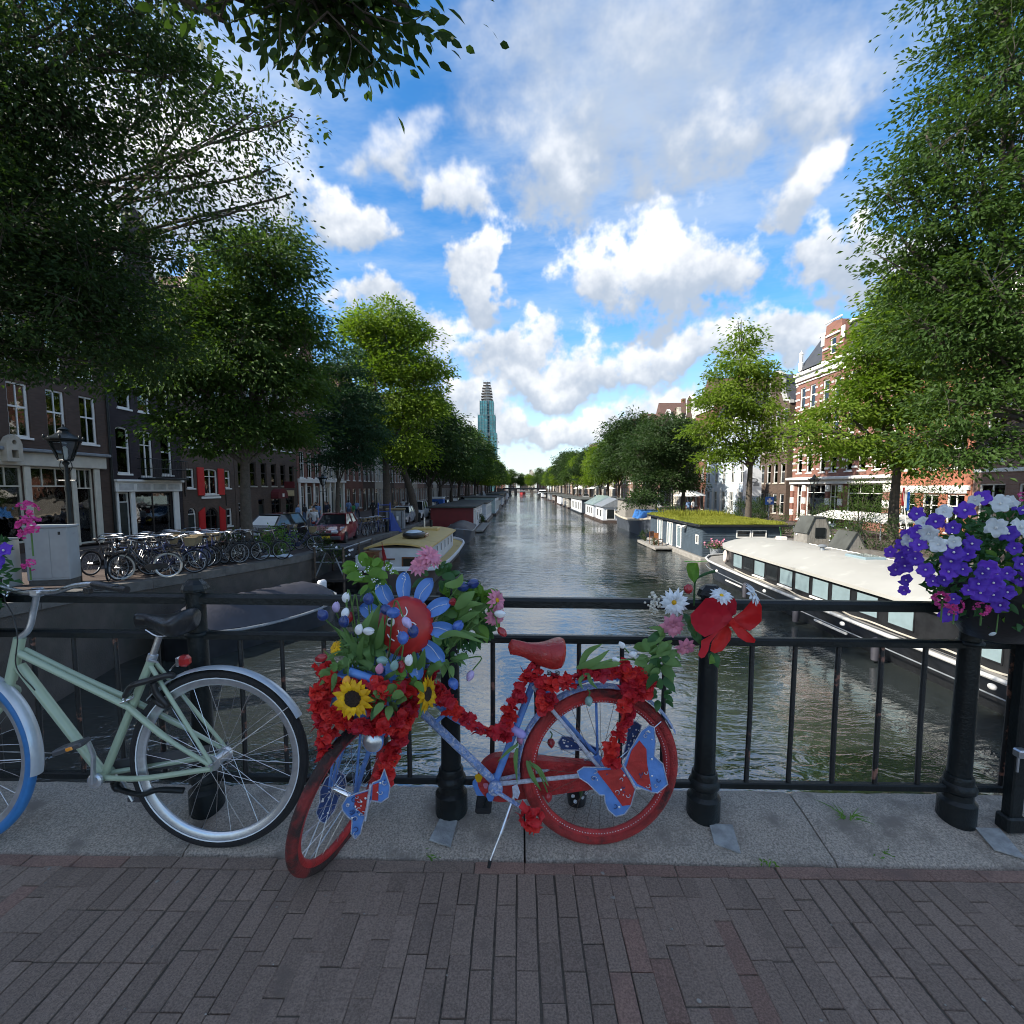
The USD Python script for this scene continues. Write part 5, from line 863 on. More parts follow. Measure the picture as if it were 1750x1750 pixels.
def house(name, label, side, X, y0, y1, zb, wall, eave, gable, gh, wins, depth=11.0, trim='white_paint', group=None, roof='roof_tile', floors=(3.6, 6.6, 9.4)):
    """a canal house: wall with real openings, gable with coping, roof, rooms, windows. x runs along the facade, the street is at -y"""
    w = y1 - y0; t = thing(name, label, 'house', (X, y0 if side < 0 else y1, zb), 90 if side < 0 else -90, group); U = up_xz()
    fr = Polygon([(0.01, 0), (w - .01, 0)] + [(.01 + (w - .02) * a, eave + gh * h) for a, h in GABLES[gable]])
    hole = shapely.union_all([arch_rect(*q[:4], q[6] if len(q) > 6 else 0.0) for q in wins]) if wins else Polygon()
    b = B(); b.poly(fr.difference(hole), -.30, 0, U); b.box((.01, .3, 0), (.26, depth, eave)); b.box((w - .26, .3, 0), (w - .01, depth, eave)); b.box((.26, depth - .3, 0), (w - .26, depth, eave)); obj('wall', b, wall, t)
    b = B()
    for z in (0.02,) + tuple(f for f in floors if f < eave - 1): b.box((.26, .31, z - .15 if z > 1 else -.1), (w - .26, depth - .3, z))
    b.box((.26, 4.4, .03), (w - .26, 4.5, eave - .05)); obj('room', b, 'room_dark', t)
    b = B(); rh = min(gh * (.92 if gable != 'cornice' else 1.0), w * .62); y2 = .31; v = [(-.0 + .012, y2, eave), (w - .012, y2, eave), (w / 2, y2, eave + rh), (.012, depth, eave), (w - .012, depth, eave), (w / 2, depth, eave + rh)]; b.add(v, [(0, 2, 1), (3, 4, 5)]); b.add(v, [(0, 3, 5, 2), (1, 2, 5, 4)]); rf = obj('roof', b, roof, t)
    b = B(); b.rbox((w * .22, depth * .45, eave + rh * .5), (w * .22 + .9, depth * .45 + .6, eave + rh + 1.0), .03); obj('chimney', b, 'brick_rust', rf)
    if gable == 'cornice':
        b = B(); b.rbox((-.0, -.35, eave + gh * .10 - .22), (w, -.002, eave + gh * .10 + .06), .03); b.rbox((.02, -.18, eave - .55), (w - .02, -.002, eave + gh * .10 - .225), .02); obj('cornice', b, trim, t)
    else:
        b = B(); e = np.array([(.01 + (w - .02) * a, eave + gh * h) for a, h in GABLES[gable]])
        for p, q in zip(e[:-1], e[1:]):
            d = q - p; l = np.linalg.norm(d)
            if l > .05: d /= l; n = np.array([d[1], -d[0]]); n = n if n @ (np.array([w / 2, eave]) - (p + q) / 2) < 0 else -n; c = [p - d * .0, q + d * .0, q + n * .12, p + n * .12]; b.add([(x, y, z) for y in (-.07, .33) for x, z in c], [(0, 1, 2, 3), (7, 6, 5, 4), (0, 4, 5, 1), (1, 5, 6, 2), (2, 6, 7, 3), (3, 7, 4, 0)])
        obj('coping', b, trim if gable != 'spout' else 'sand_stone', t)
    for q in wins: window(t, *q[:4], style=q[4], curtain=q[5] if len(q) > 5 else 0, rise=q[6] if len(q) > 6 else 0, fm=q[7] if len(q) > 7 else trim)
    return t
def boxpart(t, name, lo, hi, m, r=.015, label=None): b = B(); b.rbox(lo, hi, r); return obj(name, b, m, t, label=label)
def left_houses():
    y0, zb = 12.6, -1.15; L = lambda y: y - y0; Z = lambda z: z - zb
    g1 = [(L(a), L(c), Z(3.52), Z(5.68), 'sash4', cu) for a, c, cu in ((20.2, 21.1, .9), (21.88, 22.78, 0), (23.54, 24.45, .8), (18.4, 19.3, .5), (16.6, 17.5, 0))]
    g2 = [(L(a), L(c), Z(6.5), Z(8.4), 'sash4', .3) for a, c in ((20.2, 21.1), (21.88, 22.78), (23.54, 24.45), (18.4, 19.3))] + [(L(a), L(c), Z(9.3), Z(11), 'sash4', 0) for a, c in ((20.2, 21.1), (21.88, 22.78), (23.54, 24.45))]
    shop = [(L(20.86), L(22.80), Z(-.75), Z(2.36), 'shop', 0, 0, 'cream_paint'), (L(23.02), L(24.02), Z(-1.1), Z(2.36), 'shop', 0, 0, 'cream_paint'), (L(18.6), L(20.58), Z(-.75), Z(2.36), 'shop', 0, 0, 'cream_paint')]
    t = house('canal_house', 'brown brick house with a cream shopfront and three curtained sash windows at left', -1, -20, y0, 25.2, zb, 'brick_brown', 13.2, 'bell', 4.0, g1 + g2 + shop)
    for a, c in ((20.58, 20.86), (22.80, 23.02), (24.02, 24.34), (18.3, 18.6)): boxpart(t, 'pilaster', (L(a), -.09, .02), (L(c), -.002, Z(2.36)), 'cream_paint')
    boxpart(t, 'fascia', (L(17.5), -.16, Z(2.37)), (L(24.7), -.003, Z(2.93)), 'cream_paint', .03); boxpart(t, 'ledge', (L(17.4), -.34, Z(2.935)), (L(24.8), -.003, Z(3.07)), 'zinc', .03); boxpart(t, 'stall_riser', (L(20.87), -.04, .02), (L(22.79), -.003, Z(-.76)), 'dark_door')
    b = B(); b.rod((L(25.05), -.09, .05), (L(25.05), -.09, 13), .06, n=8); obj('drainpipe', b, 'black_iron', t)
    b = B(); b.poly(Polygon([(L(19.6), Z(2.5)), (L(20.25), Z(2.5)), (L(20.25), Z(3.2)), (L(20.15), Z(3.45)), (L(19.95), Z(3.55)), (L(19.75), Z(3.45)), (L(19.6), Z(3.2))]).difference(shapely.Point(L(19.93), Z(3.25)).buffer(.09)).difference(sbox(L(19.8), Z(2.65), L(20.07), Z(2.95))), .165, .42, up_xz()); obj('carved_bracket', b, 'sand_stone', t)
    y0 = 25.22; t = house('canal_house', 'black brick house with a white shopfront and an iron balcony', -1, -20, y0, 30.4, zb, 'brick_dark', 12.8, 'neck', 4.4,
        [(L(25.55), L(26.45), Z(2.2), Z(4.55), 'sash', 0, .15), (L(27.15), L(28.1), Z(2.05), Z(4.52), 'pair', 0, .15), (L(28.75), L(29.65), Z(2.2), Z(4.5), 'sash', 0, .15), (L(25.8), L(26.7), Z(5.5), Z(7.8), 'sash', 0), (L(27.2), L(28.1), Z(5.5), Z(7.8), 'sash', 0), (L(28.7), L(29.6), Z(5.5), Z(7.8), 'sash', 0), (L(26.6), L(27.5), Z(8.8), Z(10.6), 'sash', 0), (L(28), L(28.9), Z(8.8), Z(10.6), 'sash', 0),
         (L(25.4), L(26.2), Z(-1.1), Z(1.25), 'door', 0), (L(26.5), L(29.5), Z(-1.12), Z(1.25), 'pair', 0, 0, 'dark_wood')])
    for a, c in ((25.25, 25.4), (26.2, 26.5), (29.5, 29.95)): boxpart(t, 'pilaster', (L(a), -.10, .02), (L(c), -.002, Z(1.27)), 'white_paint')
    boxpart(t, 'fascia', (L(25.15), -.18, Z(1.275)), (L(30.15), -.003, Z(1.78)), 'white_paint', .02); boxpart(t, 'ledge', (L(25.1), -.30, Z(1.785)), (L(30.2), -.003, Z(1.9)), 'white_paint', .02)
    for k in range(4): boxpart(t, 'fascia_panel', (L(25.35 + k * 1.2), -.2, Z(1.38)), (L(26.3 + k * 1.2), -.181, Z(1.68)), 'dirty_white', .005)
    b = B()
    for z in (Z(2.0), Z(2.5), Z(3.0)): b.tube([(L(26.9), -.004, z), (L(26.9), -.75, z), (L(29.9), -.75, z), (L(29.9), -.004, z)], .02, 6)
    for k in range(26): x = L(26.9) + 3.0 * k / 25; b.rod((x, -.75, Z(2.0)), (x, -.75, Z(3.0)), .009, n=4)
    for k in range(1, 6):
        for x in (L(26.9), L(29.9)): b.rod((x, -.75 * k / 6, Z(2)), (x, -.75 * k / 6, Z(3)), .009, n=4)
    b.box((L(26.88), -.77, Z(1.92)), (L(29.92), -.003, Z(1.98))); obj('balcony', b, 'black_iron', t)
    y0 = 30.42; U = up_xz(); t = house('canal_house', 'brown brick house with bright red window shutters', -1, -20, y0, 36.1, zb - .25, 'brick_umber', 12.6, 'spout', 4.6,
        [(L(32.55), L(34.05), Z(1.3), Z(2.95), 'pair', 0, .12), (L(32.5), L(34.0), Z(-1.3), Z(.45), 'pair', 0, .7, 'dark_wood'), (L(30.85), L(31.6), Z(1.7), Z(2.9), 'sash', 0), (L(30.8), L(31.6), Z(-1.38), Z(.5), 'door', 0, .35), (L(34.95), L(35.6), Z(1.7), Z(2.9), 'sash', 0), (L(34.95), L(35.6), Z(-.9), Z(.3), 'sash', 0), (L(31.2), L(32.2), Z(4.2), Z(6.2), 'sash4', .3), (L(32.8), L(33.8), Z(4.2), Z(6.2), 'sash4', 0), (L(34.4), L(35.4), Z(4.2), Z(6.2), 'sash4', 0), (L(31.9), L(32.9), Z(7.4), Z(9.2), 'sash4', 0), (L(33.8), L(34.8), Z(7.4), Z(9.2), 'sash4', 0)])
    for x0, x1, z0, z1, r in ((31.85, 32.53, 1.25, 3.0, 0), (34.07, 34.75, 1.25, 3.0, 0), (31.8, 32.45, -1.3, .2, .3), (34.05, 34.7, -1.3, .2, .3)):
        b = B(); a = Polygon([(L(x0), Z(z0)), (L(x1), Z(z0)), (L(x1), Z(z1) + (r if x0 < 33 else 0)), (L(x0), Z(z1) + (0 if x0 < 33 else r))]); b.poly(a, .01, .06, U)
        for k in range(8): z = Z(z0) + .12 + (z1 - z0 - .24) * k / 7; b.box((L(x0) + .07, -.068, z - .03), (L(x1) - .07, -.0602, z + .03))
        obj('shutter', b, 'shutter_red', t)
    boxpart(t, 'lintel', (L(32.2), -.05, Z(1.02)), (L(34.3), -.003, Z(1.16)), 'white_paint')
    b = B(); b.tube([(L(30.6), -.03, Z(1.2)), (L(30.6), -.03, Z(2.1))], .03, 6); b.tube([(L(34.9), -.03, Z(.5)), (L(34.9), -.03, Z(1.3))], .03, 6); obj('wall_anchor', b, 'black_iron', t, kind='stuff')
    y0, zb = 36.15, -1.55; wn = []
    for k in range(6): wn += [(L(36.6 + k * 1.65), L(37.5 + k * 1.65), Z(1.6), Z(3.4), 'sash', 0, 0, 'dark_wood'), (L(36.6 + k * 1.65), L(37.5 + k * 1.65), Z(4.6), Z(6.6), 'sash4', .2), (L(36.6 + k * 1.65), L(37.5 + k * 1.65), Z(7.8), Z(9.6), 'sash4', 0)]
    wn += [(L(36.5), L(37.7), Z(-1.5), Z(.4), 'pair', 0), (L(39.3), L(40.2), Z(-1.5), Z(.6), 'door', 0, 0, 'dark_wood'), (L(41.4), L(43), Z(-1), Z(.6), 'pair', 0, 0, 'dark_wood'), (L(44), L(45.6), Z(-1.45), Z(.7), 'pair', 0, 0, 'dark_wood')]
    t = house('canal_house', 'long plain dark brick house with a dark red awning sign and yellow board', -1, -20, y0, 46.4, zb, 'brick_umber', 12.2, 'cornice', 3.0, wn)
    b = B(); a = np.linspace(PI, 0, 9); b.poly(Polygon([(L(41.3) + .85 + .85 * math.cos(x), Z(.95) + .45 * math.sin(x)) for x in a] + [(L(43), Z(.6)), (L(41.3), Z(.6))]), .02, .65, up_xz()); obj('awning', b, 'awning_red', t)
    boxpart(t, 'sign_board', (L(44.0), -.10, Z(.75)), (L(45.5), -.003, Z(1.25)), 'sign_yellow'); boxpart(t, 'hanging_sign', (L(43.55), -1.0, Z(1.45)), (L(43.62), -.1, Z(2.0)), 'awning_red'); boxpart(t, 'letter_panel', (L(42.0), -.665, Z(.72)), (L(42.35), -.652, Z(1.0)), 'white_paint', .004)
    y0 = 46.45; wn = []
    for k in range(3): wn += [(L(47 + k * 1.75), L(48.1 + k * 1.75), Z(z0), Z(z1), 'sash4', .3) for z0, z1 in ((2.4, 4.8), (5.9, 8.0), (9.0, 10.8))]
    wn += [(L(46.9), L(47.9), Z(-1.5), Z(1.6), 'pair', 0), (L(48.6), L(49.7), Z(-1.5), Z(1.6), 'door', 0), (L(50.3), L(51.5), Z(-1.5), Z(1.6), 'pair', 0)]
    t = house('canal_house', 'dark brick gabled house with tall white shopfront posts and a hoisting beam', -1, -20, y0, 52.2, zb, 'brick_rust', 14.4, 'neck', 4.6, wn)
    for a in (46.6, 48.0, 49.9, 51.6): boxpart(t, 'pilaster', (L(a), -.12, .02), (L(a) + .32, -.003, Z(1.9)), 'white_paint')
    boxpart(t, 'fascia', (L(46.5), -.2, Z(1.92)), (L(52.1), -.003, Z(2.3)), 'white_paint'); boxpart(t, 'hoisting_beam', (L(49.2), -1.3, 17.3), (L(49.4), -.003, 17.55), 'white_paint')
    y0 = 52.25; wn = []
    for k in range(4): wn += [(L(52.8 + k * 1.6), L(53.8 + k * 1.6), Z(z0), Z(z1), 'sash4', .3) for z0, z1 in ((2.4, 4.6), (5.7, 7.7), (8.7, 10.4))]
    wn += [(L(52.8), L(54), Z(-1.5), Z(1.5), 'pair', 0), (L(54.6), L(55.7), Z(-1.5), Z(1.7), 'door', 0, .5), (L(56.4), L(58.2), Z(-1.1), Z(1.5), 'pair', 0)]
    t = house('canal_house', 'stone coloured house with white doorway columns and an arched door', -1, -20, y0, 59.2, zb, 'sand_stone', 12.6, 'cornice', 3, wn)
    for a in (52.4, 54.15, 55.8, 58.4): boxpart(t, 'column', (L(a), -.14, .02), (L(a) + .36, -.003, Z(2.0)), 'white_paint')
    boxpart(t, 'house_entablature', (L(52.3), -.22, Z(2.02)), (L(59.1), -.003, Z(2.25)), 'white_paint')
left_houses()
def right_houses():
    X, zb = 25.0, -1.55; Z = lambda z: z - zb; U = up_xz()
    # striped red and white corner house
    y1 = 47.2; L = lambda y: y1 - y; wn = []; bays = [46.1, 44.6, 42.7, 41.2, 39.3, 37.8, 36.2, 34.9]
    for y in bays:
        for z0, z1 in ((2.75, 4.75), (5.6, 7.5), (8.3, 10.2)): wn.append((L(y) - .42, L(y) + .42, Z(z0), Z(z1), 'sash', .35))
    wn += [(L(46.3), L(45.2), Z(-1.3), Z(1.75), 'pair', 0), (L(44.8), L(41.9), Z(-.9), Z(1.75), 'shop', 0), (L(41.5), L(40.3), Z(-1.45), Z(1.75), 'pair', 0), (L(39.3), L(35.2), Z(-.9), Z(1.75), 'shop', 0)]
    t = house('corner_house', 'tall red brick corner house with white stone stripes, dormer and slate mansard', 1, X, 34.3, y1, zb, 'brick_red', 12.9, 'cornice', 1.0, wn, 13, roof='slate')
    hole = shapely.union_all([sbox(q[0] - .01, q[2], q[1] + .01, q[3]) for q in wn])
    for z in np.arange(2.95, 10.9, .62):
        band = sbox(.012, Z(z), y1 - 34.3 - .012, Z(z) + .15).difference(hole.buffer(.002))
        xs = [0.02] + [L(y) for y in bays]
        for g in getattr(band, 'geoms', [band]):
            x0, z0, x1, z1 = g.bounds
            if x1 - x0 > .9: 
                for a, c in ((x0, x0 + .32), (x1 - .32, x1)): b = B(); b.rbox((a, -.05, z0), (c, -.002, z1), .01); obj('stone_block', b, 'white_paint', t)
            else: b = B(); b.rbox((x0, -.05, z0), (x1, -.002, z1), .01); obj('stone_block', b, 'white_paint', t)
    for z in (5.15, 7.9, 10.55): boxpart(t, 'string_course', (.0, -.09, Z(z)), (12.9, -.002, Z(z) + .12), 'white_paint')
    boxpart(t, 'shop_cornice', (-.15, -.55, Z(2.12)), (13.0, -.003, Z(2.35)), 'white_paint', .04); boxpart(t, 'shop_fascia', (.0, -.28, Z(1.78)), (12.9, -.003, Z(2.115)), 'white_paint', .02)
    for x in (.05, 1.95, 5.35, 7.0, 11.9, 12.45): 
        for k in range(6): boxpart(t, 'pier_block', (x, -.16, .02 + k * .54), (x + .42, -.004, .02 + k * .54 + .53), 'white_paint' if k % 2 else 'brick_red', .012)
    wd = y1 - 34.3; e = Z(11.75); b = B(); b.add([(0, -.02, e), (wd, -.02, e), (wd - .3, 1.9, e + 2.9), (.3, 1.9, e + 2.9), (0, 12.6, e), (wd, 12.6, e), (wd - .3, 10.5, e + 2.9), (.3, 10.5, e + 2.9)], [(0, 1, 2, 3), (3, 2, 6, 7), (5, 4, 7, 6), (4, 0, 3, 7), (1, 5, 6, 2)]); obj('mansard', b, 'slate', t)
    boxpart(t, 'ridge_cornice', (.2, 1.6, e + 2.9), (wd - .2, 2.1, e + 3.15), 'white_paint', .03)
    b = B(); b.poly(Polygon([(L(43.4), e - .25), (L(40.6), e - .25), (L(40.6), e + 1.7), (L(40.9), e + 1.75), (L(41.0), e + 2.7), (L(42), e + 2.85), (L(43.0), e + 2.7), (L(43.1), e + 1.75), (L(43.4), e + 1.7)]).difference(sbox(L(42.4), e + .3, L(41.6), e + 1.6)), -.5, .06, U); dm = obj('gable_dormer', b, 'brick_red', t)
    for a, c, z0, z1 in ((43.5, 43.1, e + 1.2, e + 2.1), (40.9, 40.5, e + 1.2, e + 2.1), (43.3, 42.5, e - .2, e), (41.5, 40.7, e - .2, e), (42.9, 41.1, e + 1.75, e + 1.9), (43.1, 40.9, e + 2.86, e + 3.0), (43.3, 42.5, e + .8, e + .95), (41.5, 40.7, e + .8, e + .95)): b = B(); b.rbox((L(a), -.16, z0), (L(c), -.062, z1), .02); obj('stone_block', b, 'white_paint', dm)
    b = B(); b.lathe([(.2, 0), (.2, .7), (.14, .8), (.14, 1.4), (.2, 1.5), (.04, 1.7), (.02, 1.8)], 8, None, (.35, .1, e)); obj('corner_turret', b, 'white_paint', t)
    window(t, L(42.4), L(41.6), e + .3, e + 1.6, 'sash', yq=-.06)
    # the orange house and its neighbour
    y1 = 34.25; w2 = []
    for y in (33.2, 31.4, 29.6): w2 += [(L(y) - .5, L(y) + .5, Z(z0), Z(z1), 'sash4', .3) for z0, z1 in ((2.6, 4.6), (5.6, 7.4), (8.4, 10))] + [(L(y) - .6, L(y) + .6, Z(-1.1), Z(1.1), 'pair', 0)]
    t = house('canal_house', 'orange painted brick house with white windows next to the striped corner house', 1, X, 28.6, y1, zb, 'brick_orange', 12, 'cornice', 3, w2)
    boxpart(t, 'plinth_band', (.02, -.08, Z(1.35)), (5.6, -.003, Z(1.6)), 'white_paint'); boxpart(t, 'ground_floor_front', (.3, -.06, Z(1.15)), (5.4, -.003, Z(1.34)), 'dirty_white')
    y1 = 28.55; w2 = []
    for y in (27.4, 25.2, 23.0, 20.8, 18.6): w2 += [(L(y) - .55, L(y) + .55, Z(z0), Z(z1), 'sash6', .3) for z0, z1 in ((2.6, 4.9), (6.0, 8.1), (9.2, 11))] + [(L(y) - .75, L(y) + .75, Z(-.9), Z(1.4), 'pair', 0)]
    t = house('canal_house', 'wide dusky pink brick house half hidden behind the nearest right-hand tree', 1, X, 16.5, y1, zb + .3, 'brick_pink', 13, 'cornice', 3, w2)
    for z in (2.0, 5.3, 8.6): boxpart(t, 'string_course', (.02, -.08, Z(z)), (12, -.003, Z(z) + .2), 'white_paint')
    # dark house beyond the side street, then the pale blue one
    y1 = 53.6; w2 = []
    for k in range(4): w2 += [(L(53.0 - k * 1.35) - .42, L(53.0 - k * 1.35) + .42, Z(z0), Z(z1), 'sash', .2) for z0, z1 in ((-1, .9), (1.9, 3.8), (4.9, 6.6), (7.4, 8.9))]
    house('canal_house', 'dark brown house with grey framed windows left of the striped corner house', 1, X, 48.2, y1, zb, 'brick_umber', 10.8, 'neck', 3.4, w2, 12, trim='dirty_white', roof='slate')
    y1 = 66.5; w2 = []
    for k in range(5): w2 += [(L(65.6 - k * 2.4) - .5, L(65.6 - k * 2.4) + .5, Z(z0), Z(z1), 'sash4', .3) for z0, z1 in ((-1.2, 1.0), (2.0, 4.2), (5.2, 7.2))]
    t = house('canal_house', 'pale blue plastered house with white posts behind the tall light tree', 1, X - .8, 53.7, y1, zb, 'pale_blue_wall', 10.4, 'cornice', 3.6, w2, 12, roof='slate')
    for k in range(6): boxpart(t, 'shop_post', (.2 + k * 2.4, -.16, .02), (.5 + k * 2.4, -.003, Z(1.4)), 'white_paint')
right_houses()
def far_houses():
    q = np.random.default_rng(31); protos = []
    walls = ['brick_brown', 'brick_rust', 'brick_umber', 'sand_stone', 'brick_dark', 'brick_pink']; gb = ['neck', 'cornice', 'bell', 'spout', 'step', 'cornice']
    def one(i, side, y, lab, grp):
        w = [5.6, 6.8, 6.0, 5.2, 6.4, 7.4][i]; n = 3 if w < 7 else 4; ev = [12.4, 13.6, 12.0, 11.4, 12.6, 14.2][i]; wn = []
        for k in range(n):
            x = w * (k + .5) / n; wn += [(x - .5, x + .5, z, z + 1.9, 'sash4', .3) for z in (3.9, 6.7, 9.3)] + [(x - .6, x + .6, .05 if k == i % n else .5, 2.9, 'door' if k == i % n else 'pair', 0)]
        return house('row_house', lab, side, -20 if side < 0 else 25, y, y + w, -1.57, walls[i], ev, gb[i], 4.0, wn, group=grp), w
    desc = ['brown neck-gabled', 'tall rust red flat-topped', 'umber bell-gabled', 'sandy spout-gabled', 'blackish step-gabled', 'wide pinkish flat-topped']
    for side, start in ((-1, 59.3), (1, 66.6)):
        y = start; k = 0; cnt = {}; bank = 'left' if side < 0 else 'right'; grp0 = f'house row behind the trees on the {bank} bank'
        while y < 335:
            i = int(q.integers(6)) if k >= 6 else [1, 0, 3, 2, 5, 4][k]; n_ = cnt[i] = cnt.get(i, -1) + 1; lab = f'{desc[i]} house, {ORD[n_]} of its kind along the {bank} bank'; grp = f'{desc[i]} houses of the {bank} bank row'
            key = next((p for p in protos if p[0] == i), None)
            if key is None: o, w = one(i, side, y, lab, grp); protos.append((i, o, w))
            else:
                w = key[2]; copy(key[1], (-20 if side < 0 else 25, y if side < 0 else y + w, -1.57), 90 if side < 0 else -90, lab, 1.0, grp)
            y += w + .05; k += 1
    for x, y, i, lab, z in [(-16, 372, 1, 'red flat-topped house closing the view at far left', .6), (-7, 376, 0, 'brown gabled house closing the view left of centre', .55), (1.6, 384, 5, 'pink flat-topped house closing the view at the centre', .6), (7.5, 378, 3, 'pale sandy house rising over the trees where the canal ends', 1.0), (14.5, 384, 1, 'red flat-topped house closing the view right of centre', .6), (26, 374, 3, 'low sandy house closing the view at far right', .55)]:
        copy(protos[[p[0] for p in protos].index(i)][1], (x, y, -1.0), 0, lab, (1, 1, z), 'houses closing the far end of the canal')
far_houses()

def corner_house_by_bridge():
    wn = [(x - .6, x + .6, z, z + 2.1, 'sash4', .3) for x in (1.6, 4.2, 6.8, 9.4) for z in (4.2, 7.4, 10.6, 13.6)] + [(x - .8, x + .8, .5, 3.0, 'pair', 0) for x in (1.6, 4.2, 6.8, 9.4)]
    house('canal_house', 'tall brown corner house on the near side of the bridge, left of the view', -1, -18, -13.5, -2.0, -.1, 'brick_brown', 17.0, 'cornice', 3.0, wn)
corner_house_by_bridge()

# ---------------------------------------------------------------- trees
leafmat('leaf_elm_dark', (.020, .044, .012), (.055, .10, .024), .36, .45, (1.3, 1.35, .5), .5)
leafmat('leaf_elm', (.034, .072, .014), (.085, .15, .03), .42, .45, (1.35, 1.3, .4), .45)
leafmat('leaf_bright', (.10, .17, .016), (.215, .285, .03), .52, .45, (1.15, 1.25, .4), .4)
leafmat('leaf_blue', (.018, .05, .024), (.045, .095, .038), .34, .5, (1.2, 1.3, .6), .5)
leafmat('leaf_bush', (.03, .065, .018), (.085, .13, .03), .35, .5, (1.2, 1.2, .4), .8)
def crown_and_limbs(seed, base, fork, blobs, n_cl, per, L, spread, r0, lean=(0, 0), limb_r=.09, flat=.35, twig=.012, droop=.25, fine=False):
    """trunk, limbs to every mass of the crown, twigs to every spray of leaves; returns wood mesh, leaf mesh (coordinates relative to base)"""
    q = np.random.default_rng(seed); wood = B(); base = np.asarray(base, float); top = np.array([lean[0], lean[1], fork]); zt = max(b[2] + b[5] * .5 for b in blobs)
    tr = spline([(0, 0, -.3), (lean[0] * .3 + q.normal(0, .05), lean[1] * .3 + q.normal(0, .05), fork * .5), top], 9); rr = np.linspace(1.25, .72, 9) * r0; rr[0] *= 1.25; wood.tube(tr, rr, 10, caps=False)
    pts, rad = [], []
    for bx, by, bz_, rx, ry, rz in blobs:
        c = np.array([bx, by, bz_]); d = c - top; mid = top + d * .5 + np.array([0, 0, .12 * np.linalg.norm(d[:2])]) + q.normal(0, .05, 3) * np.linalg.norm(d); p = spline([top - [0, 0, .2], mid, c, c + d / (np.linalg.norm(d) + 1e-6) * max(rx, rz) * .5], 16); r = np.linspace(limb_r, limb_r * .22, 16) * (.8 + .4 * q.random()); wood.tube(p, r, 7, caps=False); pts.append(p); rad.append(r)
        for _ in range(3):
            s = q.integers(4, 12); e = c + q.normal(0, 1, 3) * [rx, ry, rz] * .5; pp = spline([p[s], (p[s] + e) / 2 + q.normal(0, .1, 3) + [0, 0, .15], e], 10); r2 = np.linspace(r[s] * .6, twig * 1.2, 10); wood.tube(pp, r2, 5, caps=False); pts.append(pp); rad.append(r2)
    P = np.vstack(pts); R = np.concatenate(rad); from scipy.spatial import cKDTree; kd = cKDTree(P)
    vol = np.array([(b[3] * b[4] * b[5]) ** .75 for b in blobs]); pick = q.choice(len(blobs), n_cl, p=vol / vol.sum()); d = rand_dirs(n_cl, 1, q); d[:, 2] = np.where(q.random(n_cl) < .5, np.abs(d[:, 2]), d[:, 2]); rr = 1.08 * q.random(n_cl) ** .36; bl = np.array(blobs)[pick]; C = bl[:, :3] + d * rr[:, None] * bl[:, 3:]
    i = kd.query(C)[1]; A = P[i]; out = C - A
    for a, c, r in zip(A, C, R[i]): m = (a + c) / 2 + q.normal(0, .06, 3) + [0, 0, .1 * np.linalg.norm(c - a)]; wood.tube([a, m, c], [min(r, twig), twig * .7, twig * .3], 3, caps=False)
    n = n_cl * per; k = np.repeat(np.arange(n_cl), per); o = out / (np.linalg.norm(out, axis=1, keepdims=True) + 1e-6); loc = np.clip(q.normal(0, 1, (n, 3)), -1.8, 1.8) * spread * [1, 1, flat] * q.uniform(.45, 1.5, n_cl)[k][:, None]; loc[:, 2] -= droop * np.linalg.norm(loc[:, :2], axis=1) ** 1.5
    pos = C[k] + loc; D = loc * [1, 1, .6] / spread + o[k] * .8 + q.normal(0, .5, (n, 3)) + [0, 0, -.35]; N = q.normal(0, .7, (n, 3)) + [0, 0, .9]
    lv = leaves(pos, D, N, L * q.uniform(.5, 1.4, n), L * .5 * q.uniform(.75, 1.2, n), .12, .15, fine); return wood, lv
def tree(label, base, rot=0, leaf='leaf_elm', group=None, **k):
    k['L'] *= 1.3; k['spread'] *= 1.15; k['limb_r'] = k.get('limb_r', .09) * .75; k['n_cl'] = int(k['n_cl'] * .72); k['per'] = int(k['per'] * 1.6)
    seed = k.pop('seed'); fork = k.pop('fork'); blobs = k.pop('blobs'); t = thing('canal_tree', label, 'tree', base, rot, group); w, lv = crown_and_limbs(seed, base, fork, blobs, **k)
    obj('trunk', w, 'bark', t, smooth=True); obj('crown', lv, leaf, t, kind='stuff'); return t
def rel(base, L):
    """crown masses given by where the photograph shows them: (x, y in the photograph, distance, half sizes)"""
    return [tuple(on(px, py, Y) - np.asarray(base)) + (rx, ry, rz) for px, py, Y, rx, ry, rz in L]
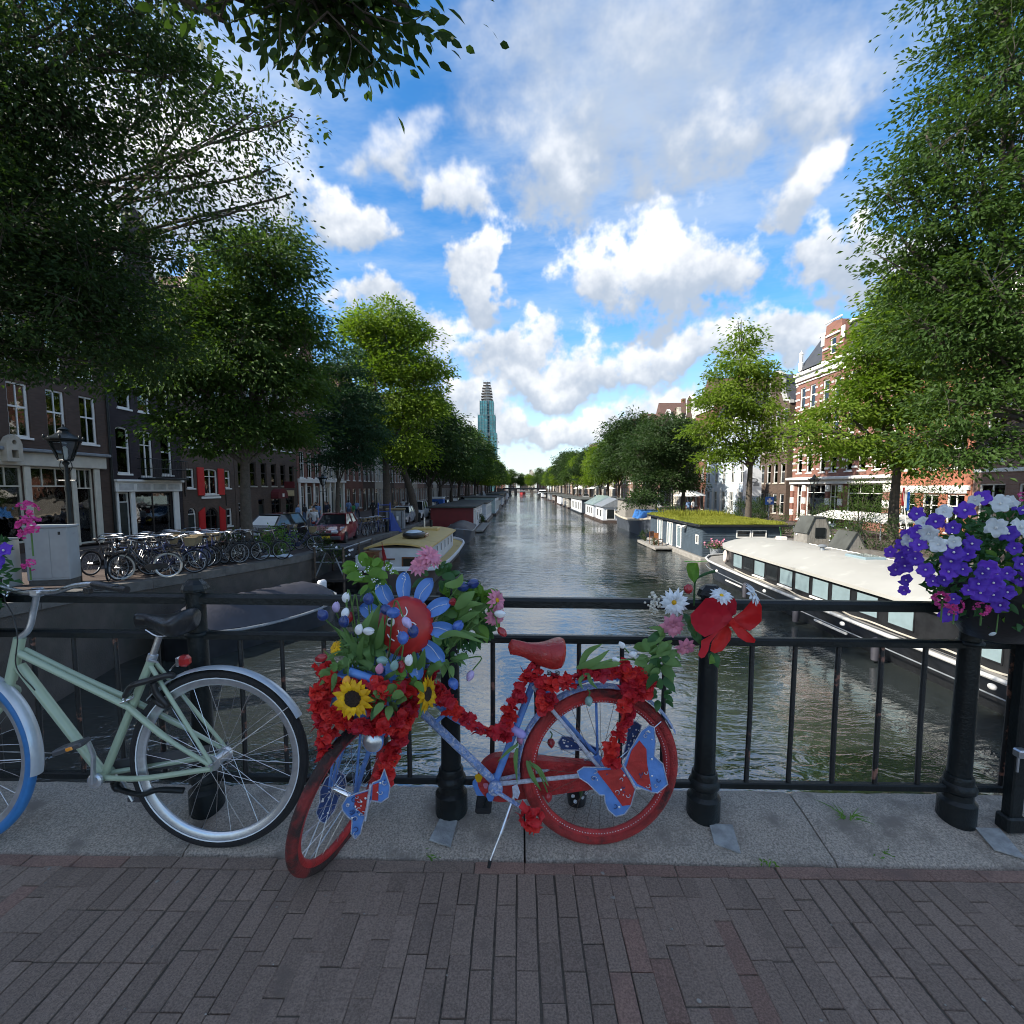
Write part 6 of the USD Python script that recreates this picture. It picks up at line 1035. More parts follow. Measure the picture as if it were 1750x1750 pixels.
def make_trees():
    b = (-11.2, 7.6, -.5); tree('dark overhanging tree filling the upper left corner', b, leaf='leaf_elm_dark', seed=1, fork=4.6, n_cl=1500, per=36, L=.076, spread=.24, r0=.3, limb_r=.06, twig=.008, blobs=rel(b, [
        (60, 60, 8.2, 1.5, 1.5, 1.2), (190, 90, 8.6, 1.0, 1.2, .9), (230, 20, 8.2, .8, 1.2, .7), (-60, 200, 8, 1.6, 1.6, 1.5), (60, 200, 8.4, .85, 1.4, .6), (20, 330, 8.6, 1.1, 1.6, 1.0), (-80, 420, 8, 1.8, 1.8, 1.5), (110, 430, 9.2, 1.2, 1.4, .7), (60, 530, 9.2, 1.5, 1.6, .9), (190, 530, 9.6, 1.0, 1.2, .7), (110, 610, 9.2, 1.2, 1.1, .45), (240, 590, 10, .8, 1.0, .5), (10, 590, 8.5, .9, 1, .6), (260, 440, 10, .5, .8, .4)]))
    b = (-12.8, 11.6, -.85); tree('slender tree whose sparse leafy bough reaches out against the sky at left', b, leaf='leaf_elm_dark', seed=2, fine=True, fork=5.5, n_cl=400, per=15, L=.082, spread=.24, r0=.24, limb_r=.06, twig=.006, droop=.35, blobs=rel(b, [
        (300, 120, 10.5, .9, 1.2, .7), (250, 190, 10.2, .9, 1.2, .6), (350, 160, 11, .9, 1.0, .6), (400, 215, 11, 1.0, 1.0, .6), (470, 210, 11.4, .75, .9, .5), (430, 300, 11.4, .9, 1.0, .5), (330, 300, 11, .9, 1.0, .55), (260, 290, 10.6, .8, 1.0, .55), (380, 370, 11.2, 1.0, 1.0, .5), (300, 390, 11, .9, 1.0, .5), (470, 340, 11.8, .5, .7, .4), (200, 400, 10.6, .8, 1.0, .6)]))
    b = (-8.8, .6, 0); t = tree('boughs of large dark leaves hanging in at the top centre', b, leaf='leaf_elm_dark', seed=3, fine=True, fork=4.2, n_cl=300, per=18, L=.105, spread=.19, r0=.25, limb_r=.06, twig=.005, droop=.5, blobs=rel(b, [
        (500, -13, 4.6, .55, .5, .22), (590, 12, 4.7, .42, .4, .25), (550, 32, 4.7, .3, .3, .18), (420, -23, 4.6, .45, .4, .14), (630, -18, 4.7, .3, .4, .2), (340, -33, 4.5, .35, .4, .12), (500, -108, 4.4, 1.0, .7, .35), (320, 2, 4.5, .1, .15, .08)]) + [(2.2, -.2, 7.0, 1.2, 1.0, .7), (4.2, .2, 7.4, 1.2, 1.0, .6)])
    q = np.random.default_rng(77); pts = [(350, 8), (372, 22), (392, 30), (398, 42), (430, 22), (455, 40), (470, 60), (486, 92), (455, 88), (498, 120), (520, 128), (505, 135), (545, 140), (575, 150), (560, 118), (590, 160), (530, 110), (610, 130), (622, 118), (668, 96), (690, 70), (715, 40), (735, 20), (500, 60), (440, 8), (285, 5), (278, 14), (665, 60), (640, 118), (570, 96)]
    for k, (px, py) in enumerate(pts):
        for s in range(3):
            p = on(px + q.normal(0, 7), py + q.normal(0, 6), 4.5) - np.asarray(b); d = q.normal(0, 1, 3) + [0, 0, -.9]; d /= np.linalg.norm(d); v, f = blade([p, p + d * .045, p + d * .085 - [0, 0, .01]], .022, .15, 6, .75, q.normal(0, 1, 3)); m = B(); m.add(v, f); obj('leaf', m, 'leaf_elm_dark', t, smooth=True)
    for a in ([(560, 20), (520, 60), (500, 110), (508, 130)], [(560, 20), (600, 70), (585, 140)], [(480, 0), (440, 20), (392, 40)], [(620, 20), (690, 40), (735, 18)], [(480, 30), (478, 70), (488, 92)], [(420, -5), (370, 5), (350, 12)], [(600, 60), (640, 100), (622, 120)]):
        m = B(); m.tube(spline([on(x, y, 4.5) - np.asarray(b) for x, y in a], 12), np.linspace(.008, .002, 12), 5); obj('twig', m, 'bark', t)
    b = (-9.9, 18.6, -1.1); tree('dark elm at the quay edge before the red shuttered house', b, leaf='leaf_elm', seed=4, fork=3.6, n_cl=1050, per=42, L=.13, spread=.38, r0=.19, limb_r=.10, twig=.011, blobs=rel(b, [
        (470, 470, 19, 1.3, 1.5, 1.2), (420, 540, 18.5, 1.6, 1.8, 1.2), (500, 570, 19.5, 1.2, 1.6, 1.1), (340, 560, 18, 1.7, 1.8, 1.2), (430, 640, 18.5, 1.9, 2, 1.2), (330, 650, 17.5, 1.6, 1.8, 1.1), (510, 660, 19.5, 1.0, 1.5, 1.0), (420, 730, 18.5, 1.7, 1.6, .8), (320, 740, 17.5, 1.1, 1.4, .7), (480, 420, 19.5, .6, .8, .8), (260, 620, 17.5, 1.2, 1.5, 1.1), (420, 460, 18.5, 1.2, 1.5, 1.0), (500, 740, 19.5, .9, 1.2, .6)]))
    b = (-9.9, 28.2, -1.4); tree('narrow blue green young tree left of the tall sunlit tree', b, leaf='leaf_blue', seed=5, fork=3.2, n_cl=520, per=40, L=.13, spread=.36, r0=.13, limb_r=.05, twig=.01, blobs=rel(b, [(585, 640, 28, 1.0, 1.2, 1.4), (590, 700, 28, 1.7, 1.6, 1.3), (570, 740, 28, 1.6, 1.5, 1.0), (620, 745, 28, 1.2, 1.4, 1.0), (590, 785, 28, 1.5, 1.4, .6)]))
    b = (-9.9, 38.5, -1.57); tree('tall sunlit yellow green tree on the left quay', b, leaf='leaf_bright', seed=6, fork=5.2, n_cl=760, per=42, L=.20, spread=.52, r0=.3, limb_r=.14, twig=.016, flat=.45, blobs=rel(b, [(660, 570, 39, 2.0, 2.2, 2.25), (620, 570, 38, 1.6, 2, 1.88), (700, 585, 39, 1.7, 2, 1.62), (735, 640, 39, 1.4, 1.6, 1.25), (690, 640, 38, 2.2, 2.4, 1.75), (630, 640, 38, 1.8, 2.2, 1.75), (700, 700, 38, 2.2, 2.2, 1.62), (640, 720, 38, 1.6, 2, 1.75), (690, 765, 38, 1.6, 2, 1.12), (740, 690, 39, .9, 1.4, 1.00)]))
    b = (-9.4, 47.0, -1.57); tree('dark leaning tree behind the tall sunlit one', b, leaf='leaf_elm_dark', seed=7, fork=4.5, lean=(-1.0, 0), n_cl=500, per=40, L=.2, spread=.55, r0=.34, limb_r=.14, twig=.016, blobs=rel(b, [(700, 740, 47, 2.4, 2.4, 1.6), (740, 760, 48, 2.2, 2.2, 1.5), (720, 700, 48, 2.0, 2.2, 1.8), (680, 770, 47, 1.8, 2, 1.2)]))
    b = (16.6, 16.6, -1.0); tree('huge dark tree filling the right edge of the view', b, leaf='leaf_elm', seed=8, fork=4.6, n_cl=1500, per=40, L=.13, spread=.38, r0=.30, limb_r=.14, twig=.011, blobs=rel(b, [
        (1720, 60, 16, 1.5, 1.8, 1.4), (1660, 170, 16.5, 1.3, 1.8, 1.1), (1730, 250, 16, 1.8, 2, 1.5), (1600, 260, 16.5, 1.3, 1.6, .8), (1560, 330, 17, 1.2, 1.5, .8), (1640, 370, 16.5, 1.7, 2, 1.1), (1560, 430, 17, 1.2, 1.5, .9), (1720, 420, 16, 1.8, 2, 1.2), (1640, 480, 16.5, 1.6, 2, 1.0), (1720, 540, 16, 1.7, 2, 1.1), (1640, 590, 16.5, 1.5, 1.8, 1.0), (1730, 640, 16, 1.5, 2, .9), (1650, 690, 16, 1.3, 1.6, .7), (1580, 560, 17, 1.0, 1.4, .9), (1640, 790, 16, 1.1, 1.4, .45), (1600, 750, 16.5, .8, 1.2, .5), (1720, 760, 16, .8, 1.2, .5), (1690, -60, 16, 1.5, 2, 1.4), (1900, 300, 16, 2.6, 2.6, 2.6), (1900, 600, 16, 2.4, 2.4, 2), (1870, 0, 16, 2.4, 2.4, 2)]))
    b = (16.5, 22.6, -1.25); tree('forked yellow green tree whose low bough reaches over the houseboats', b, leaf='leaf_bright', seed=9, fork=4.0, n_cl=1050, per=36, L=.155, spread=.42, r0=.2, limb_r=.10, twig=.011, flat=.36, blobs=rel(b, [(1480, 610, 22.5, .7, 1.2, .7), (1475, 670, 22.5, .8, 1.3, .7), (1500, 560, 23, .7, 1.2, .6), (1540, 500, 23, .7, 1.2, .7), (1570, 500, 23, 1.0, 1.6, 1.08), (1550, 560, 23, 1.0, 1.6, 0.96), (1580, 620, 23, 1.4, 1.8, 1.20), (1530, 640, 22.5, .9, 1.5, 0.72), (1430, 705, 22, .8, 1.3, 0.36), (1380, 738, 21.5, 1.0, 1.3, 0.36), (1335, 750, 21.5, .4, .7, 0.18), (1460, 765, 22, 1.1, 1.4, 0.48), (1530, 710, 22.5, 1.2, 1.6, 0.84), (1560, 780, 22.5, 1.2, 1.4, 0.72), (1600, 540, 24, 1.3, 1.6, 1.20), (1620, 700, 23, 1.3, 1.6, 1.08)]))
    b = (16.6, 37.0, -1.57); tree('tall airy light green tree standing behind the grass roofed houseboat', b, leaf='leaf_bright', seed=10, fork=4.6, n_cl=400, per=38, L=.19, spread=.42, r0=.21, limb_r=.10, twig=.014, flat=.42, blobs=rel(b, [(1270, 590, 37, 1.0, 1.2, 1.22), (1265, 640, 37, 2.0, 2, 1.35), (1310, 660, 37, 1.2, 1.4, 1.08), (1240, 690, 37, 2.0, 2.0, 1.35), (1290, 710, 37, 1.8, 2.0, 1.22), (1215, 735, 37, 1.7, 1.7, 0.94), (1280, 765, 37, 1.7, 1.8, 1.08), (1225, 785, 37, 1.2, 1.4, 0.81), (1320, 740, 37, .8, 1.1, 0.68), (1262, 560, 37, .4, .5, 0.68)]))
    b = (16.4, 51.0, -1.57); tree('dense dark green tree over the terrace on the right quay', b, leaf='leaf_elm_dark', seed=11, fork=3.0, n_cl=560, per=40, L=.2, spread=.55, r0=.24, limb_r=.12, twig=.016, blobs=rel(b, [(1140, 735, 51, 2.2, 2.4, 1.5), (1110, 770, 50, 2.2, 2.2, 1.3), (1160, 780, 51, 2.4, 2.4, 1.4), (1120, 820, 50, 2.0, 2.2, 1.1), (1170, 820, 51, 1.6, 2, 1.0), (1100, 850, 49, 1.2, 1.5, .7), (1190, 760, 51, 1.4, 2, 1.0)]))
    protos = []
    for s, leaf, blobs in ((21, 'leaf_elm_dark', [(0, 0, 7.5, 3.4, 3.4, 2.6), (1.5, 1, 9.6, 2.4, 2.4, 2.0), (-1.6, -1, 9.2, 2.4, 2.4, 1.8), (2.4, -1.5, 6.6, 2.4, 2.4, 1.8), (-2.4, 1.5, 6.4, 2.2, 2.2, 1.8), (0, 0, 11, 1.8, 1.8, 1.4)]), (22, 'leaf_elm', [(0, 0, 7, 3.0, 3.0, 2.4), (1.2, -1, 9.4, 2.2, 2.2, 2.2), (-1.8, .6, 8.4, 2.2, 2.2, 2.0), (2.4, 1.4, 6.4, 2, 2, 1.6), (-2.2, -1.4, 5.8, 2, 2, 1.5), (.2, .4, 11.4, 1.6, 1.6, 1.6)]), (23, 'leaf_bright', [(0, 0, 6.6, 2.8, 2.8, 2.0), (1.0, .8, 8.8, 2.0, 2.0, 1.8), (-1.4, -.6, 8.0, 2.0, 2.0, 1.6), (1.8, -1.4, 5.6, 1.8, 1.8, 1.3), (-1.8, 1.2, 5.4, 1.7, 1.7, 1.2)])):
        protos.append(dict(seed=s, leaf=leaf, blobs=blobs, fork=3.2, n_cl=420, per=34, L=.30, spread=.62, r0=.24, limb_r=.12, twig=.018))
    made = {}; q = np.random.default_rng(5)
    names = ['dark green tree', 'mid green tree', 'light yellow green tree']; where = {-1: 'left', 1: 'right'}
    row = [(-1, 57, 0, 1.0), (-1, 66, 1, .95), (-1, 75, 0, 1.02), (-1, 84, 0, 1.08), (-1, 94, 1, 1.05), (-1, 104, 0, 1.1), (-1, 115, 1, 1.05), (-1, 126, 2, 1.15), (-1, 138, 0, 1.1), (-1, 150, 2, 1.1), (-1, 164, 1, 1.1), (-1, 178, 2, 1.2), (-1, 194, 0, 1.1), (-1, 210, 1, 1.1), (-1, 228, 2, 1.2), (-1, 248, 1, 1.1), (-1, 270, 0, 1.1), (-1, 294, 2, 1.2),
           (1, 62, 0, .92), (1, 72, 0, 1.0), (1, 84, 1, 1.0), (1, 96, 2, 1.1), (1, 106, 2, .9), (1, 118, 0, .95), (1, 130, 2, .95), (1, 143, 1, .95), (1, 156, 0, 1.1), (1, 170, 0, 1.15), (1, 186, 1, 1.0), (1, 204, 2, 1.05), (1, 224, 1, 1.0), (1, 246, 2, 1.05), (1, 268, 1, 1.0), (1, 292, 0, 1.0)]
    cnt = {}
    for side, y, i, sc in row:
        n_ = cnt[side, i] = cnt.get((side, i), -1) + 1
        x = -9.6 + q.normal(0, .25) if side < 0 else 16.6 + q.normal(0, .3); lab = f'{names[i]}, {ORD[n_]} of its kind along the {where[side]} quay'; grp = f'{names[i]}s receding along the {where[side]} quay'
        if i not in made: p = dict(protos[i]); made[i] = tree(lab, (x, y, -1.57), 0, p.pop('leaf'), grp, **p)
        else: copy(made[i], (x, y, -1.57), q.uniform(0, 360), lab, (sc, sc, sc * q.uniform(.95, 1.1)), grp)
    for k, (x, y, i, s) in enumerate([(-12, 335, 1, 1.25), (-5, 345, 1, 1.2), (2.0, 349, 1, 1.0), (8.5, 345, 2, 1.1), (15, 340, 1, 1.25), (22, 338, 0, 1.1), (-20, 345, 0, 1.2), (30, 345, 1, 1.2)]): copy(made[i], (x, y, -1.57), 40 * k, ['mid green tree at the far left end of the canal', 'light tree before the far houses left of centre', 'small mid green tree before the pale far house', 'small light tree before the pink far house', 'mid green tree right of the far bridge', 'dark tree at the far right end of the canal', 'dark tree far behind the left bank', 'mid green tree far behind the right bank'][k], s, 'trees closing the far end of the canal')
make_trees()
def bush(label, c, r, n, L, leaf='leaf_bush', seed=0, cat='bush', name='bush', base=0.0, flowers=None):
    t = thing(name, label, cat, c); q = np.random.default_rng(seed); r = np.asarray(r, float) * np.ones(3); m = max(10, n // 30); d = rand_dirs(m, 1, q); C = d * (q.random(m) ** .4)[:, None] * r + [0, 0, r[2] * .9 + base]; k = np.repeat(np.arange(m), 30); P = C[k] + q.normal(0, .13, (len(k), 3)) * r.mean() ** .5; P[:, 2] = np.maximum(P[:, 2], .04)
    obj('foliage', leaves(P, q.normal(0, 1, P.shape) + d[k], q.normal(0, .7, P.shape) + [0, 0, .8], L * q.uniform(.7, 1.3, len(P)), L * .5), leaf, t, kind='stuff'); b = B()
    for c_ in C[:: max(1, m // 14)]: b.tube([(0, 0, -.02), c_ * [.4, .4, .5], c_], [.03, .02, .008], 4, caps=False)
    obj('stem', b, 'bark', t)
    if flowers:
        b = B()
        for i in range(flowers[1]): p = C[q.integers(m)] * [1, 1, 1.0]; dd = p - [0, 0, r[2]]; p = np.array([0, 0, r[2] + base]) + dd / (np.linalg.norm(dd) + 1e-6) * r * 1.05 * q.uniform(.9, 1.1); b.add(*cup(p, q.normal(0, .4, 3) + [0, -.8, .5], flowers[2], i, n=7))
        obj('flowers', b, flowers[0], t, kind='stuff')
    return t
def bushes():
    sz = street_z
    bush('round yellow green shrub at the foot of the first left tree', (-9.4, 19.6, -1.1), (.75, .8, .65), 900, .09, 'leaf_soft', 1)
    bush('dark ivy-like shrub beside the first left tree trunk', (-10.6, 18.9, -1.1), (.8, .8, .5), 700, .09, 'leaf_elm', 2)
    bush('plants crowding the quay edge above the dark mooring', (-8.9, 22.4, -1.2), (.5, 1.1, .5), 700, .08, 'leaf_elm_dark', 3)
    bush('dark clipped shrub below the pale blue house', (19.2, 44.0, -1.57), (1.8, 1.6, 1.0), 1800, .14, 'leaf_elm_dark', 4)
    bush('dark tall shrub behind the parking sign', (21.6, 46.0, -1.57), (1.8, 1.4, 1.2), 1500, .14, 'leaf_elm_dark', 14)
    bush('low green shrub right of the grass roof', (17.0, 33.0, -1.5), (.9, .9, .6), 700, .10, 'leaf_elm', 5)
    bush('feathery olive shrub behind the white flowering bush', (16.9, 29.2, -1.45), (1.2, 1.1, 1.15), 1500, .09, 'leaf_bush', 6)
    bush('light green bush with white blossoms behind the long barge roof', (15.6, 26.6, -1.9), (1.1, 1.2, 1.0), 1500, .08, 'leaf_soft', 7, flowers=('silk_white', 60, .05))
    bush('leafy green small tree before the shop windows of the striped house', (18.6, 28.0, -1.45), (1.7, 1.4, 1.5), 2200, .11, 'leaf_elm', 8, base=.6)
    bush('tangle of shrubs beside the wooden sheds', (15.7, 22.4, -1.6), (.8, 2.0, 1.0), 1600, .09, 'leaf_bush', 9)
    bush('dark shrubs on the quay behind the petunia basket', (16.2, 19.2, -1.5), (1.2, 1.6, 1.1), 1800, .09, 'leaf_elm_dark', 10)
    bush('green hedge along the orange house front', (21.5, 28.4, -1.5), (1.6, 2.4, 1.6), 2200, .12, 'leaf_bush', 11, base=.7)
    bush('dark shrub at the foot of the dense dark tree', (13.6, 46.0, -1.6), (1.4, 2.6, .9), 1500, .14, 'leaf_elm_dark', 12)
    bush('pot-bound plants on the red houseboat side deck', (-4.0, 55.5, -2.3), (.5, .9, .5), 500, .12, 'leaf_bush', 13)
bushes()

# ---------------------------------------------------------------- boats
mat('hull_black', (.014, .015, .017), .3, .3, 2, .1, 20, col2=(.05, .045, .04), c2at=(.6, .75), c2scale=1.5); mat('hull_slate', (.05, .06, .075), .55, .3, 2, .3, 20, col2=(.10, .07, .05), c2at=(.6, .72), c2scale=1.2); mat('hull_brown', (.05, .035, .028), .6, .3, 2, .3, 20)
mat('roof_white', (.36, .355, .325), .5, .06, .8, .06, 12, col2=(.5, .5, .45), c2at=(.55, .8), c2scale=1.2); mat('roof_ochre', (.50, .36, .13), .6, .12, 1.5, .1, 20, col2=(.38, .27, .10), c2at=(.5, .7), c2scale=1.5); mat('boat_white', (.55, .58, .62), .5, .1, 1.5, .1, 20); mat('varnished_wood', (.13, .05, .02), .3, .3, 8, .1, coat=.4)
mat('slat_blue', (.045, .065, .085), .6, .2, 3, .2, 30); mat('houseboat_red', (.16, .018, .020), .55, .15, 2, .15, 20); mat('bitumen', (.06, .065, .06), .9, .3, 1.2, .4, 30); mat('tarp_dark', (.035, .035, .045), .6, .2, 3, .4, 8); mat('tarp_brown', (.055, .045, .042), .65, .2, 3, .4, 8); mat('tarp_blue', (.03, .14, .42), .5, .15, 3, .4, 6)
mat('panel_glass', (.20, .27, .29), .12, .12, 2, coat=.6); mat('dark_glass', (.015, .018, .02), .06, .2, 2); mat('weathered_deck', (.22, .21, .19), .85, .2, 4, .4, 40); mat('lifebuoy_white', (.7, .6, .55), .5, .1); mat('flag_red', (.28, .015, .02), .7, .15); mat('greenhouse', (.32, .42, .43), .2, .1, 2, coat=.5)
leafmat('sedum', (.15, .17, .018), (.29, .29, .035), .15, .6, (1, 1, .5), .6)
def hull(L, W, free, bow=.22, stern=.12, draft=.5, flare=.9, sheer=.35, n=36, deck=.0, bowp=2.0, sternp=2.4):
    """boat hull along +x (bow at +x), waterline at z = 0; returns shell, deck outline, rail line"""
    xs = np.linspace(-L / 2, L / 2, n); u = xs / (L / 2); hw = np.ones(n) * W / 2; a = 1 - 2 * bow; m = u > a; hw[m] *= np.maximum(0, 1 - ((u[m] - a) / (2 * bow)) ** bowp) ** .5 * .99 + .01; a2 = -1 + 2 * stern; m = u < a2; hw[m] *= np.maximum(0, 1 - ((a2 - u[m]) / (2 * stern)) ** sternp) ** .5 * .96 + .04
    top = free + sheer * np.abs(u) ** 2.4; V = []; rows = [(-draft, flare * .55), (-draft * .4, flare * .86), (0, flare * .93), (.5, flare * .97 + .02), (1, 1.0)]
    for s in (1, -1):
        for z, k in rows: V += [(x * (1 if z > -.1 else .97), s * h * k, (z * t if z > 0 else z)) for x, h, t in zip(xs, hw, top)]
    r = len(rows); f = []
    for s in (0, 1):
        for i in range(r - 1):
            for j in range(n - 1):
                q = ((s * r + i) * n + j, (s * r + i) * n + j + 1, (s * r + i + 1) * n + j + 1, (s * r + i + 1) * n + j); f.append(q[::-1] if s == 0 else q)
    for i in range(r - 1):
        for j in (0, n - 1): q = (i * n + j, (r + i) * n + j, (r + i + 1) * n + j, (i + 1) * n + j); f.append(q if j else q[::-1])
    b = B(); b.add(V, f); dk = B(); v = [(x, s * h * .985, t - .06 - deck) for s in (1, -1) for x, h, t in zip(xs, hw, top)]; dk.add(v, [(j, n + j, n + j + 1, j + 1) for j in range(n - 1)])
    rail = [np.stack([xs, s * hw, top], 1) for s in (1, -1)]; return b, dk, rail, (xs, hw, top)
def line_on(rail, xs0, dz, out, w, h, i0, i1):
    b = B(); p = rail[i0:i1] + [0, 0, dz]; p[:, 1] += np.sign(p[:, 1]) * out; b.tube(p, w, 6, flat=h / w); return b
def pane_part(t, name, lo, hi, m='panel_glass', fm='white_paint', axis=1, f=.05, out=1):
    """window standing proud of a boat's wall: frame with its pane"""
    lo, hi = np.asarray(lo, float), np.asarray(hi, float); b = B(); 
    e = [k for k in range(3) if k != axis]; a, c = e; y0, y1 = lo[axis], hi[axis]
    def bx(alo, ahi, clo, chi): l, h = np.zeros(3), np.zeros(3); l[axis], h[axis] = y0, y1; l[a], h[a], l[c], h[c] = alo, ahi, clo, chi; b.box(l, h)
    bx(lo[a], hi[a], lo[c], lo[c] + f); bx(lo[a], hi[a], hi[c] - f, hi[c]); bx(lo[a], lo[a] + f, lo[c] + f, hi[c] - f); bx(hi[a] - f, hi[a], lo[c] + f, hi[c] - f); o = obj(name, b, fm, t)
    l, h = lo.copy(), hi.copy(); l[a] += f; h[a] -= f; l[c] += f; h[c] -= f; mid = (y0 + y1) / 2; l[axis], h[axis] = mid - .006, mid + .006; b = B(); b.box(l, h); obj('pane', b, m, o); return o
def long_barge():
    t = thing('long_houseboat', 'long black houseboat with a white curved roof along the right bank', 'houseboat', (11.2, 12.0, WATER), 90); L, W = 28, 4.75
    b, dk, rail, (xs, hw, top) = hull(L, W, .78, .10, .10, sheer=.22, bowp=2.2); obj('hull', b, 'hull_black', t, smooth=50); obj('deck', dk, 'weathered_deck', t)
    for s in (0, 1):
        obj('gunwale', line_on(rail[s], xs, .0, .02, .05, .045, 0, 36), 'dirty_white', t, smooth=50); obj('rubbing_strake', line_on(rail[s], xs, -.33, -.0, .018, .016, 1, 35), 'zinc', t, smooth=50)
    x0, x1, hwc = -13, 12.2, 1.95; n = 24; U = np.linspace(x0, x1, n); ww = np.where(U > 9.4, hwc * np.sqrt(np.maximum(.02, 1 - ((U - 9.4) / 3.6) ** 2.6)), hwc); z1 = 1.62
    b = B(); v = [(x, s * w, z) for s in (1, -1) for z in (.55, z1) for x, w in zip(U, ww)]; f = []
    for s in range(2):
        for j in range(n - 1): q = (s * 2 * n + j, s * 2 * n + j + 1, s * 2 * n + n + j + 1, s * 2 * n + n + j); f.append(q[::-1] if s == 0 else q)
    f += [(n - 1, 3 * n - 1, 4 * n - 1, 2 * n - 1), (0, n, 3 * n, 2 * n)]; b.add(v, f); cb = obj('cabin', b, 'hull_black', t, smooth=50)
    b = B(); m = 11; q = np.linspace(-1, 1, m); V = []
    for zz in (0, -.09):
        for x, w in zip(U + np.where(U > 12, .12, 0), ww + .12):
            for a in q: V.append((x, a * w, z1 + .03 + .40 * (1 - a * a) * min(1, w / 2) + zz))
    f = []
    for i in range(n - 1):
        for j in range(m - 1): k = i * m + j; f += [(k, k + m, k + m + 1, k + 1), (n * m + k, n * m + k + 1, n * m + k + m + 1, n * m + k + m)]
        for j in (0, m - 1): k = i * m + j; f.append((k, k + m, n * m + k + m, n * m + k) if j else (k, n * m + k, n * m + k + m, k + m))
    for i in (0, n - 1):
        for j in range(m - 1): k = i * m + j; f.append((k, k + 1, n * m + k + 1, n * m + k) if i else (k, n * m + k, n * m + k + 1, k + 1))
    b.add(V, f); rf = obj('roof', b, 'roof_white', t, smooth=40)
    b = B(); b.tube([(x, -.75, z1 + .375) for x in (-12.8, 9)], .018, 6); obj('roof_seam', b, 'white_paint', rf)
    for k, x in enumerate([9.0, 8.0, 7.05, 6.1, 5.1, 4.1, 3.1, 2.1, 1.0, -.2, -2.4, -4, -6]):
        for s in (1, -1):
            if s < 0 and k % 2: continue
            m_ = 'dark_glass' if k in (1, 3) else 'panel_glass'; w_ = .86; y = np.interp(x + .4, U, ww)
            o = pane_part(cb, 'window', (x, s * y - .015 * (s < 0) - .0, .92), (x + w_, s * y + .02, 1.50) if s > 0 else (x + w_, s * y + .005, 1.50), m_, 'hull_black', 1, .03)
            if s > 0 and k in (2, 4, 6): b = B(); b.rbox((x - .02, y + .02, .86), (x + w_ + .02, y + .09, .92), .01); obj('window_ledge', b, 'white_paint', o)
    b = B(); Ry = frame((0.25, 1, 0)); b.torus((10.9, np.interp(10.9, U, ww) + .06, 1.22), .22, .055, Ry, 28, 10); lb = obj('lifebuoy', b, 'lifebuoy_white', t, smooth=60)
    for k in range(9): x = -11 + k * 2.6; b = B(); b.tube([(x, a * 2.0, z1 + .035 + .40 * (1 - a * a)) for a in np.linspace(-.99, .99, 13)], .008, 5); obj('roof_seam', b, 'roof_white', rf)
    for x, y in ((6.5, .2), (2.2, -.3), (-2.4, .25), (-7, 0)): b = B(); b.lathe([(.09, 0), (.07, .14), (.15, .17), (.16, .20), (.08, .25), (.01, .26)], 14, None, (x, y, z1 + .38)); obj('roof_vent', b, 'zinc', rf, smooth=40)
    b = B(); b.rbox((4.0, -.35, z1 + .37), (5.0, .35, z1 + .50), .03); obj('skylight', b, 'panel_glass', rf)
    b = B(); b.tube(spline([(x, 2.30 + .05 * math.sin(x * 2), .92 + .03 * math.sin(x * 3)) for x in np.linspace(-10, 9, 24)], 80), .02, 5); obj('hand_rope', b, 'sand_stone', t)
    for k in range(5): x = 7.5 - k * 3.6; b = B(); b.lathe([(.02, -.3), (.09, -.26), (.10, 0), (.09, .26), (.02, .3)], 10, None, (x, W / 2 + .09, .36)); obj('fender', b, 'tarp_dark', t, smooth=50)
    b = B(); b.rbox((10.2, -.5, z1 + .36), (10.6, -.15, z1 + .55), .04); pp = obj('roof_planter', b, 'lifebuoy_white', t)
    b = B(); b.tube(spline([(10.4, -.3, z1 + .5), (10.45, -.3, z1 + .75), (10.35, -.2, z1 + .95)], 8), .03, 6); obj('cactus', b, 'leaf_deep', pp)
    for x in (13.2, 11.5): b = B(); b.rod((x, 1.2 if x < 13 else .6, .85), (x, 1.2 if x < 13 else .6, 1.15), .05, n=8); b.rod((x - .18, 1.2 if x < 13 else .6, 1.05), (x + .18, 1.2 if x < 13 else .6, 1.05), .03, n=6); obj('bollard', b, 'black_iron', t)
    b = B(); b.tube(spline([(13.9, .3, .7), (15.2, 1.6, .35), (16.4, 1.9, .2)], 12), .03, 6); obj('mooring_line', b, 'leaf_deep', t)
    for k in range(3): b = B(); x = 8 - k * 6.5; b.rbox((x, W / 2 - .0, .36), (x + 1.5, W / 2 + .05, .42), .01); obj('white_stripe', b, 'dirty_white', t)
    for k in range(4): b = B(); b.ball((10.5 - k * 4.4, W / 2 + .03, .62), (.09, .05, .06)); obj('fairlead', b, 'white_paint', t)
long_barge()
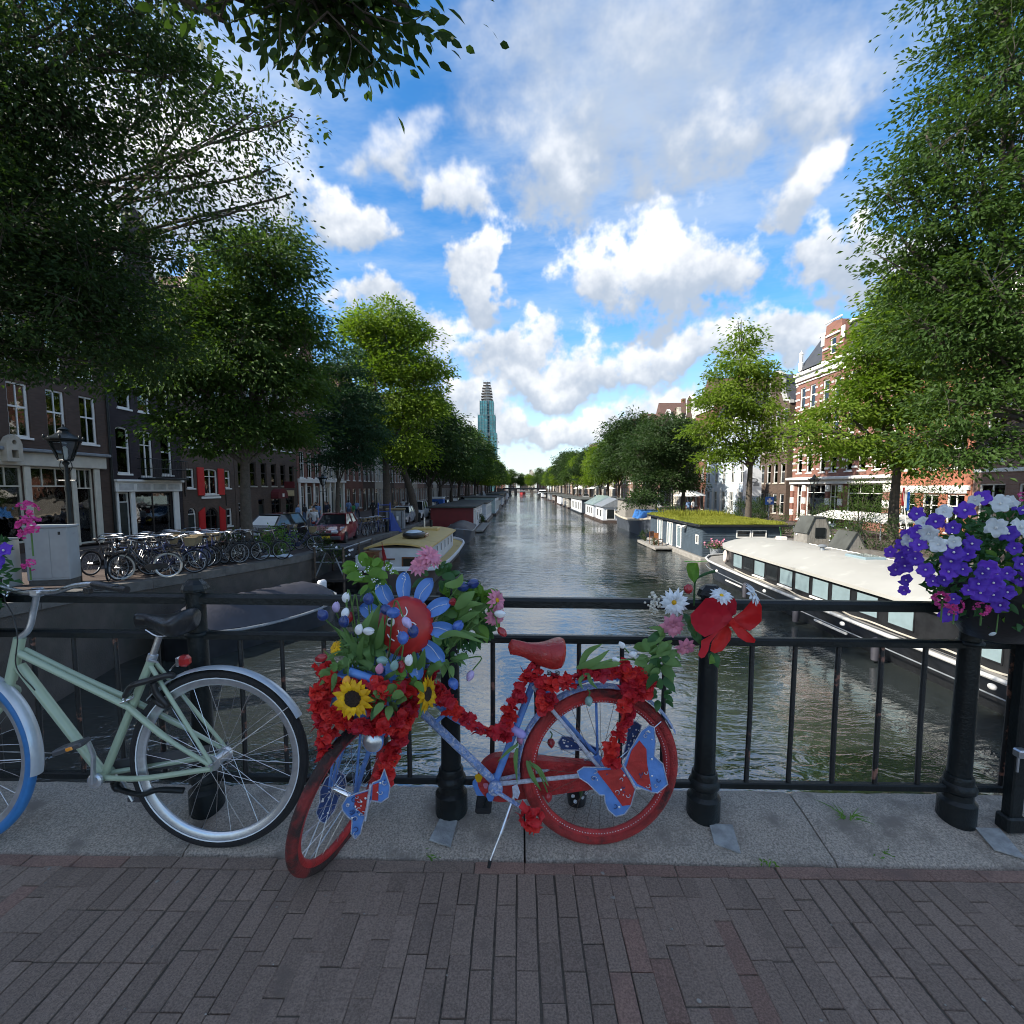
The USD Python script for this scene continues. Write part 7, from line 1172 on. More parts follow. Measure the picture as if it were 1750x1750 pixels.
def grass_roof_houseboat():
    t = thing('grass_roof_houseboat', 'dark blue slatted houseboat with a yellow green grass roof', 'houseboat', (10.7, 29.6, WATER)); W, L = 4.5, 11.6
    b = B(); b.rbox((-.25, -.3, -.6), (W + .2, L + .3, .28), .06); obj('hull', b, 'weathered_deck', t); b = B(); b.box((.02, .02, .28), (W - .02, L - .02, 2.02)); obj('wall', b, 'slat_blue', t)
    for k in range(17):
        z = .30 + k * .1
        b = B(); b.hull([(x, y, zz) for y in (0, L) for x, zz in ((-.035, z), (.018, z), (-.008, z + .097), (.018, z + .097))]); obj('slat', b, 'slat_blue', t)
        b = B(); b.hull([(x, y, zz) for x in (0, W) for y, zz in ((-.035, z), (.018, z), (-.008, z + .097), (.018, z + .097))]); obj('slat', b, 'slat_blue', t)
    b = B(); b.rbox((-.3, -.25, 2.03), (W + .3, L + .25, 2.16), .03); rf = obj('roof', b, 'hull_black', t)
    q = np.random.default_rng(3); n = 12000; X, Y = q.uniform(-.3, W + .3, n), q.uniform(-.25, L + .25, n); hgt = .06 + .07 * noise(np.c_[X * 1.3, Y * 1.3, X * 0], 4); e = np.minimum.reduce([X + .3, W + .3 - X, Y + .25, L + .25 - Y]); Z = 2.16 + .10 * np.clip(e / .25, 0, 1); P = np.c_[X, Y, Z]
    b = B(); nx = 14; gx, gy = np.meshgrid(np.linspace(-.29, W + .29, nx), np.linspace(-.24, L + .24, 26), indexing='ij'); ee = np.minimum.reduce([gx + .3, W + .3 - gx, gy + .25, L + .25 - gy]); gz = 2.165 + .10 * np.clip(ee / .25, 0, 1) + .04 * noise(np.stack([gx * 2, gy * 2, 0 * gx], -1), 2); i, j = np.meshgrid(np.arange(nx - 1), np.arange(25), indexing='ij'); b.add(np.stack([gx, gy, gz], -1).reshape(-1, 3), np.stack([i * 26 + j, (i + 1) * 26 + j, (i + 1) * 26 + j + 1, i * 26 + j + 1], -1).reshape(-1, 4)); b.add(*leaves(P, q.normal(0, .5, P.shape) + [0, 0, 1], q.normal(0, 1, P.shape), hgt * 1.2, .03))
    P2 = np.c_[q.uniform(.5, W, 1500), q.uniform(6, L, 1500), np.full(1500, 2.25)]; b.add(*leaves(P2, q.normal(0, .35, P2.shape) + [0, 0, 1], q.normal(0, 1, P2.shape), q.uniform(.15, .45, 1500), .02)); obj('grass_roof', b, 'sedum', rf, kind='stuff')
    for y0, w, z0, z1 in ((.6, .45, .95, 1.5), (3.8, .95, .35, 1.85), (5.7, .55, .30, 1.9), (6.4, .55, .30, 1.9), (8.2, .6, .30, 1.95), (8.9, .6, .30, 1.95)): pane_part(t, 'window', (-.06, y0, z0), (.01, y0 + w, z1), 'panel_glass' if w > .5 else 'dark_glass', 'white_paint', 0, .07)
    for x0 in (1.9, 2.8): pane_part(t, 'window', (x0, -.06, 1.4), (x0 + .85, .01, 1.85), 'dark_glass', 'white_paint', 1, .06)
    b = B(); b.hull([(-.04, 2.7, 1.95), (-.04, 3.1, 1.95), (-.45, 2.7, 1.75), (-.45, 3.1, 1.75), (-.04, 2.9, 1.72)]); obj('wall_lamp', b, 'white_paint', t)
    b = B(); b.rbox((-1.35, 4.9, .12), (-.26, 10.2, .24), .02); obj('terrace', b, 'weathered_deck', t)
    for k in range(5): b = B(); b.rbox((-1.4, 4.9 + k * 1.05, .06), (-1.36, 5.9 + k * 1.05, .26), .01); obj('terrace_board', b, 'weathered_deck', t)
    for i, (x, y, lab) in enumerate(((-.9, 7.3, 'wooden chair standing on the terrace of the grass roofed houseboat'), (-.85, 6.2, 'second wooden chair nearer to the bridge on the same terrace'))):
        c = thing('terrace_chair', lab, 'chair', (10.7 + x, 29.6 + y, WATER + .24), 30 + 90 * i); b = B(); b.rbox((-.22, -.22, .42), (.22, .22, .46), .01); obj('seat', b, 'varnished_wood', c); b = B(); b.rbox((-.22, .19, .5), (.22, .23, .9), .01); obj('backrest', b, 'varnished_wood', c)
        for dx in (-.2, .2):
            for dy in (-.2, .2): b = B(); b.rod((dx, dy, 0), (dx, dy, .42 if dy < 0 else .9), .02, n=6); obj('leg', b, 'varnished_wood', c)
    bush('potted evergreen on the far end of the houseboat terrace', (9.7, 39.0, WATER + .25), (.35, .35, .45), 350, .09, 'leaf_elm_dark', 31, 'potted plant', 'terrace_plant'); bush('dark potted plant between the terrace chairs', (9.65, 36.0, WATER + .25), (.3, .3, .3), 250, .08, 'leaf_elm', 32, 'potted plant', 'terrace_plant')
    t = thing('flower_tub', 'grey tub of pink flowers at the corner of the grass roofed houseboat', 'flower pot', (11.2, 28.9, WATER + .3)); b = B(); b.lathe([(.25, 0), (.33, .5), (.36, .55), (.3, .56)], 16); obj('tub', b, 'zinc', t, smooth=50); q = np.random.default_rng(2); P = q.normal(0, .22, (260, 3)) * [1.3, 1, .5] + [0, 0, .72]; b = B(); b.add(*leaves(P, q.normal(0, 1, P.shape), q.normal(0, .6, P.shape) + [0, 0, 1], .12, .07)); obj('foliage', b, 'leaf_bush', t, kind='stuff'); b = B(); [b.add(*cup(np.array([0, 0, .82]) + q.normal(0, .2, 3) * [1.4, 1, .5], q.normal(0, .4, 3) + [0, -.6, .6], .06, k, n=6)) for k in range(70)]; obj('blossoms', b, 'silk_pink', t, kind='stuff')
grass_roof_houseboat()
def yellow_barge():
    t = thing('yellow_roof_barge', 'white houseboat with an ochre yellow roof moored on the left', 'houseboat', (-5.35, 27.6, WATER), 90); L, W = 13.8, 3.8
    b, dk, rail, (xs, hw, top) = hull(L, W, .62, .16, .10, sheer=.35); obj('hull', b, 'hull_brown', t, smooth=50); obj('deck', dk, 'roof_ochre', t)
    for s in (0, 1): obj('gunwale', line_on(rail[s], xs, .0, .0, .07, .10, 0, 36), 'boat_white', t, smooth=50)
    x0, x1, h = -5.1, 4.4, 1.28; b = B(); b.rbox((x0, -h, .5), (x1, h, 1.62), .03); cb = obj('cabin', b, 'boat_white', t)
    b = B(); m = 9; V = []; 
    for zz in (0, -.08):
        for x in (x0 - .18, x1 + .18):
            for a in np.linspace(-1, 1, m): V.append((x, a * (h + .16), 1.64 + .22 * (1 - a * a) + zz))
    f = [];
    for j in range(m - 1): f += [(j, m + j, m + j + 1, j + 1), (2 * m + j, 2 * m + j + 1, 3 * m + j + 1, 3 * m + j), (j, j + 1, 2 * m + j + 1, 2 * m + j), (m + j, 3 * m + j, 3 * m + j + 1, m + j + 1)]
    f += [(0, 2 * m, 3 * m, m), (m - 1, 2 * m - 1, 4 * m - 1, 3 * m - 1)]; b.add(V, f); rf = obj('roof', b, 'roof_ochre', t, smooth=40)
    for x in (-2.2, 1.6): b = B(); b.rbox((x, -.75, 1.78), (x + .9, .1 if x < 0 else .75, 1.98), .03); obj('roof_hatch', b, 'roof_ochre' if x > 0 else 'varnished_wood', rf)
    for k in range(6):
        pane_part(cb, 'window', (-3.6 + k * 1.35, -h - .03, .95), (-3.2 + k * 1.35, -h + .01, 1.42), 'dark_glass', 'boat_white', 1, .04); pane_part(cb, 'window', (-3.6 + k * 1.35, h - .01, .95), (-3.2 + k * 1.35, h + .03, 1.42), 'dark_glass', 'boat_white', 1, .04)
    pane_part(cb, 'window', (x0 - .035, -1.02, .72), (x0 + .01, -.2, 1.22), 'dark_glass', 'varnished_wood', 0, .06)
    b = B(); b.rbox((x0 - .06, .1, 1.1), (x0 - .02, .62, 1.16), .005); b.rod((x0 - .04, .36, .8), (x0 - .04, .36, 1.1), .02, n=6); obj('tiller_shelf', b, 'varnished_wood', t)
    b = B(); b.box((x0 - .9, .55, .5), (x0 - .02, 1.28, 1.55)); obj('wheelhouse', b, 'varnished_wood', t); b = B(); b.rbox((x0 - .1, .72, .7), (x0 - .92, 1.1, 1.5) if 0 else (x0 - .02, 1.1, 1.5), .01); 
    b = B(); b.rbox((x0 - 1.25, 1.2, .4), (x0 - .92, 1.5, 1.45), .04); obj('stern_post', b, 'boat_white', t)
    b = B(); b.rod((2.9, .25, 1.7), (2.9, .25, 2.5), .07, n=10); obj('stove_pipe', b, 'steel', t, smooth=40); b = B(); b.rod((3.0, -.15, 1.7), (3.0, -.15, 2.35), .09, n=10); obj('stove_pipe', b, 'black_iron', t, smooth=40)
    b = B(); b.rod((x0 - .8, .35, .9), (x0 - .95, .42, 2.0), .018, n=6); fp = obj('flag_pole', b, 'varnished_wood', t); b = B(); q = [(x0 - .94, .42, 1.95), (x0 - .97, .30, 1.55), (x0 - .90, .24, 1.25), (x0 - .88, .40, 1.15), (x0 - .87, .44, 1.5)]; b.hull([(p[0] + d, p[1], p[2]) for p in q for d in (-.02, .02)]); obj('flag', b, 'flag_red', fp)
    w = thing('rubber_dinghy', 'small pale blue upturned dinghy lying on the yellow roof', 'dinghy', (-5.1, 25.0, WATER + 1.86), 90); b = B(); b.torus((0, 0, .14), .5, .13, np.array([[1.5, 0, 0], [0, .85, 0], [0, 0, 1.]]), 32, 10); obj('tube', b, 'black_vinyl', w, smooth=60); b = B(); b.lathe([(.55, .12), (.5, .26), (.3, .33), (.02, .36)], 28, np.array([[1.45, 0, 0], [0, .8, 0], [0, 0, 1.]])); obj('bottom', b, 'pale_blue_wall', w, smooth=60)
yellow_barge()
def covered_boat(name, label, loc, rz, L, W, hm, tm, free=.75, peak=.55):
    t = thing(name, label, 'boat', loc, rz); b, dk, rail, (xs, hw, top) = hull(L, W, free, .26, .12, sheer=.3); obj('hull', b, hm, t, smooth=50)
    n = len(xs); m = 11; q = np.linspace(-1, 1, m); V = [(x * .97, a * h * .97, tp + .03 + peak * (1 - abs(a) ** 1.7) * min(1, (1 - (2 * x / L) ** 4)) + .02 * math.sin(x * 9 + a * 5)) for x, h, tp in zip(xs, hw, top) for a in q]; i, j = np.meshgrid(np.arange(n - 1), np.arange(m - 1), indexing='ij'); b = B(); b.add(V, np.stack([i * m + j, (i + 1) * m + j, (i + 1) * m + j + 1, i * m + j + 1], -1).reshape(-1, 4)); obj('tarpaulin', b, tm, t, smooth=50)
    for s in (0, 1): obj('gunwale', line_on(rail[s], xs, 0, .0, .04, .04, 0, n), 'zinc', t, smooth=50)
    return t
covered_boat('covered_boat', 'dark launch under a grey brown cover between the yellow and the red houseboat', (-4.75, 42.0, WATER), -90, 6.6, 2.3, 'hull_slate', 'tarp_brown', .85, .6)
nb = covered_boat('covered_boat', 'black boat under a dark blue tarpaulin below the near left quay wall', (-7.55, 14.6, WATER), 62, 5.2, 2.0, 'hull_black', 'tarp_dark', .55, .75)
b = B(); b.rbox((2.15, -.10, .62), (2.45, .10, 1.25), .05); obj('bow_fender', b, 'boat_white', nb)
def houseboat(name, label, loc, W, L, Hh, wall, end, roofm, wins, hullm='hull_brown', gable=0.0, fm='white_paint'):
    """box houseboat; x across, y along the canal, near end at y = 0; wins: (side 'r', 'l' or 'n', start, width, z0, z1)"""
    t = thing(name, label, 'houseboat', loc); b = B(); b.rbox((-.2, -.5, -.5), (W + .2, L + .5, .3), .06); obj('hull', b, hullm, t); b = B(); b.box((0, 0, .3), (W, L, Hh)); obj('wall', b, wall, t)
    if end: b = B(); b.box((.003, -.03, .3), (W - .003, -.002, Hh - .003)); obj('end_wall', b, end, t)
    b = B()
    if gable: b.hull([(x, y, z) for y in (-.2, L + .2) for x, z in ((-.2, Hh), (W + .2, Hh), (W / 2, Hh + gable), (-.2, Hh + .08), (W + .2, Hh + .08), (W / 2, Hh + gable + .08))])
    else: b.rbox((-.22, -.25, Hh), (W + .22, L + .25, Hh + .16), .03)
    obj('roof', b, roofm, t)
    for s, a, w, z0, z1 in wins:
        if s == 'r': pane_part(t, 'window', (W - .005, a, z0), (W + .05, a + w, z1), 'dark_glass', fm, 0, .07)
        elif s == 'l': pane_part(t, 'window', (-.05, a, z0), (.005, a + w, z1), 'dark_glass', fm, 0, .07)
        else: pane_part(t, 'window', (a, -.06, z0), (a + w, -.032 if end else .0, z1), 'dark_glass', fm, 1, .07)
    return t
def more_boats():
    t = houseboat('red_houseboat', 'houseboat with a dark red end wall, white side and flat dark roof', (-8.3, 48.6, WATER), 4.1, 11.5, 2.35, 'boat_white', 'houseboat_red', 'bitumen', [('r', .5, .7, .4, 2.1), ('r', 1.5, .7, .4, 2.1), ('r', 3.4, 1.2, .9, 1.9), ('r', 6, 1.2, .9, 1.9), ('r', 8.6, 1.2, .9, 1.9)]); b = B(); b.rbox((4.25, -.3, .08), (5.0, 10.5, .24), .02); obj('side_deck', b, 'weathered_deck', t)
    houseboat('white_houseboat', 'grey white houseboat behind the red one on the left', (-8.2, 62.5, WATER), 4.3, 13, 2.3, 'boat_white', 'boat_white', 'bitumen', [('r', 1 + k * 2, .9, .7, 1.9) for k in range(6)] + [('n', .6, 1, .9, 1.8)])
    houseboat('pale_blue_houseboat', 'pale blue glazed houseboat further along the left bank', (-8.2, 79, WATER), 4.7, 14, 2.7, 'pale_blue_wall', 'greenhouse', 'bitumen', [('r', .6 + k * 1.7, 1.2, .6, 2.3) for k in range(8)])
    t = houseboat('dark_houseboat', 'low dark houseboat with a black roof far along the left bank', (-8.1, 96, WATER), 4.4, 16, 2.1, 'hull_slate', 'hull_slate', 'bitumen', [('r', 1 + k * 2.4, 1, .8, 1.7) for k in range(6)]); b = B(); b.hull([(1.6, 3, 2.3), (2.2, 3, 2.3), (1.3, 3, 3.6), (1.6, 3, 3.6), (1.6, 3.3, 2.3), (1.4, 3.3, 3.5)]); obj('roof_ventilator', b, 'boat_white', t)
    q = np.random.default_rng(9)
    for k, y in enumerate((116, 133, 150, 168, 188, 210, 236, 264)): houseboat('distant_houseboat', ['narrow white houseboat', 'slate blue houseboat', 'brown timber houseboat', 'white flat houseboat', 'dark steel houseboat', 'pale small houseboat', 'grey houseboat', 'tiny black houseboat'][k] + f', {["first", "second", "third", "fourth", "fifth", "sixth", "seventh", "last"][k]} in the far left row', (-8.0, y, WATER), 4.2 + q.uniform(-.5, .4), 13, 2.0 + q.uniform(-.2, .6), ['boat_white', 'slat_blue', 'hull_brown', 'boat_white', 'hull_slate', 'boat_white', 'zinc', 'hull_black'][k], None, 'bitumen', [('r', 1 + i * 2.6, 1.2, .7, 1.6) for i in range(4)])
    # right bank
    t = thing('grey_barge', 'slate grey barge with a blue tarpaulin beyond the grass roofed houseboat', 'barge', (12.7, 50.6, WATER), -90); L, W = 15, 4.2; b, dk, rail, (xs, hw, top) = hull(L, W, 1.25, .18, .16, sheer=.5, bowp=2.2); obj('hull', b, 'hull_slate', t, smooth=50); obj('deck', dk, 'weathered_deck', t)
    for s in (0, 1): obj('gunwale', line_on(rail[s], xs, 0, .0, .07, .10, 0, 36), 'sand_stone', t, smooth=50)
    b = B(); b.hull([(x, y, z) for x in (-1, 4) for y, z in ((-1.2, 1.3), (1.2, 1.3), (-.9, 2.1), (.9, 2.1))]); obj('tarpaulin', b, 'tarp_blue', t); b = B(); b.rbox((4.05, -1, 1.2), (5.4, 1, 1.95), .05); obj('cabin', b, 'sand_stone', t)
    b = B(); b.rbox((-6.6, -1.6, 1.2), (-2.5, 1.6, 3.0), .04); obj('timber_shed', b, 'weathered_deck', t); b = B(); b.rbox((-6.8, -1.8, 3.005), (-2.3, 1.8, 3.15), .03); obj('shed_roof', b, 'bitumen', t)
    houseboat('glass_gable_houseboat', 'small white houseboat with a gabled grey roof and glass gable', (10.4, 62.5, WATER), 3.6, 6, 1.9, 'boat_white', None, 'zinc', [('n', .4, 1, .4, 1.7), ('n', 1.8, .8, .6, 1.6), ('l', 1, 1.2, .6, 1.6), ('l', 3.4, 1.2, .6, 1.6)], gable=1.0)
    houseboat('pale_gable_houseboat', 'pale houseboat with a light blue gabled roof', (10.3, 70, WATER), 3.8, 8, 1.9, 'boat_white', None, 'greenhouse', [('l', 1 + k * 2, 1.2, .6, 1.6) for k in range(3)], gable=1.2)
    houseboat('black_roof_houseboat', 'long low houseboat with black roof and white windows on the right', (10.2, 82, WATER), 4.4, 16, 2.3, 'boat_white', 'hull_slate', 'bitumen', [('l', 1 + k * 2.4, 1.3, .6, 1.9) for k in range(6)] + [('n', 1, 1.2, .8, 1.8)], 'hull_black')
    for k, y in enumerate((104, 122, 142, 165, 190, 216)): houseboat('distant_houseboat', ['weathered timber houseboat', 'slim white houseboat', 'dark brown houseboat', 'grey green houseboat', 'low black houseboat', 'small pale houseboat'][k] + f', {["first", "second", "third", "fourth", "fifth", "last"][k]} in the far right row', (10.3, y, WATER), 4.0 + q.uniform(-.4, .4), 13, 1.7 + q.uniform(-.2, .6), ['weathered_deck', 'boat_white', 'hull_brown', 'zinc', 'hull_black', 'boat_white'][k], None, 'bitumen', [('l', 1 + i * 2.6, 1.2, .7, 1.5) for i in range(4)])
    t = thing('white_motor_boat', 'white cabin cruiser lying before the far bridge', 'boat', (12.0, 248, WATER), -90); b, dk, rail, (xs, hw, top) = hull(14, 4.6, 1.3, .3, .1, sheer=.5); obj('hull', b, 'hull_black', t, smooth=50); obj('deck', dk, 'boat_white', t); b = B(); b.hull([(x, y, z) for x, y, z in ((-5, 1.8, 1.2), (-5, -1.8, 1.2), (4, 1.6, 1.2), (4, -1.6, 1.2), (-4.6, 1.5, 3.1), (-4.6, -1.5, 3.1), (2.6, 1.2, 3.1), (2.6, -1.2, 3.1))]); obj('cabin', b, 'boat_white', t); b = B(); b.hull([(x, y, z) for x in (-4, 3.4) for y, z in ((1.75, 1.9), (-1.75, 1.9), (1.6, 2.6), (-1.6, 2.6))]); obj('window_band', b, 'dark_glass', t)
    t = thing('tour_boat', 'small red and white tour boat under the far bridge', 'boat', (3.0, 330, WATER), -90); b, dk, rail, _ = hull(14, 4.2, .8, .25, .1); obj('hull', b, 'flag_red', t); obj('deck', dk, 'boat_white', t); b = B(); b.rbox((-5, -1.7, .8), (4, 1.7, 1.9), .2); obj('cabin', b, 'dark_glass', t); b = B(); b.rbox((-5.2, -1.8, 1.9), (4.2, 1.8, 2.05), .05); obj('roof', b, 'boat_white', t)
more_boats()

# ---------------------------------------------------------------- far bridge and scaffolded church tower
def far_things():
    t = thing('far_bridge', 'low dark bridge closing the canal in the distance', 'bridge', (0, 312, 0)); b = B(); b.rbox((-9, 0, .35), (16, 7, 1.15), .05); obj('deck', b, 'hull_black', t)
    for x in (-2.2, 7.8): b = B(); b.rbox((x, .3, -3.4), (x + 1.7, 6.7, .349), .05); obj('pier', b, 'quay_brick', t)
    for x, w in ((-12.5, 4.2), (14.2, 4)): b = B(); b.box((x, .2, -3.4), (x + w, 6.8, .9)); obj('abutment', b, 'quay_brick', t)
    b = B()
    for z in (1.6, 2.05): b.rod((-9, .2, z), (16, .2, z), .05, n=5)
    obj('rail', b, 'black_iron', t)
    for k in range(13): b = B(); b.rod((-9 + k * 25 / 12, .2, 1.14), (-9 + k * 25 / 12, .2, 2.15), .07, n=5); obj('rail_post', b, 'black_iron', t)
    mat('scaffold_teal', (.04, .17, .20), .7, .3, .25, col2=(.02, .10, .12), c2at=(.5, .6), c2scale=.12); mat('tower_core', (.05, .08, .10), .8, .3, .3); mat('scaffold_pole', (.12, .16, .17), .5, .2)
    t = thing('church_tower', 'church tower wrapped in teal scaffold netting above the left tree row', 'tower', (-22.5, 380, -1.5)); lev = [(0, 42, 7.2), (42, 55, 6.2), (55, 65.0, 4.9)]
    for i, (z0, z1, h) in enumerate(lev):
        b = B(); b.box((-h + .9, -h + .9, z0), (h - .9, h - .9, z1)); obj('tower_stage', b, 'tower_core', t)
        for z in np.arange(z0 + .2, z1, 2.0): b = B(); b.box((-h - .1, -h - .1, z), (h + .1, h + .1, z + .14)); obj('scaffold_deck', b, 'scaffold_pole', t)
        for s, (x0, y0, x1, y1) in enumerate(((-h, -h, h * .1, -h), (h * .35, -h, h, -h), (h, -h, h, h), (-h, -h, -h, h))):
            b = B(); b.box((min(x0, x1) - .03, min(y0, y1) - .03, z0 + .3), (max(x0, x1) + .03, max(y0, y1) + .03, z1)); obj('netting', b, 'scaffold_teal', t)
        b = B()
        for k in range(7): x = -h - .12 + k * (2 * h + .24) / 6; b.rod((x, -h - .15, z0), (x, -h - .15, z1 + 1), .07, n=4)
        obj('scaffold_poles', b, 'scaffold_pole', t, kind='stuff')
    b = B(); b.lathe([(3.0, 65), (2.9, 67), (3.1, 68), (2.4, 70.5), (2.2, 73), (2.2, 74), (1.4, 76.5), (.8, 78), (.1, 80)], 8); obj('lantern_spire', b, 'dirty_white', t); 
    for z, h in ((66.5, 4.2), (68.5, 4.1), (70.5, 4.0), (72.5, 3.6), (74.5, 3.4), (76.5, 2.8), (78.5, 2.6)): b = B(); b.box((-h, -h, z), (h, h, z + .12)); obj('scaffold_deck', b, 'rusty_steel', t)
    b = B()
    for h, z1 in ((4.0, 71), (3.3, 75), (2.5, 80)):
        for x in (-h, 0, h): b.rod((x, -h, 65.1), (x, -h, z1), .07, n=4)
    obj('scaffold_poles', b, 'scaffold_pole', t, kind='stuff')
far_things()

# ---------------------------------------------------------------- street furniture, vehicles, people
mat('car_red', (.13, .010, .014), .25, .08, 2, coat=.8); mat('car_black', (.012, .012, .014), .2, .1, 2, coat=.8); mat('car_silver', (.45, .47, .49), .25, .05, 2, metal=.5, coat=.6); mat('car_white', (.66, .67, .67), .3, .05, 2, coat=.6); mat('car_blue', (.02, .04, .10), .25, .1, 2, coat=.8); mat('plate_yellow', (.7, .5, .03), .5, .05); mat('lamp_clear', (.6, .62, .64), .1, .1, metal=.3); mat('cabinet_grey', (.33, .35, .36), .6, .08, 3, .1, 20, col2=(.24, .25, .25), c2at=(.6, .75), c2scale=2); mat('sign_blue', (.01, .10, .42), .5, .05); mat('board_white', (.62, .64, .66), .5, .05); mat('parasol', (.75, .74, .70), .8, .05); mat('frame_blue', (.015, .05, .26), .5, .15); mat('box_timber', (.20, .15, .08), .7, .2)
def street_lamp(label, loc, H=3.9, sc=1.0):
    t = thing('street_lamp', label, 'street lamp', loc, 0, None, sc); b = B(); b.lathe([(.16, -.05), (.16, .35), (.12, .42), (.10, .8), (.065, .9), (.055, H * .62), (.075, H * .64), (.05, H * .67), (.045, H * .8), (.09, H * .82), (.03, H * .83)], 12); obj('post', b, 'black_iron', t, smooth=40)
    b = B(); b.rod((-.22, 0, H * .70), (.22, 0, H * .70), .018, n=6); b.ball((-.24, 0, H * .70), .03); b.ball((.24, 0, H * .70), .03)
    for s in (-1, 1): b.tube(spline([(s * .03, 0, H * .74), (s * .16, 0, H * .79), (s * .10, 0, H * .84), (s * .05, 0, H * .83)], 10), .012, 5)
    obj('bracket', b, 'black_iron', t)
    z0, z1 = H * .835, H * .965; b = B(); r0, r1 = .15, .33
    for k in range(6): a = k * PI / 3; b.rod((r0 * math.cos(a), r0 * math.sin(a), z0), (r1 * math.cos(a), r1 * math.sin(a), z1), .016, n=5)
    b.torus((0, 0, z0), r0, .018, None, 6, 5); b.torus((0, 0, z1), r1, .022, None, 6, 5); ln = obj('lantern', b, 'black_iron', t)
    b = B(); b.lathe([(r0 - .015, z0 + .01), (r1 - .02, z1 - .01)], 6, caps=False); obj('lantern_glass', b, 'window_glass', ln)
    b = B(); b.lathe([(r1 + .06, z1 + .01), (r1 + .08, z1 + .05), (r1 * .8, z1 + .12), (.14, z1 + .2), (.10, z1 + .26), (.13, z1 + .29), (.03, z1 + .36), (.02, z1 + .42)], 12); rf = obj('lantern_roof', b, 'black_iron', ln)
    for k in range(6): a = k * PI / 3; b = B(); b.ball(((r1 + .07) * math.cos(a), (r1 + .07) * math.sin(a), z1 + .09), (.03, .03, .05), None, 1); obj('crown_knob', b, 'black_iron', rf)
    b = B(); b.lathe([(.03, z0), (.06, z0 + .12), (.06, z0 + .3), (.02, z0 + .36)], 10); obj('bulb', b, 'white_paint', ln)
    return t
street_lamp('black crowned street lamp before the brown house at left', (-11.5, 13.0, -.95), 3.75, 1.0); street_lamp('black crowned street lamp among the people on the left quay', (-15.6, 41, -1.57), 3.9); street_lamp('black crowned street lamp before the striped corner house', (20.6, 36.0, -1.57), 3.7)
def cabinet():
    t = thing('utility_cabinet', 'light grey two door utility cabinet on the left quay', 'utility cabinet', (-11.45, 12.4, -.88), 16, None, (.84, .84, .95)); b = B(); b.rbox((-.52, -.3, .14), (.52, .3, 1.48), .015); obj('body', b, 'cabinet_grey', t); b = B(); b.rbox((-.55, -.33, 1.482), (.55, .33, 1.54), .02); obj('lid', b, 'cabinet_grey', t); b = B(); b.rbox((-.5, -.28, -.1), (.5, .28, .138), .01); obj('plinth', b, 'quay_stone', t)
    for x0, x1 in ((-.49, .08), (.09, .50)): b = B(); b.rbox((x0, -.312, .2), (x1, -.302, 1.43), .004); d = obj('door', b, 'cabinet_grey', t)
    b = B(); b.rbox((.3, -.32, 1.3), (.36, -.313, 1.38), .003); obj('lock_plate', b, 'black_vinyl', t)
    b = B(); b.rbox((-.56, -1.55, -.1), (.3, -.36, .9), .015); t2 = thing('low_cabinet', 'lower grey cabinet in front of the tall one at left', 'utility cabinet', (-11.5, 12.2, -.9), 16); b2 = B(); b2.rbox((-1.15, -.35, -.05), (-.6, .25, 1.15), .015); obj('body', b2, 'cabinet_grey', t2); b2 = B(); b2.rbox((-1.17, -.37, 1.152), (-.58, .27, 1.19), .015); obj('lid', b2, 'zinc', t2)
cabinet()
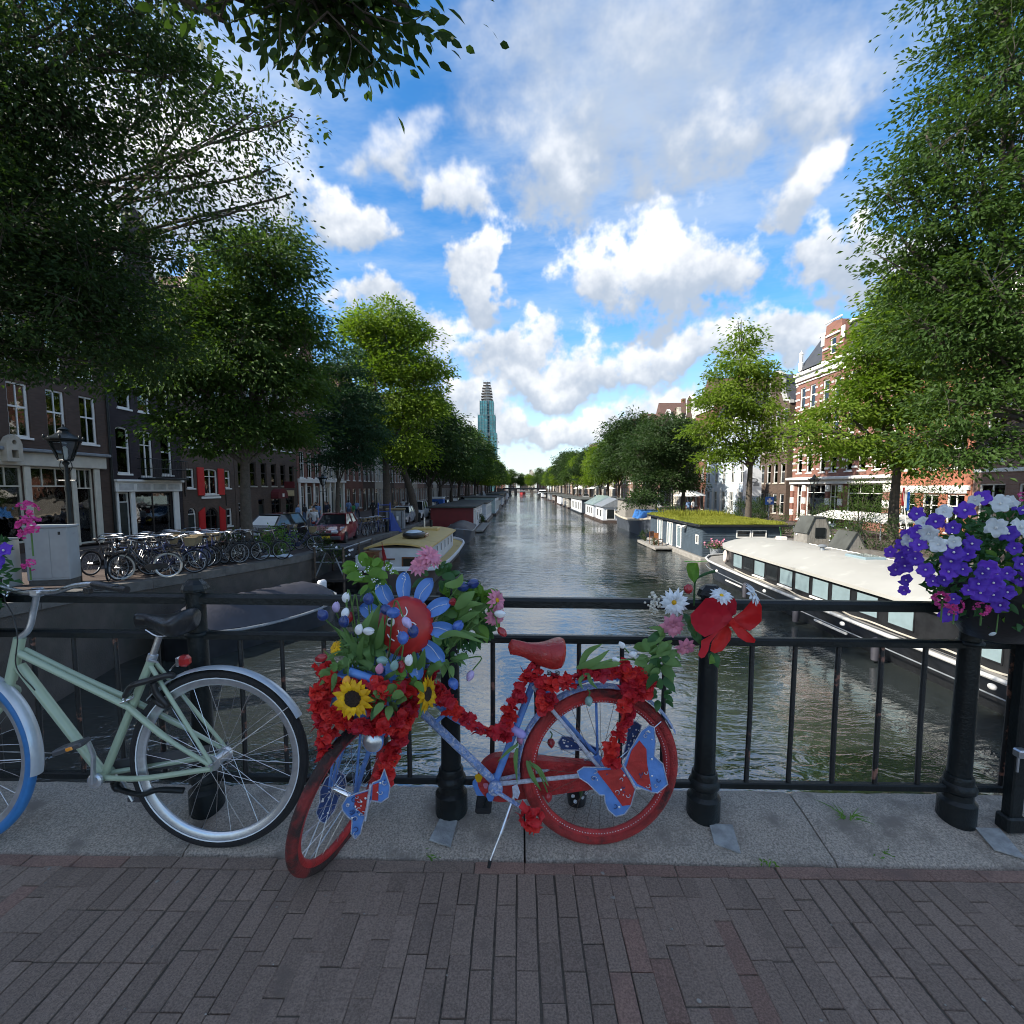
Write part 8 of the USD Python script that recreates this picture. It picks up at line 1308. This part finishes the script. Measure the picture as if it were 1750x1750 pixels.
def parked_bike(name, label, loc, rz, m, rim='steel', group=None, tyre='rubber', basket=False):
    """a Dutch roadster, 1.8 m long, along x"""
    t = thing(name, label, 'bicycle', loc, rz, group); R = .34
    for x in (-.54, .54):
        b = B(); F = frame((0, 1, 0)); b.torus((x, 0, R), R - .02, .022, F, 28, 6); w = obj('wheel', b, tyre, t, smooth=60); b = B(); b.torus((x, 0, R), R - .045, .012, F, 28, 5); obj('rim', b, rim, w, smooth=60)
        b = B()
        for k in range(14): a = 2 * PI * k / 14; b.rod((x, (.03 if k % 2 else -.03), R), (x + math.cos(a) * (R - .05), 0, R + math.sin(a) * (R - .05)), .0025, n=3)
        b.rod((x, -.06, R), (x, .06, R), .025, n=6); obj('spokes', b, 'steel', w, kind='stuff')
        obj('mudguard', arc_guard((x, 0, R), (0, 1, 0), R + .02, 20 if x < 0 else 40, 185 if x > 0 else 170, .03, 14), m, t, smooth=60)
    b = B(); b.tube(spline([(.30, 0, .86), (.1, 0, .55), (-.08, 0, .36)], 8), .018, 6); b.tube(spline([(.31, 0, .80), (.16, 0, .50), (-.02, 0, .32)], 8), .016, 6); b.rod((-.08, 0, .30), (-.22, 0, .86), .016, n=6); b.rod((-.20, 0, .74), (-.54, 0, R), .01, n=5); b.rod((-.06, 0, .30), (-.54, 0, R), .012, n=5); b.rod((.28, 0, .92), (.34, 0, .72), .02, n=6); obj('frame', b, m, t, smooth=40)
    b = B(); b.rod((.34, 0, .72), (.38, .05, .66), .012, n=5); b.rod((.37, .05, .66), (.54, .05, R), .011, n=5); b.rod((.34, 0, .72), (.37, -.05, .66), .012, n=5); b.rod((.37, -.05, .66), (.54, -.05, R), .011, n=5); obj('fork', b, m, t)
    b = B(); b.rod((.28, 0, .92), (.25, 0, 1.04), .012, n=5); b.tube(spline([(-.02, .28, 1.02), (.16, .27, 1.06), (.27, .12, 1.06), (.27, -.12, 1.06), (.16, -.27, 1.06), (-.02, -.28, 1.02)], 16), .011, 5); h = obj('handlebar', b, 'steel', t, smooth=50)
    for s in (-1, 1): b = B(); b.rod((-.04, s * .28, 1.015), (.08, s * .275, 1.04), .018, n=6); obj('grip', b, 'black_vinyl', h)
    b = B(); b.rod((-.22, 0, .86), (-.25, 0, .96), .012, n=5); obj('seat_post', b, 'steel', t); b = saddle((-.10, 0, .98), (-.38, 0, .99), .10, .07); obj('saddle', b, 'black_vinyl', t, smooth=60)
    b = B(); b.rbox((-.82, -.07, .73), (-.34, .07, .75), .006); [b.rod((-.56, s * .07, .73), (-.54, s * .06, R), .006, n=4) for s in (-1, 1)]; obj('rear_rack', b, m, t); b = B(); b.lathe([(.02, -.03), (.045, -.02), (.045, .0)], 10, frame((1, 0, 0)), (.42, 0, .78)); obj('headlamp', b, 'chrome', t)
    b = B(); b.hull([(x, y, z) for y in (.05, .07) for x, z in ((-.10, .40), (-.0, .32), (-.10, .22), (-.54, .40), (-.58, .34), (-.54, .28))]); obj('chain_case', b, m, t)
    if basket: b = B(); b.hull([(x, y, z) for x, y, z in ((.36, .14, .80), (.36, -.14, .80), (.58, .14, .80), (.58, -.14, .80), (.34, .18, 1.04), (.34, -.18, 1.04), (.64, .18, 1.04), (.64, -.18, 1.04))]); obj('basket', b, 'box_timber', t)
    return t
mat('enamel_black', (.012, .012, .013), .3, .2, 8, coat=.4); mat('enamel_navy', (.02, .03, .09), .35, .2, 8, coat=.3); mat('cream_tyre', (.55, .52, .45), .7, .1)
def bikes():
    q = np.random.default_rng(12); gz = lambda x, y: float(street_z(y)) + .03
    a = parked_bike('parked_bicycle', 'black bicycle with cream tyres standing first in the row by the grey cabinet', (-9.95, 13.4, gz(0, 13.4)), 200, 'enamel_black', 'steel', 'bicycles parked along the left quay', 'cream_tyre')
    bb = parked_bike('black_bicycle', 'black roadster bicycle nearest the grey cabinet in the crowded row', (-10.5, 14.1, gz(0, 14)), 70, 'enamel_black', 'zinc', 'plain black bicycles in the crowded row on the left quay', 'rubber')
    c = parked_bike('navy_bicycle', 'dark blue bicycle with a wooden crate nearest the grey cabinet in the crowded row', (-10.1, 15.0, gz(0, 15)), 40, 'enamel_navy', 'zinc', 'dark blue bicycles with crates in the crowded row on the left quay', 'rubber', True)
    spots = [(-10.4, 13.7, 75), (-11.0, 14.4, 100), (-10.6, 14.9, 110), (-10.0, 15.6, 70), (-10.9, 15.5, 60), (-10.5, 16.2, 85), (-9.9, 16.6, 30), (-11.2, 16.4, 105), (-10.5, 17.0, 80), (-10.0, 17.4, 60), (-9.4, 17.3, 35), (-11.0, 17.6, 95), (-8.95, 18.0, 12), (-10.9, 13.5, 120), (-11.6, 15.4, 75), (-11.7, 17.0, 100), (-9.8, 14.3, 15), (-10.2, 14.6, 140), (-10.8, 15.0, 40), (-9.7, 15.9, 120), (-10.3, 15.9, 20), (-10.7, 16.6, 130), (-10.2, 16.9, 150), (-9.5, 16.3, 50), (-10.6, 17.4, 30), (-9.7, 17.9, 110), (-12.0, 16.2, 60), (-12.2, 17.6, 85), (-11.9, 14.6, 95), (-12.4, 15.4, 110), (-11.3, 18.6, 70), (-12.2, 18.9, 100)]
    nb_ = {0: 0, 1: 0}
    for k, (x, y, r) in enumerate(sorted(spots, key=lambda e: e[1])):
        p = bb if k % 5 != 2 else c; i = int(p == c); nb_[i] += 1; copy(p, (x, y, gz(x, y)), r + q.normal(0, 8), f'{("black roadster", "dark blue crated")[i]} bicycle, {ORD[nb_[i]]} from the grey cabinet in the crowded row')
    far = [(-8.9, 20.8, 20), (-9.6, 21.2, 70), (-10.0, 22.0, 90), (-9.2, 29.6, 80), (-9.5, 30.4, 70), (-9.0, 31.0, 95), (-9.6, 31.6, 75), (-9.1, 32.3, 90), (-9.4, 33.0, 80), (-9.0, 33.8, 100), (-9.5, 34.6, 85)]
    for k, (x, y, r) in enumerate(far): copy(bb if k % 2 else c, (x, y, gz(x, y)), r + q.normal(0, 10), ['black' if k % 2 else 'dark blue'][0] + (f' bicycle, {ORD[k - 3]} back in the cluster behind the red car on the left quay' if y > 25 else f' bicycle, {ORD[k]} one beside the shrub at the first left tree'), 1.0, 'bicycles clustered behind the red car' if y > 25 else 'bicycles beside the first left tree')
    copy(bb, (16.2, 24.6, -1.25), 80, 'black bicycle leaning on the grey wooden shed on the right quay'); copy(bb, (22.5, 47.5, -1.54), 100, 'black bicycle by the dark house beyond the parking sign')
bikes()
def car(name, label, loc, rz, m, group=None, L=4.1, W=1.72, Hc=1.46):
    """a hatchback, bonnet towards -x"""
    t = thing(name, label, 'car', loc, rz, group); h = W / 2; b = B(); S = [(-L / 2, .30, .52, .80), (-L / 2 + .12, .22, .70, .92), (-L / 2 + .9, .2, .86, 1.0), (-L / 2 + 1.35, .2, .93, 1.0), (L / 2 - .5, .2, .95, 1.0), (L / 2 - .1, .24, .92, .95), (L / 2, .34, .70, .86)]; V = []
    for x, z0, z1, k in S: V += [(x, -h * k * .93, z0), (x, -h * k, z0 + (z1 - z0) * .45), (x, -h * k * .93, z1), (x, -h * k * .5, z1 + .03), (x, h * k * .5, z1 + .03), (x, h * k * .93, z1), (x, h * k, z0 + (z1 - z0) * .45), (x, h * k * .93, z0)]
    n = 8; f = [(i * n + j, i * n + (j + 1) % n, (i + 1) * n + (j + 1) % n, (i + 1) * n + j) for i in range(len(S) - 1) for j in range(n)]; b.add(V, [q[::-1] for q in f]); b.add(V[:8], [(0, j, j + 1) for j in range(1, 7)]); b.add(V[-8:], [(0, j + 1, j) for j in range(1, 7)]); obj('body', b, m, t, smooth=35)
    r0, r1 = -L / 2 + 1.25, L / 2 - .12; b = B(); b.hull([(r0, s * h * .86, .93) for s in (-1, 1)] + [(r1, s * h * .84, .93) for s in (-1, 1)] + [(r0 + .75, s * h * .66, Hc - .03) for s in (-1, 1)] + [(r1 - .35, s * h * .66, Hc - .03) for s in (-1, 1)]); obj('window_band', b, 'dark_glass', t)
    b = B(); b.rbox((r0 + .68, -h * .69, Hc - .045), (r1 - .28, h * .69, Hc + .01), .03); rf = obj('roof', b, m, t)
    for s in (-1, 1):
        for xa, za, xb, zb in ((r0 + .0, .93, r0 + .74, Hc - .03), (r0 + 1.55, .93, r0 + 1.5, Hc - .03), (r1, .93, r1 - .34, Hc - .03)): b = B(); b.rod((xa, s * h * .86, za), (xb, s * h * .665, zb), .035, n=6); obj('pillar', b, m, rf)
        b = B(); b.rbox((r0 + .15, s * h - .02 if s > 0 else s * h - .16, .95), (r0 + .3, s * h + .16 if s > 0 else s * h + .02, 1.08), .03); obj('mirror', b, m, t)
        b = B(); b.rbox((-L / 2 - .01, s * h * .52 - .17, .58), (-L / 2 + .12, s * h * .52 + .17, .72), .04); obj('headlight', b, 'lamp_clear', t); b = B(); b.rbox((L / 2 - .1, s * h * .68 - .1, .62), (L / 2 + .012, s * h * .68 + .1, .86), .03); obj('tail_light', b, 'tail_red', t)
        for x in (-L / 2 + .78, L / 2 - .75): b = B(); F = frame((0, 1, 0)); b.lathe([(.18, -.1), (.30, -.1), (.315, -.06), (.315, .06), (.30, .1), (.18, .1)], 20, F, (x, s * (h - .1), .31)); w = obj('wheel', b, 'rubber', t, smooth=40); b = B(); b.lathe([(.03, -.09), (.18, -.08), (.19, 0), (.18, .08), (.03, .09)], 14, F, (x, s * (h - .085), .31)); obj('rim', b, 'steel', w, smooth=40)
    b = B(); b.rbox((-L / 2 - .05, -h * .86, .27), (-L / 2 + .1, h * .86, .45), .04); obj('bumper', b, 'grey_plastic', t); b = B(); b.rbox((-L / 2 - .03, -.32, .48), (-L / 2 + .02, .32, .60), .02); obj('grille', b, 'black_vinyl', t)
    for x, s in ((-L / 2 - .065, -1), (L / 2 + .004, 1)): b = B(); b.rbox((x, -.26, .36 if s < 0 else .5), (x + .012, .26, .47 if s < 0 else .61), .002); obj('number_plate', b, 'plate_yellow', t)
    b = B(); b.ball((-L / 2 - .03, 0, .66), (.02, .05, .05), None, 1); obj('badge', b, 'chrome', t)
    return t
def vehicles():
    g = lambda y: float(street_z(y)) + .0
    car('red_car', 'dark red hatchback parked at the quay edge with its bonnet towards the bridge', (-9.55, 26.6, g(26)), 96, 'car_red'); k = car('black_car', 'black car with a bright windscreen left of the red car', (-12.2, 25.2, g(25)), 84, 'car_black'); s = car('silver_car', 'silver car parked by the tall sunlit tree on the left quay', (-9.9, 43.8, g(44)), 92, 'car_silver')
    b = B(); b.add([(-.72, -.62, .99), (-.72, .62, .99), (-.16, .50, 1.41), (-.16, -.50, 1.41)], [(0, 1, 2, 3)]); b2 = B(); b2.hull([(-.80 + d, y, z) for d in (0, -.01) for y, z in ((-.62, .96), (.62, .96))] + [(-.22 + d, y, z) for d in (0, -.01) for y, z in ((-.5, 1.38), (.5, 1.38))]); obj('sun_shade', b2, 'white_paint', k)
    car('white_car', 'white car standing behind the silver one on the left quay', (-9.8, 49.6, g(50)), 90, 'car_white', None, 4.4, 1.8, 1.75)
    for i, (y, p, lab) in enumerate([(58, k, 'black'), (68, s, 'silver'), (80, k, 'black'), (92, s, 'silver'), (108, s, 'silver'), (124, k, 'black'), (142, s, 'silver')]): copy(p, (-9.9 - .1 * (i % 2), y, -1.57), 90, f'distant {lab} car, {ORD[i]} in the line of cars on the left quay', 1.0, f'distant {lab} cars on the left quay')
    for i, (y, p, lab) in enumerate([(66, s, 'silver'), (78, k, 'black'), (92, s, 'silver'), (110, k, 'black'), (130, s, 'silver')]): copy(p, (17.2, y, -1.57), 90, f'distant {lab} car, {ORD[i]} in the line of cars on the right quay behind the boats', 1.0, f'distant {lab} cars on the right quay')
    t = thing('waste_container', 'dark grey waste container with a yellowish lid on the left quay', 'container', (-8.9, 37.2, -1.57), 8); b = B(); b.rbox((-.65, -.45, .05), (.65, .45, 1.42), .04); obj('body', b, 'zinc', t); b = B(); b.rbox((-.7, -.5, 1.425), (.7, .5, 1.56), .04); obj('lid', b, 'box_timber', t)
    for x in (-.45, 0, .45): b = B(); b.rbox((x - .03, -.475, .15), (x + .03, -.451, 1.35), .005); obj('rib', b, 'grey_plastic', t)
    b = B(); b.rbox((.1, -.49, .7), (.24, -.476, 1.0), .003); obj('sticker', b, 'white_paint', t)
    t = thing('metal_rack', 'blue metal frame leaning at the bicycle cluster on the left quay', 'metal frame', (-9.3, 35.6, -1.57), 20); 
    for x in (-.5, .3): b = B(); b.tube([(x, 0, 0), (x + .05, -.25, .8), (x + .1, .1, 2.0)], .05, 6); obj('upright', b, 'frame_blue', t)
    for z in (.4, .9, 1.4, 1.85): b = B(); b.rod((-.5 + .05 * z, -.2 + .1 * z, z), (.32 + .05 * z, -.2 + .1 * z, z), .035, n=6); obj('crossbar', b, 'frame_blue', t)
    b = B(); b.hull([(.35, -.5, .0), (1.1, -.6, .0), (.4, .1, 1.3), (.55, .1, 1.3), (.35, .1, 0), (1.1, 0, 0)]); obj('blue_sheet', b, 'frame_blue', t)
    t = thing('blue_skip', 'small blue container with white lid by the houseboats on the left quay', 'container', (-9.6, 60.5, -1.57)); b = B(); b.rbox((-.9, -.6, 0), (.9, .6, 1.7), .05); obj('body', b, 'sign_blue', t); b = B(); b.rbox((-.95, -.65, 1.702), (.95, .65, 1.95), .08); obj('lid', b, 'board_white', t)
    for i, (x, y, h) in enumerate(((-8.7, 33.9, .8), (-8.7, 45.2, .8))): t = thing('bollard', ['low dark bollard by the blue frame', 'low dark bollard by the silver car'][i], 'bollard', (x, y, -1.57)); b = B(); b.lathe([(.14, -.1), (.13, .1), (.11, h * .7), (.13, h * .75), (.12, h), (.04, h + .06)], 12); obj('post', b, 'black_iron', t, smooth=40)
    # landing stage clutter at the left quay edge
    t = thing('mooring_frame', 'cluttered wooden landing stage with steel railings below the red car', 'landing stage', (-8.2, 20.2, WATER)); b = B(); b.rbox((0, 0, .5), (1.25, 4.2, .62), .02); obj('platform', b, 'dark_wood', t)
    for x, y in ((.05, .1), (1.2, .1), (.05, 2.1), (1.2, 2.1), (1.2, 4.1)): b = B(); b.rod((x, y, -.8), (x, y, 1.9), .05, n=8); obj('stage_post', b, 'rusty_steel', t)
    for a, c in (((.05, .1, 1.85), (1.2, .1, 1.85)), ((.05, .1, 1.3), (1.2, .1, 1.3)), ((1.2, .1, 1.85), (1.2, 4.1, 1.85)), ((.05, .1, .7), (.5, .1, 1.7)), ((.8, .1, 1.7), (1.2, .1, .7))): b = B(); b.rod(a, c, .03, n=6); obj('stage_rail', b, 'zinc', t)
    b = B(); b.hull([(.3, .3, 1.9), (.3, 1.4, 1.9), (1.35, .4, 1.85), (1.35, 1.6, 1.85), (.6, .5, 1.25), (1.2, 1.3, 1.25)]); obj('hanging_tarpaulin', b, 'tarp_dark', t)
    for k in range(4): b = B(); z = 1.0 + .26 * k; b.rbox((.2, 3.2 - .4 * k, z), (1.1, 3.5 - .4 * k, z + .05), .01); obj('step', b, 'dark_wood', t)
    bush('geraniums and ferns hanging over the landing stage', (-7.4, 20.3, WATER + 1.3), (.7, .5, .45), 500, .07, 'leaf_elm', 41, 'potted plants', 'hanging_plants', flowers=('silk_white', 14, .05))
    b = B(); q = np.random.default_rng(4); gx, gy = np.meshgrid(np.linspace(-.55, .55, 18), np.linspace(-.18, .18, 8), indexing='ij'); gz_ = .05 + .10 * noise(np.stack([gx * 6, gy * 9, 0 * gx], -1), 3) * np.clip(1 - (gx / .6) ** 4, 0, 1); i, j = np.meshgrid(np.arange(17), np.arange(7), indexing='ij'); b.add(np.stack([gx, gy + .06 * np.sin(gx * 7), gz_], -1).reshape(-1, 3), np.stack([i * 8 + j, (i + 1) * 8 + j, (i + 1) * 8 + j + 1, i * 8 + j + 1], -1).reshape(-1, 4)); solo('white_cloth', b, 'pale_blue_wall', 'crumpled pale cloth lying on the left quay coping', 'cloth', loc=(-8.85, 18.55, -1.09), smooth=True)
    # right bank
    for k, (y, x, w, h, lab) in enumerate(((25.6, 15.0, 1.15, 1.75, 'grey weathered wooden shed with a clipped gable on the right quay'), (22.6, 14.9, .95, 1.25, 'smaller grey shed with a pointed gable on the right quay'))):
        t = thing('wooden_shed', lab, 'shed', (x, y, -1.75)); g = Polygon([(-w / 2, 0), (w / 2, 0), (w / 2, h * .55), (w * .22, h), (-w * .22, h), (-w / 2, h * .55)]) if k == 0 else Polygon([(-w / 2, 0), (w / 2, 0), (w / 2, h * .35), (0, h), (-w / 2, h * .35)]); b = B(); b.poly(g, -1.2, 0, up_xz()); obj('wall', b, 'weathered_deck', t)
        for i in range(6):
            s_ = g.intersection(sbox(-w / 2 + i * w / 6 + .006, 0, -w / 2 + (i + 1) * w / 6 - .006, 9)); b = B(); b.poly(s_, .003, .022, up_xz()); obj('board', b, 'weathered_deck', t)
        b = B(); e = np.array(g.exterior.coords)[1:-1]
        for p, q_ in zip(e[1:-1], e[2:]): d = (q_ - p) / np.linalg.norm(q_ - p); nn = np.array([d[1], -d[0]]); nn = nn if nn[1] > 0 or (abs(nn[1]) < .01 and nn[0] * p[0] > 0) else -nn; c = [p - d * .03, q_ + d * .03, q_ + d * .03 + nn * .05, p - d * .03 + nn * .05]; b.hull([(x_, y_, z_) for y_ in (-.06, 1.25) for x_, z_ in c])
        obj('roof', b, 'bitumen', t)
        if k == 0: b = B(); b.rbox((-.2, -.06, .75), (.3, -.025, 1.25), .01); obj('shed_window', b, 'dark_glass', t)
    t = thing('parking_sign', 'small blue traffic sign with a white symbol on a grey pole', 'traffic sign', (19.3, 39.6, -1.57)); b = B(); b.rod((0, 0, 0), (0, 0, 2.35), .035, n=8); obj('pole', b, 'zinc', t); b = B(); b.rbox((-.34, -.06, 1.75), (.34, -.036, 2.35), .01); pl = obj('plate', b, 'sign_blue', t); b = B(); b.rbox((-.07, -.075, 1.85), (.07, -.062, 2.25), .004); b.rbox((-.2, -.0752, 1.98), (.2, -.0622, 2.12), .004); obj('symbol', b, 'white_paint', pl)
    t = thing('arched_board', 'white arched notice board with grey arches by the pale blue house', 'board', (23.2, 51.2, -1.57)); a = np.linspace(PI, 0, 13); pg = Polygon([(-.9, 2.2)] + [(.9 * math.cos(x), 4.4 + .6 * math.sin(x)) for x in a] + [(.9, 2.2)]); b = B(); b.poly(pg, 0, .08, up_xz()); pn = obj('panel', b, 'board_white', t)
    for cx in (-.38, .38): b = B(); b.poly(Polygon([(cx + .30 * math.cos(x), 3.2 + .42 * math.sin(x)) for x in a]), .082, .09, up_xz()); obj('grey_arch', b, 'zinc', pn)
    b = B(); b.poly(Polygon([(.55 * math.cos(x), 3.75 + .25 * math.sin(x)) for x in np.linspace(0, 2 * PI, 20)]).difference(Polygon([(.4 * math.cos(x), 3.75 + .15 * math.sin(x)) for x in np.linspace(0, 2 * PI, 20)])), .082, .09, up_xz()); obj('oval_emblem', b, 'zinc', pn)
    for x in (-.7, .7): b = B(); b.rod((x, .05, 0), (x, .05, 4.2), .05, n=8); obj('post', b, 'zinc', t)
    pr = None
    for i, (x, y) in enumerate(((19.0, 58), (20.5, 60.5), (17.8, 110), (19.5, 113), (17.6, 118), (18, 150))):
        lab = ['white parasol on the terrace behind the dense dark tree', 'second white parasol beside it, nearer the pale houses', 'cream parasol on the far right terrace', 'second cream parasol on the far right terrace', 'third cream parasol, last on the far right terrace', 'distant white parasol before the far bridge'][i]
        if pr: copy(pr, (x, y, -1.57), 30 * i, lab, 1.0 if i < 2 else 1.3); continue
        pr = thing('parasol', lab, 'parasol', (x, y, -1.57)); b = B(); b.rod((0, 0, 0), (0, 0, 2.7), .035, n=8); obj('pole', b, 'varnished_wood', pr); b = B(); b.lathe([(1.5, 2.1), (1.45, 2.16), (.05, 2.75), (.02, 2.8)], 8, caps=False); obj('canopy', b, 'parasol', pr)
    t = thing('white_terrace_tent', 'long low white awning behind the shrubs before the orange house', 'awning', (20.5, 30.5, -1.5)); b = B(); b.hull([(x, y, z) for x, z in ((-1.2, 1.15), (1.2, 1.15), (0, 1.55), (-1.2, 1.1), (1.2, 1.1)) for y in (-3.2, 3.2)]); obj('canopy', b, 'parasol', t)
    for x in (-1.1, 1.1):
        for y in (-3, 3): b = B(); b.rod((x, y, 0), (x, y, 1.12), .03, n=6); obj('post', b, 'zinc', t)
    t = thing('fence_flag', 'small red, white and blue flag on a leaning staff before the orange house', 'flag', (20.4, 26.8, -1.5)); b = B(); b.rod((0, 0, 0), (-.55, 0, 3.1), .025, n=6); obj('staff', b, 'white_paint', t)
    for k, m in enumerate(('flag_red', 'white_paint', 'sign_blue')): b = B(); z = 2.9 - .9 * 0; b.hull([(-.52 + .14 * k + d, -.02 + e, 3.0 - .12 * k - h_) for d in (0, .12) for e in (0, .02) for h_ in (0, .95)]); obj('stripe', b, m, t)
vehicles()
for nm, col in (('skin', (.42, .24, .17)), ('hair_dark', (.02, .014, .01)), ('hair_fair', (.25, .16, .07)), ('cloth_green', (.03, .22, .06)), ('cloth_blue', (.16, .26, .45)), ('cloth_navy', (.015, .02, .04)), ('cloth_black', (.012, .012, .013)), ('cloth_white', (.6, .6, .6)), ('cloth_grey', (.12, .12, .13)), ('cloth_jeans', (.06, .10, .18)), ('cloth_tan', (.30, .22, .14))): mat(nm, col, .85, .12, 20, sheen=.2)
def person(label, loc, rz, shirt, legs, hair='hair_dark', pose='stand', H=1.74, coat=False, group=None):
    """a standing or walking figure facing -y: continuous body of tapered limbs, clothes and hair over it"""
    import manifold3d as m3
    t = thing('person', label, 'person', loc, rz, group, H / 1.74); st = .20 if pose == 'walk' else .03
    J = dict(pel=(0, 0, .93, .125), waist=(0, 0, 1.08, .115), chest=(0, .01, 1.28, .14), neck=(0, 0, 1.47, .055), head=(0, -.015, 1.60, .085), chin=(0, -.06, 1.545, .045), crown=(0, .01, 1.655, .082))
    for s, n in ((-1, 'l'), (1, 'r')):
        a = st * s; J |= {n + 'sh': (s * .165, .01, 1.40, .06), n + 'el': (s * .215, .03 - a * .6, 1.13, .043), n + 'wr': (s * .20, -.05 - a * .9, .90, .032), n + 'ha': (s * .195, -.07 - a * .9, .82, .033), n + 'hip': (s * .085, 0, .90, .095), n + 'kn': (s * .095, -.02 + a * .6, .49, .06), n + 'an': (s * .095, .04 + a * 1.3, .085, .042), n + 'to': (s * .11, -.12 + a * 1.3, .04, .038)}
    def ball(j, k=1.0, g=0.0): return m3.Manifold.sphere(J[j][3] * k + g, 12).translate(J[j][:3])
    def chain(pairs, k=1.0, g=0.0): return m3.Manifold.batch_boolean([m3.Manifold.batch_hull([ball(a, k, g), ball(c, k, g)]) for a, c in pairs], m3.OpType.Add)
    def mesh(m): m = m.refine_to_length(.05).to_mesh(); tm = trimesh.Trimesh(m.vert_properties[:, :3], m.tri_verts); trimesh.smoothing.filter_taubin(tm, iterations=4); return tm
    arms = [(n + a, n + c) for n in 'lr' for a, c in (('sh', 'el'), ('el', 'wr'), ('wr', 'ha'))]; lg = [(n + a, n + c) for n in 'lr' for a, c in (('hip', 'kn'), ('kn', 'an'), ('an', 'to'))]; tor = [('pel', 'waist'), ('waist', 'chest'), ('chest', 'lsh'), ('chest', 'rsh'), ('lsh', 'rsh'), ('chest', 'neck'), ('pel', 'lhip'), ('pel', 'rhip')]
    nose = m3.Manifold.sphere(.02, 8).translate((0, -.10, 1.59)); ears = [m3.Manifold.sphere(.022, 8).translate((s * .083, 0, 1.59)) for s in (-1, 1)]
    body = m3.Manifold.batch_boolean([chain(tor + arms + lg + [('neck', 'head'), ('head', 'chin'), ('head', 'crown')]), nose] + ears, m3.OpType.Add); bd = obj('body', mesh(body), 'skin', t, smooth=True)
    sh = chain([p for p in tor if 'hip' not in p[1]] + [(n + a, n + c) for n in 'lr' for a, c in ((('sh', 'el'), ('el', 'wr')) if coat else (('sh', 'el'),))], 1.0, .014); 
    if coat: sh = m3.Manifold.batch_boolean([sh, m3.Manifold.batch_hull([ball('waist', 1.05, .015), m3.Manifold.sphere(.16, 12).translate((0, 0, .68))])], m3.OpType.Add)
    obj('coat' if coat else 'shirt', mesh(sh), shirt, t, smooth=True); obj('trousers', mesh(chain(lg[0:2] + lg[3:5] + [('pel', 'lhip'), ('pel', 'rhip')], 1.0, .012)), legs, t, smooth=True)
    for n in 'lr': obj('shoe', mesh(chain([(n + 'an', n + 'to')], 1.0, .012)), 'cloth_black', t, smooth=True)
    hr = m3.Manifold.batch_hull([m3.Manifold.sphere(.094, 12).translate((0, .018, 1.645)), m3.Manifold.sphere(.075, 12).translate((0, .045, 1.575))]); obj('hair', mesh(hr), hair, t, smooth=True); return t
def people():
    L = [(-17.6, 50, 20, 'cloth_green', 'cloth_navy', 'hair_dark', 'stand', 'person in a bright green shirt standing on the left quay'), (-16.9, 51, 200, 'cloth_blue', 'cloth_jeans', 'hair_dark', 'stand', 'person in a light blue shirt right of the one in green'), (-15.9, 50.5, 160, 'cloth_blue', 'cloth_navy', 'hair_fair', 'walk', 'person in a blue shirt walking apart, right of the young tree trunk'), (-14.6, 51.5, 30, 'cloth_black', 'cloth_black', 'hair_dark', 'walk', 'person in a long dark coat walking alone on the left street'), (-18.3, 49.3, 60, 'cloth_black', 'cloth_black', 'hair_dark', 'stand', 'person in black left of the one in green'), (-18.9, 50, 300, 'cloth_grey', 'cloth_navy', 'hair_fair', 'stand', 'person in grey in the middle of the group at left'),
         (-12.4, 31.0, 30, 'cloth_white', 'cloth_jeans', 'hair_fair', 'walk', 'person in white walking between the young tree and the black car'), (-13.4, 33.5, 200, 'cloth_tan', 'cloth_navy', 'hair_dark', 'walk', 'person in tan walking behind the black car'), (-16.6, 38.5, 80, 'cloth_blue', 'cloth_black', 'hair_dark', 'stand', 'person in blue standing before the plain brick house'), (-16.0, 39.3, 250, 'cloth_white', 'cloth_grey', 'hair_fair', 'stand', 'person in white facing the one in blue before the plain brick house'), (-14.8, 46, 150, 'cloth_green', 'cloth_jeans', 'hair_dark', 'walk', 'person in a green top crossing the left street'), (-18.2, 43.5, 250, 'cloth_black', 'cloth_jeans', 'hair_dark', 'stand', 'person in black under the red awning sign'), (-17.8, 44.2, 100, 'cloth_white', 'cloth_black', 'hair_fair', 'stand', 'person in white under the red awning sign'), (-17.2, 43.9, 20, 'cloth_blue', 'cloth_jeans', 'hair_dark', 'walk', 'person in jeans and pale blue beside the red awning sign'), (-18.4, 46.4, 330, 'cloth_black', 'cloth_black', 'hair_dark', 'stand', 'person in black by the yellow sign board'), (-17.6, 46.8, 10, 'cloth_navy', 'cloth_black', 'hair_dark', 'stand', 'person in navy by the yellow sign board'), (-13.0, 36.8, 190, 'cloth_white', 'cloth_jeans', 'hair_dark', 'stand', 'person in white behind the red car'),
         (-13.9, 58, 0, 'cloth_tan', 'cloth_navy', 'hair_fair', 'walk', 'person in a tan top beyond the tall sunlit tree'), (-13.2, 59, 170, 'cloth_white', 'cloth_navy', 'hair_dark', 'walk', 'person in white beyond the tall sunlit tree'), (-12.6, 74, 0, 'cloth_white', 'cloth_black', 'hair_dark', 'walk', 'distant person in white on the left quay'), (17.9, 40.0, 90, 'cloth_black', 'cloth_black', 'hair_dark', 'walk', 'person in black walking past the blue traffic sign on the right'), (18.4, 55.5, 180, 'cloth_blue', 'cloth_jeans', 'hair_dark', 'stand', 'person in blue on the terrace behind the dense dark tree'), (19.4, 57, 40, 'cloth_white', 'cloth_navy', 'hair_fair', 'stand', 'person in white on the terrace behind the dense dark tree')]
    for x, y, r, s, l, h, p, lab in L: person(lab, (x, y, float(street_z(y))), r, s, l, h, p, rnd.uniform(1.64, 1.84), 'coat' in lab)
people()
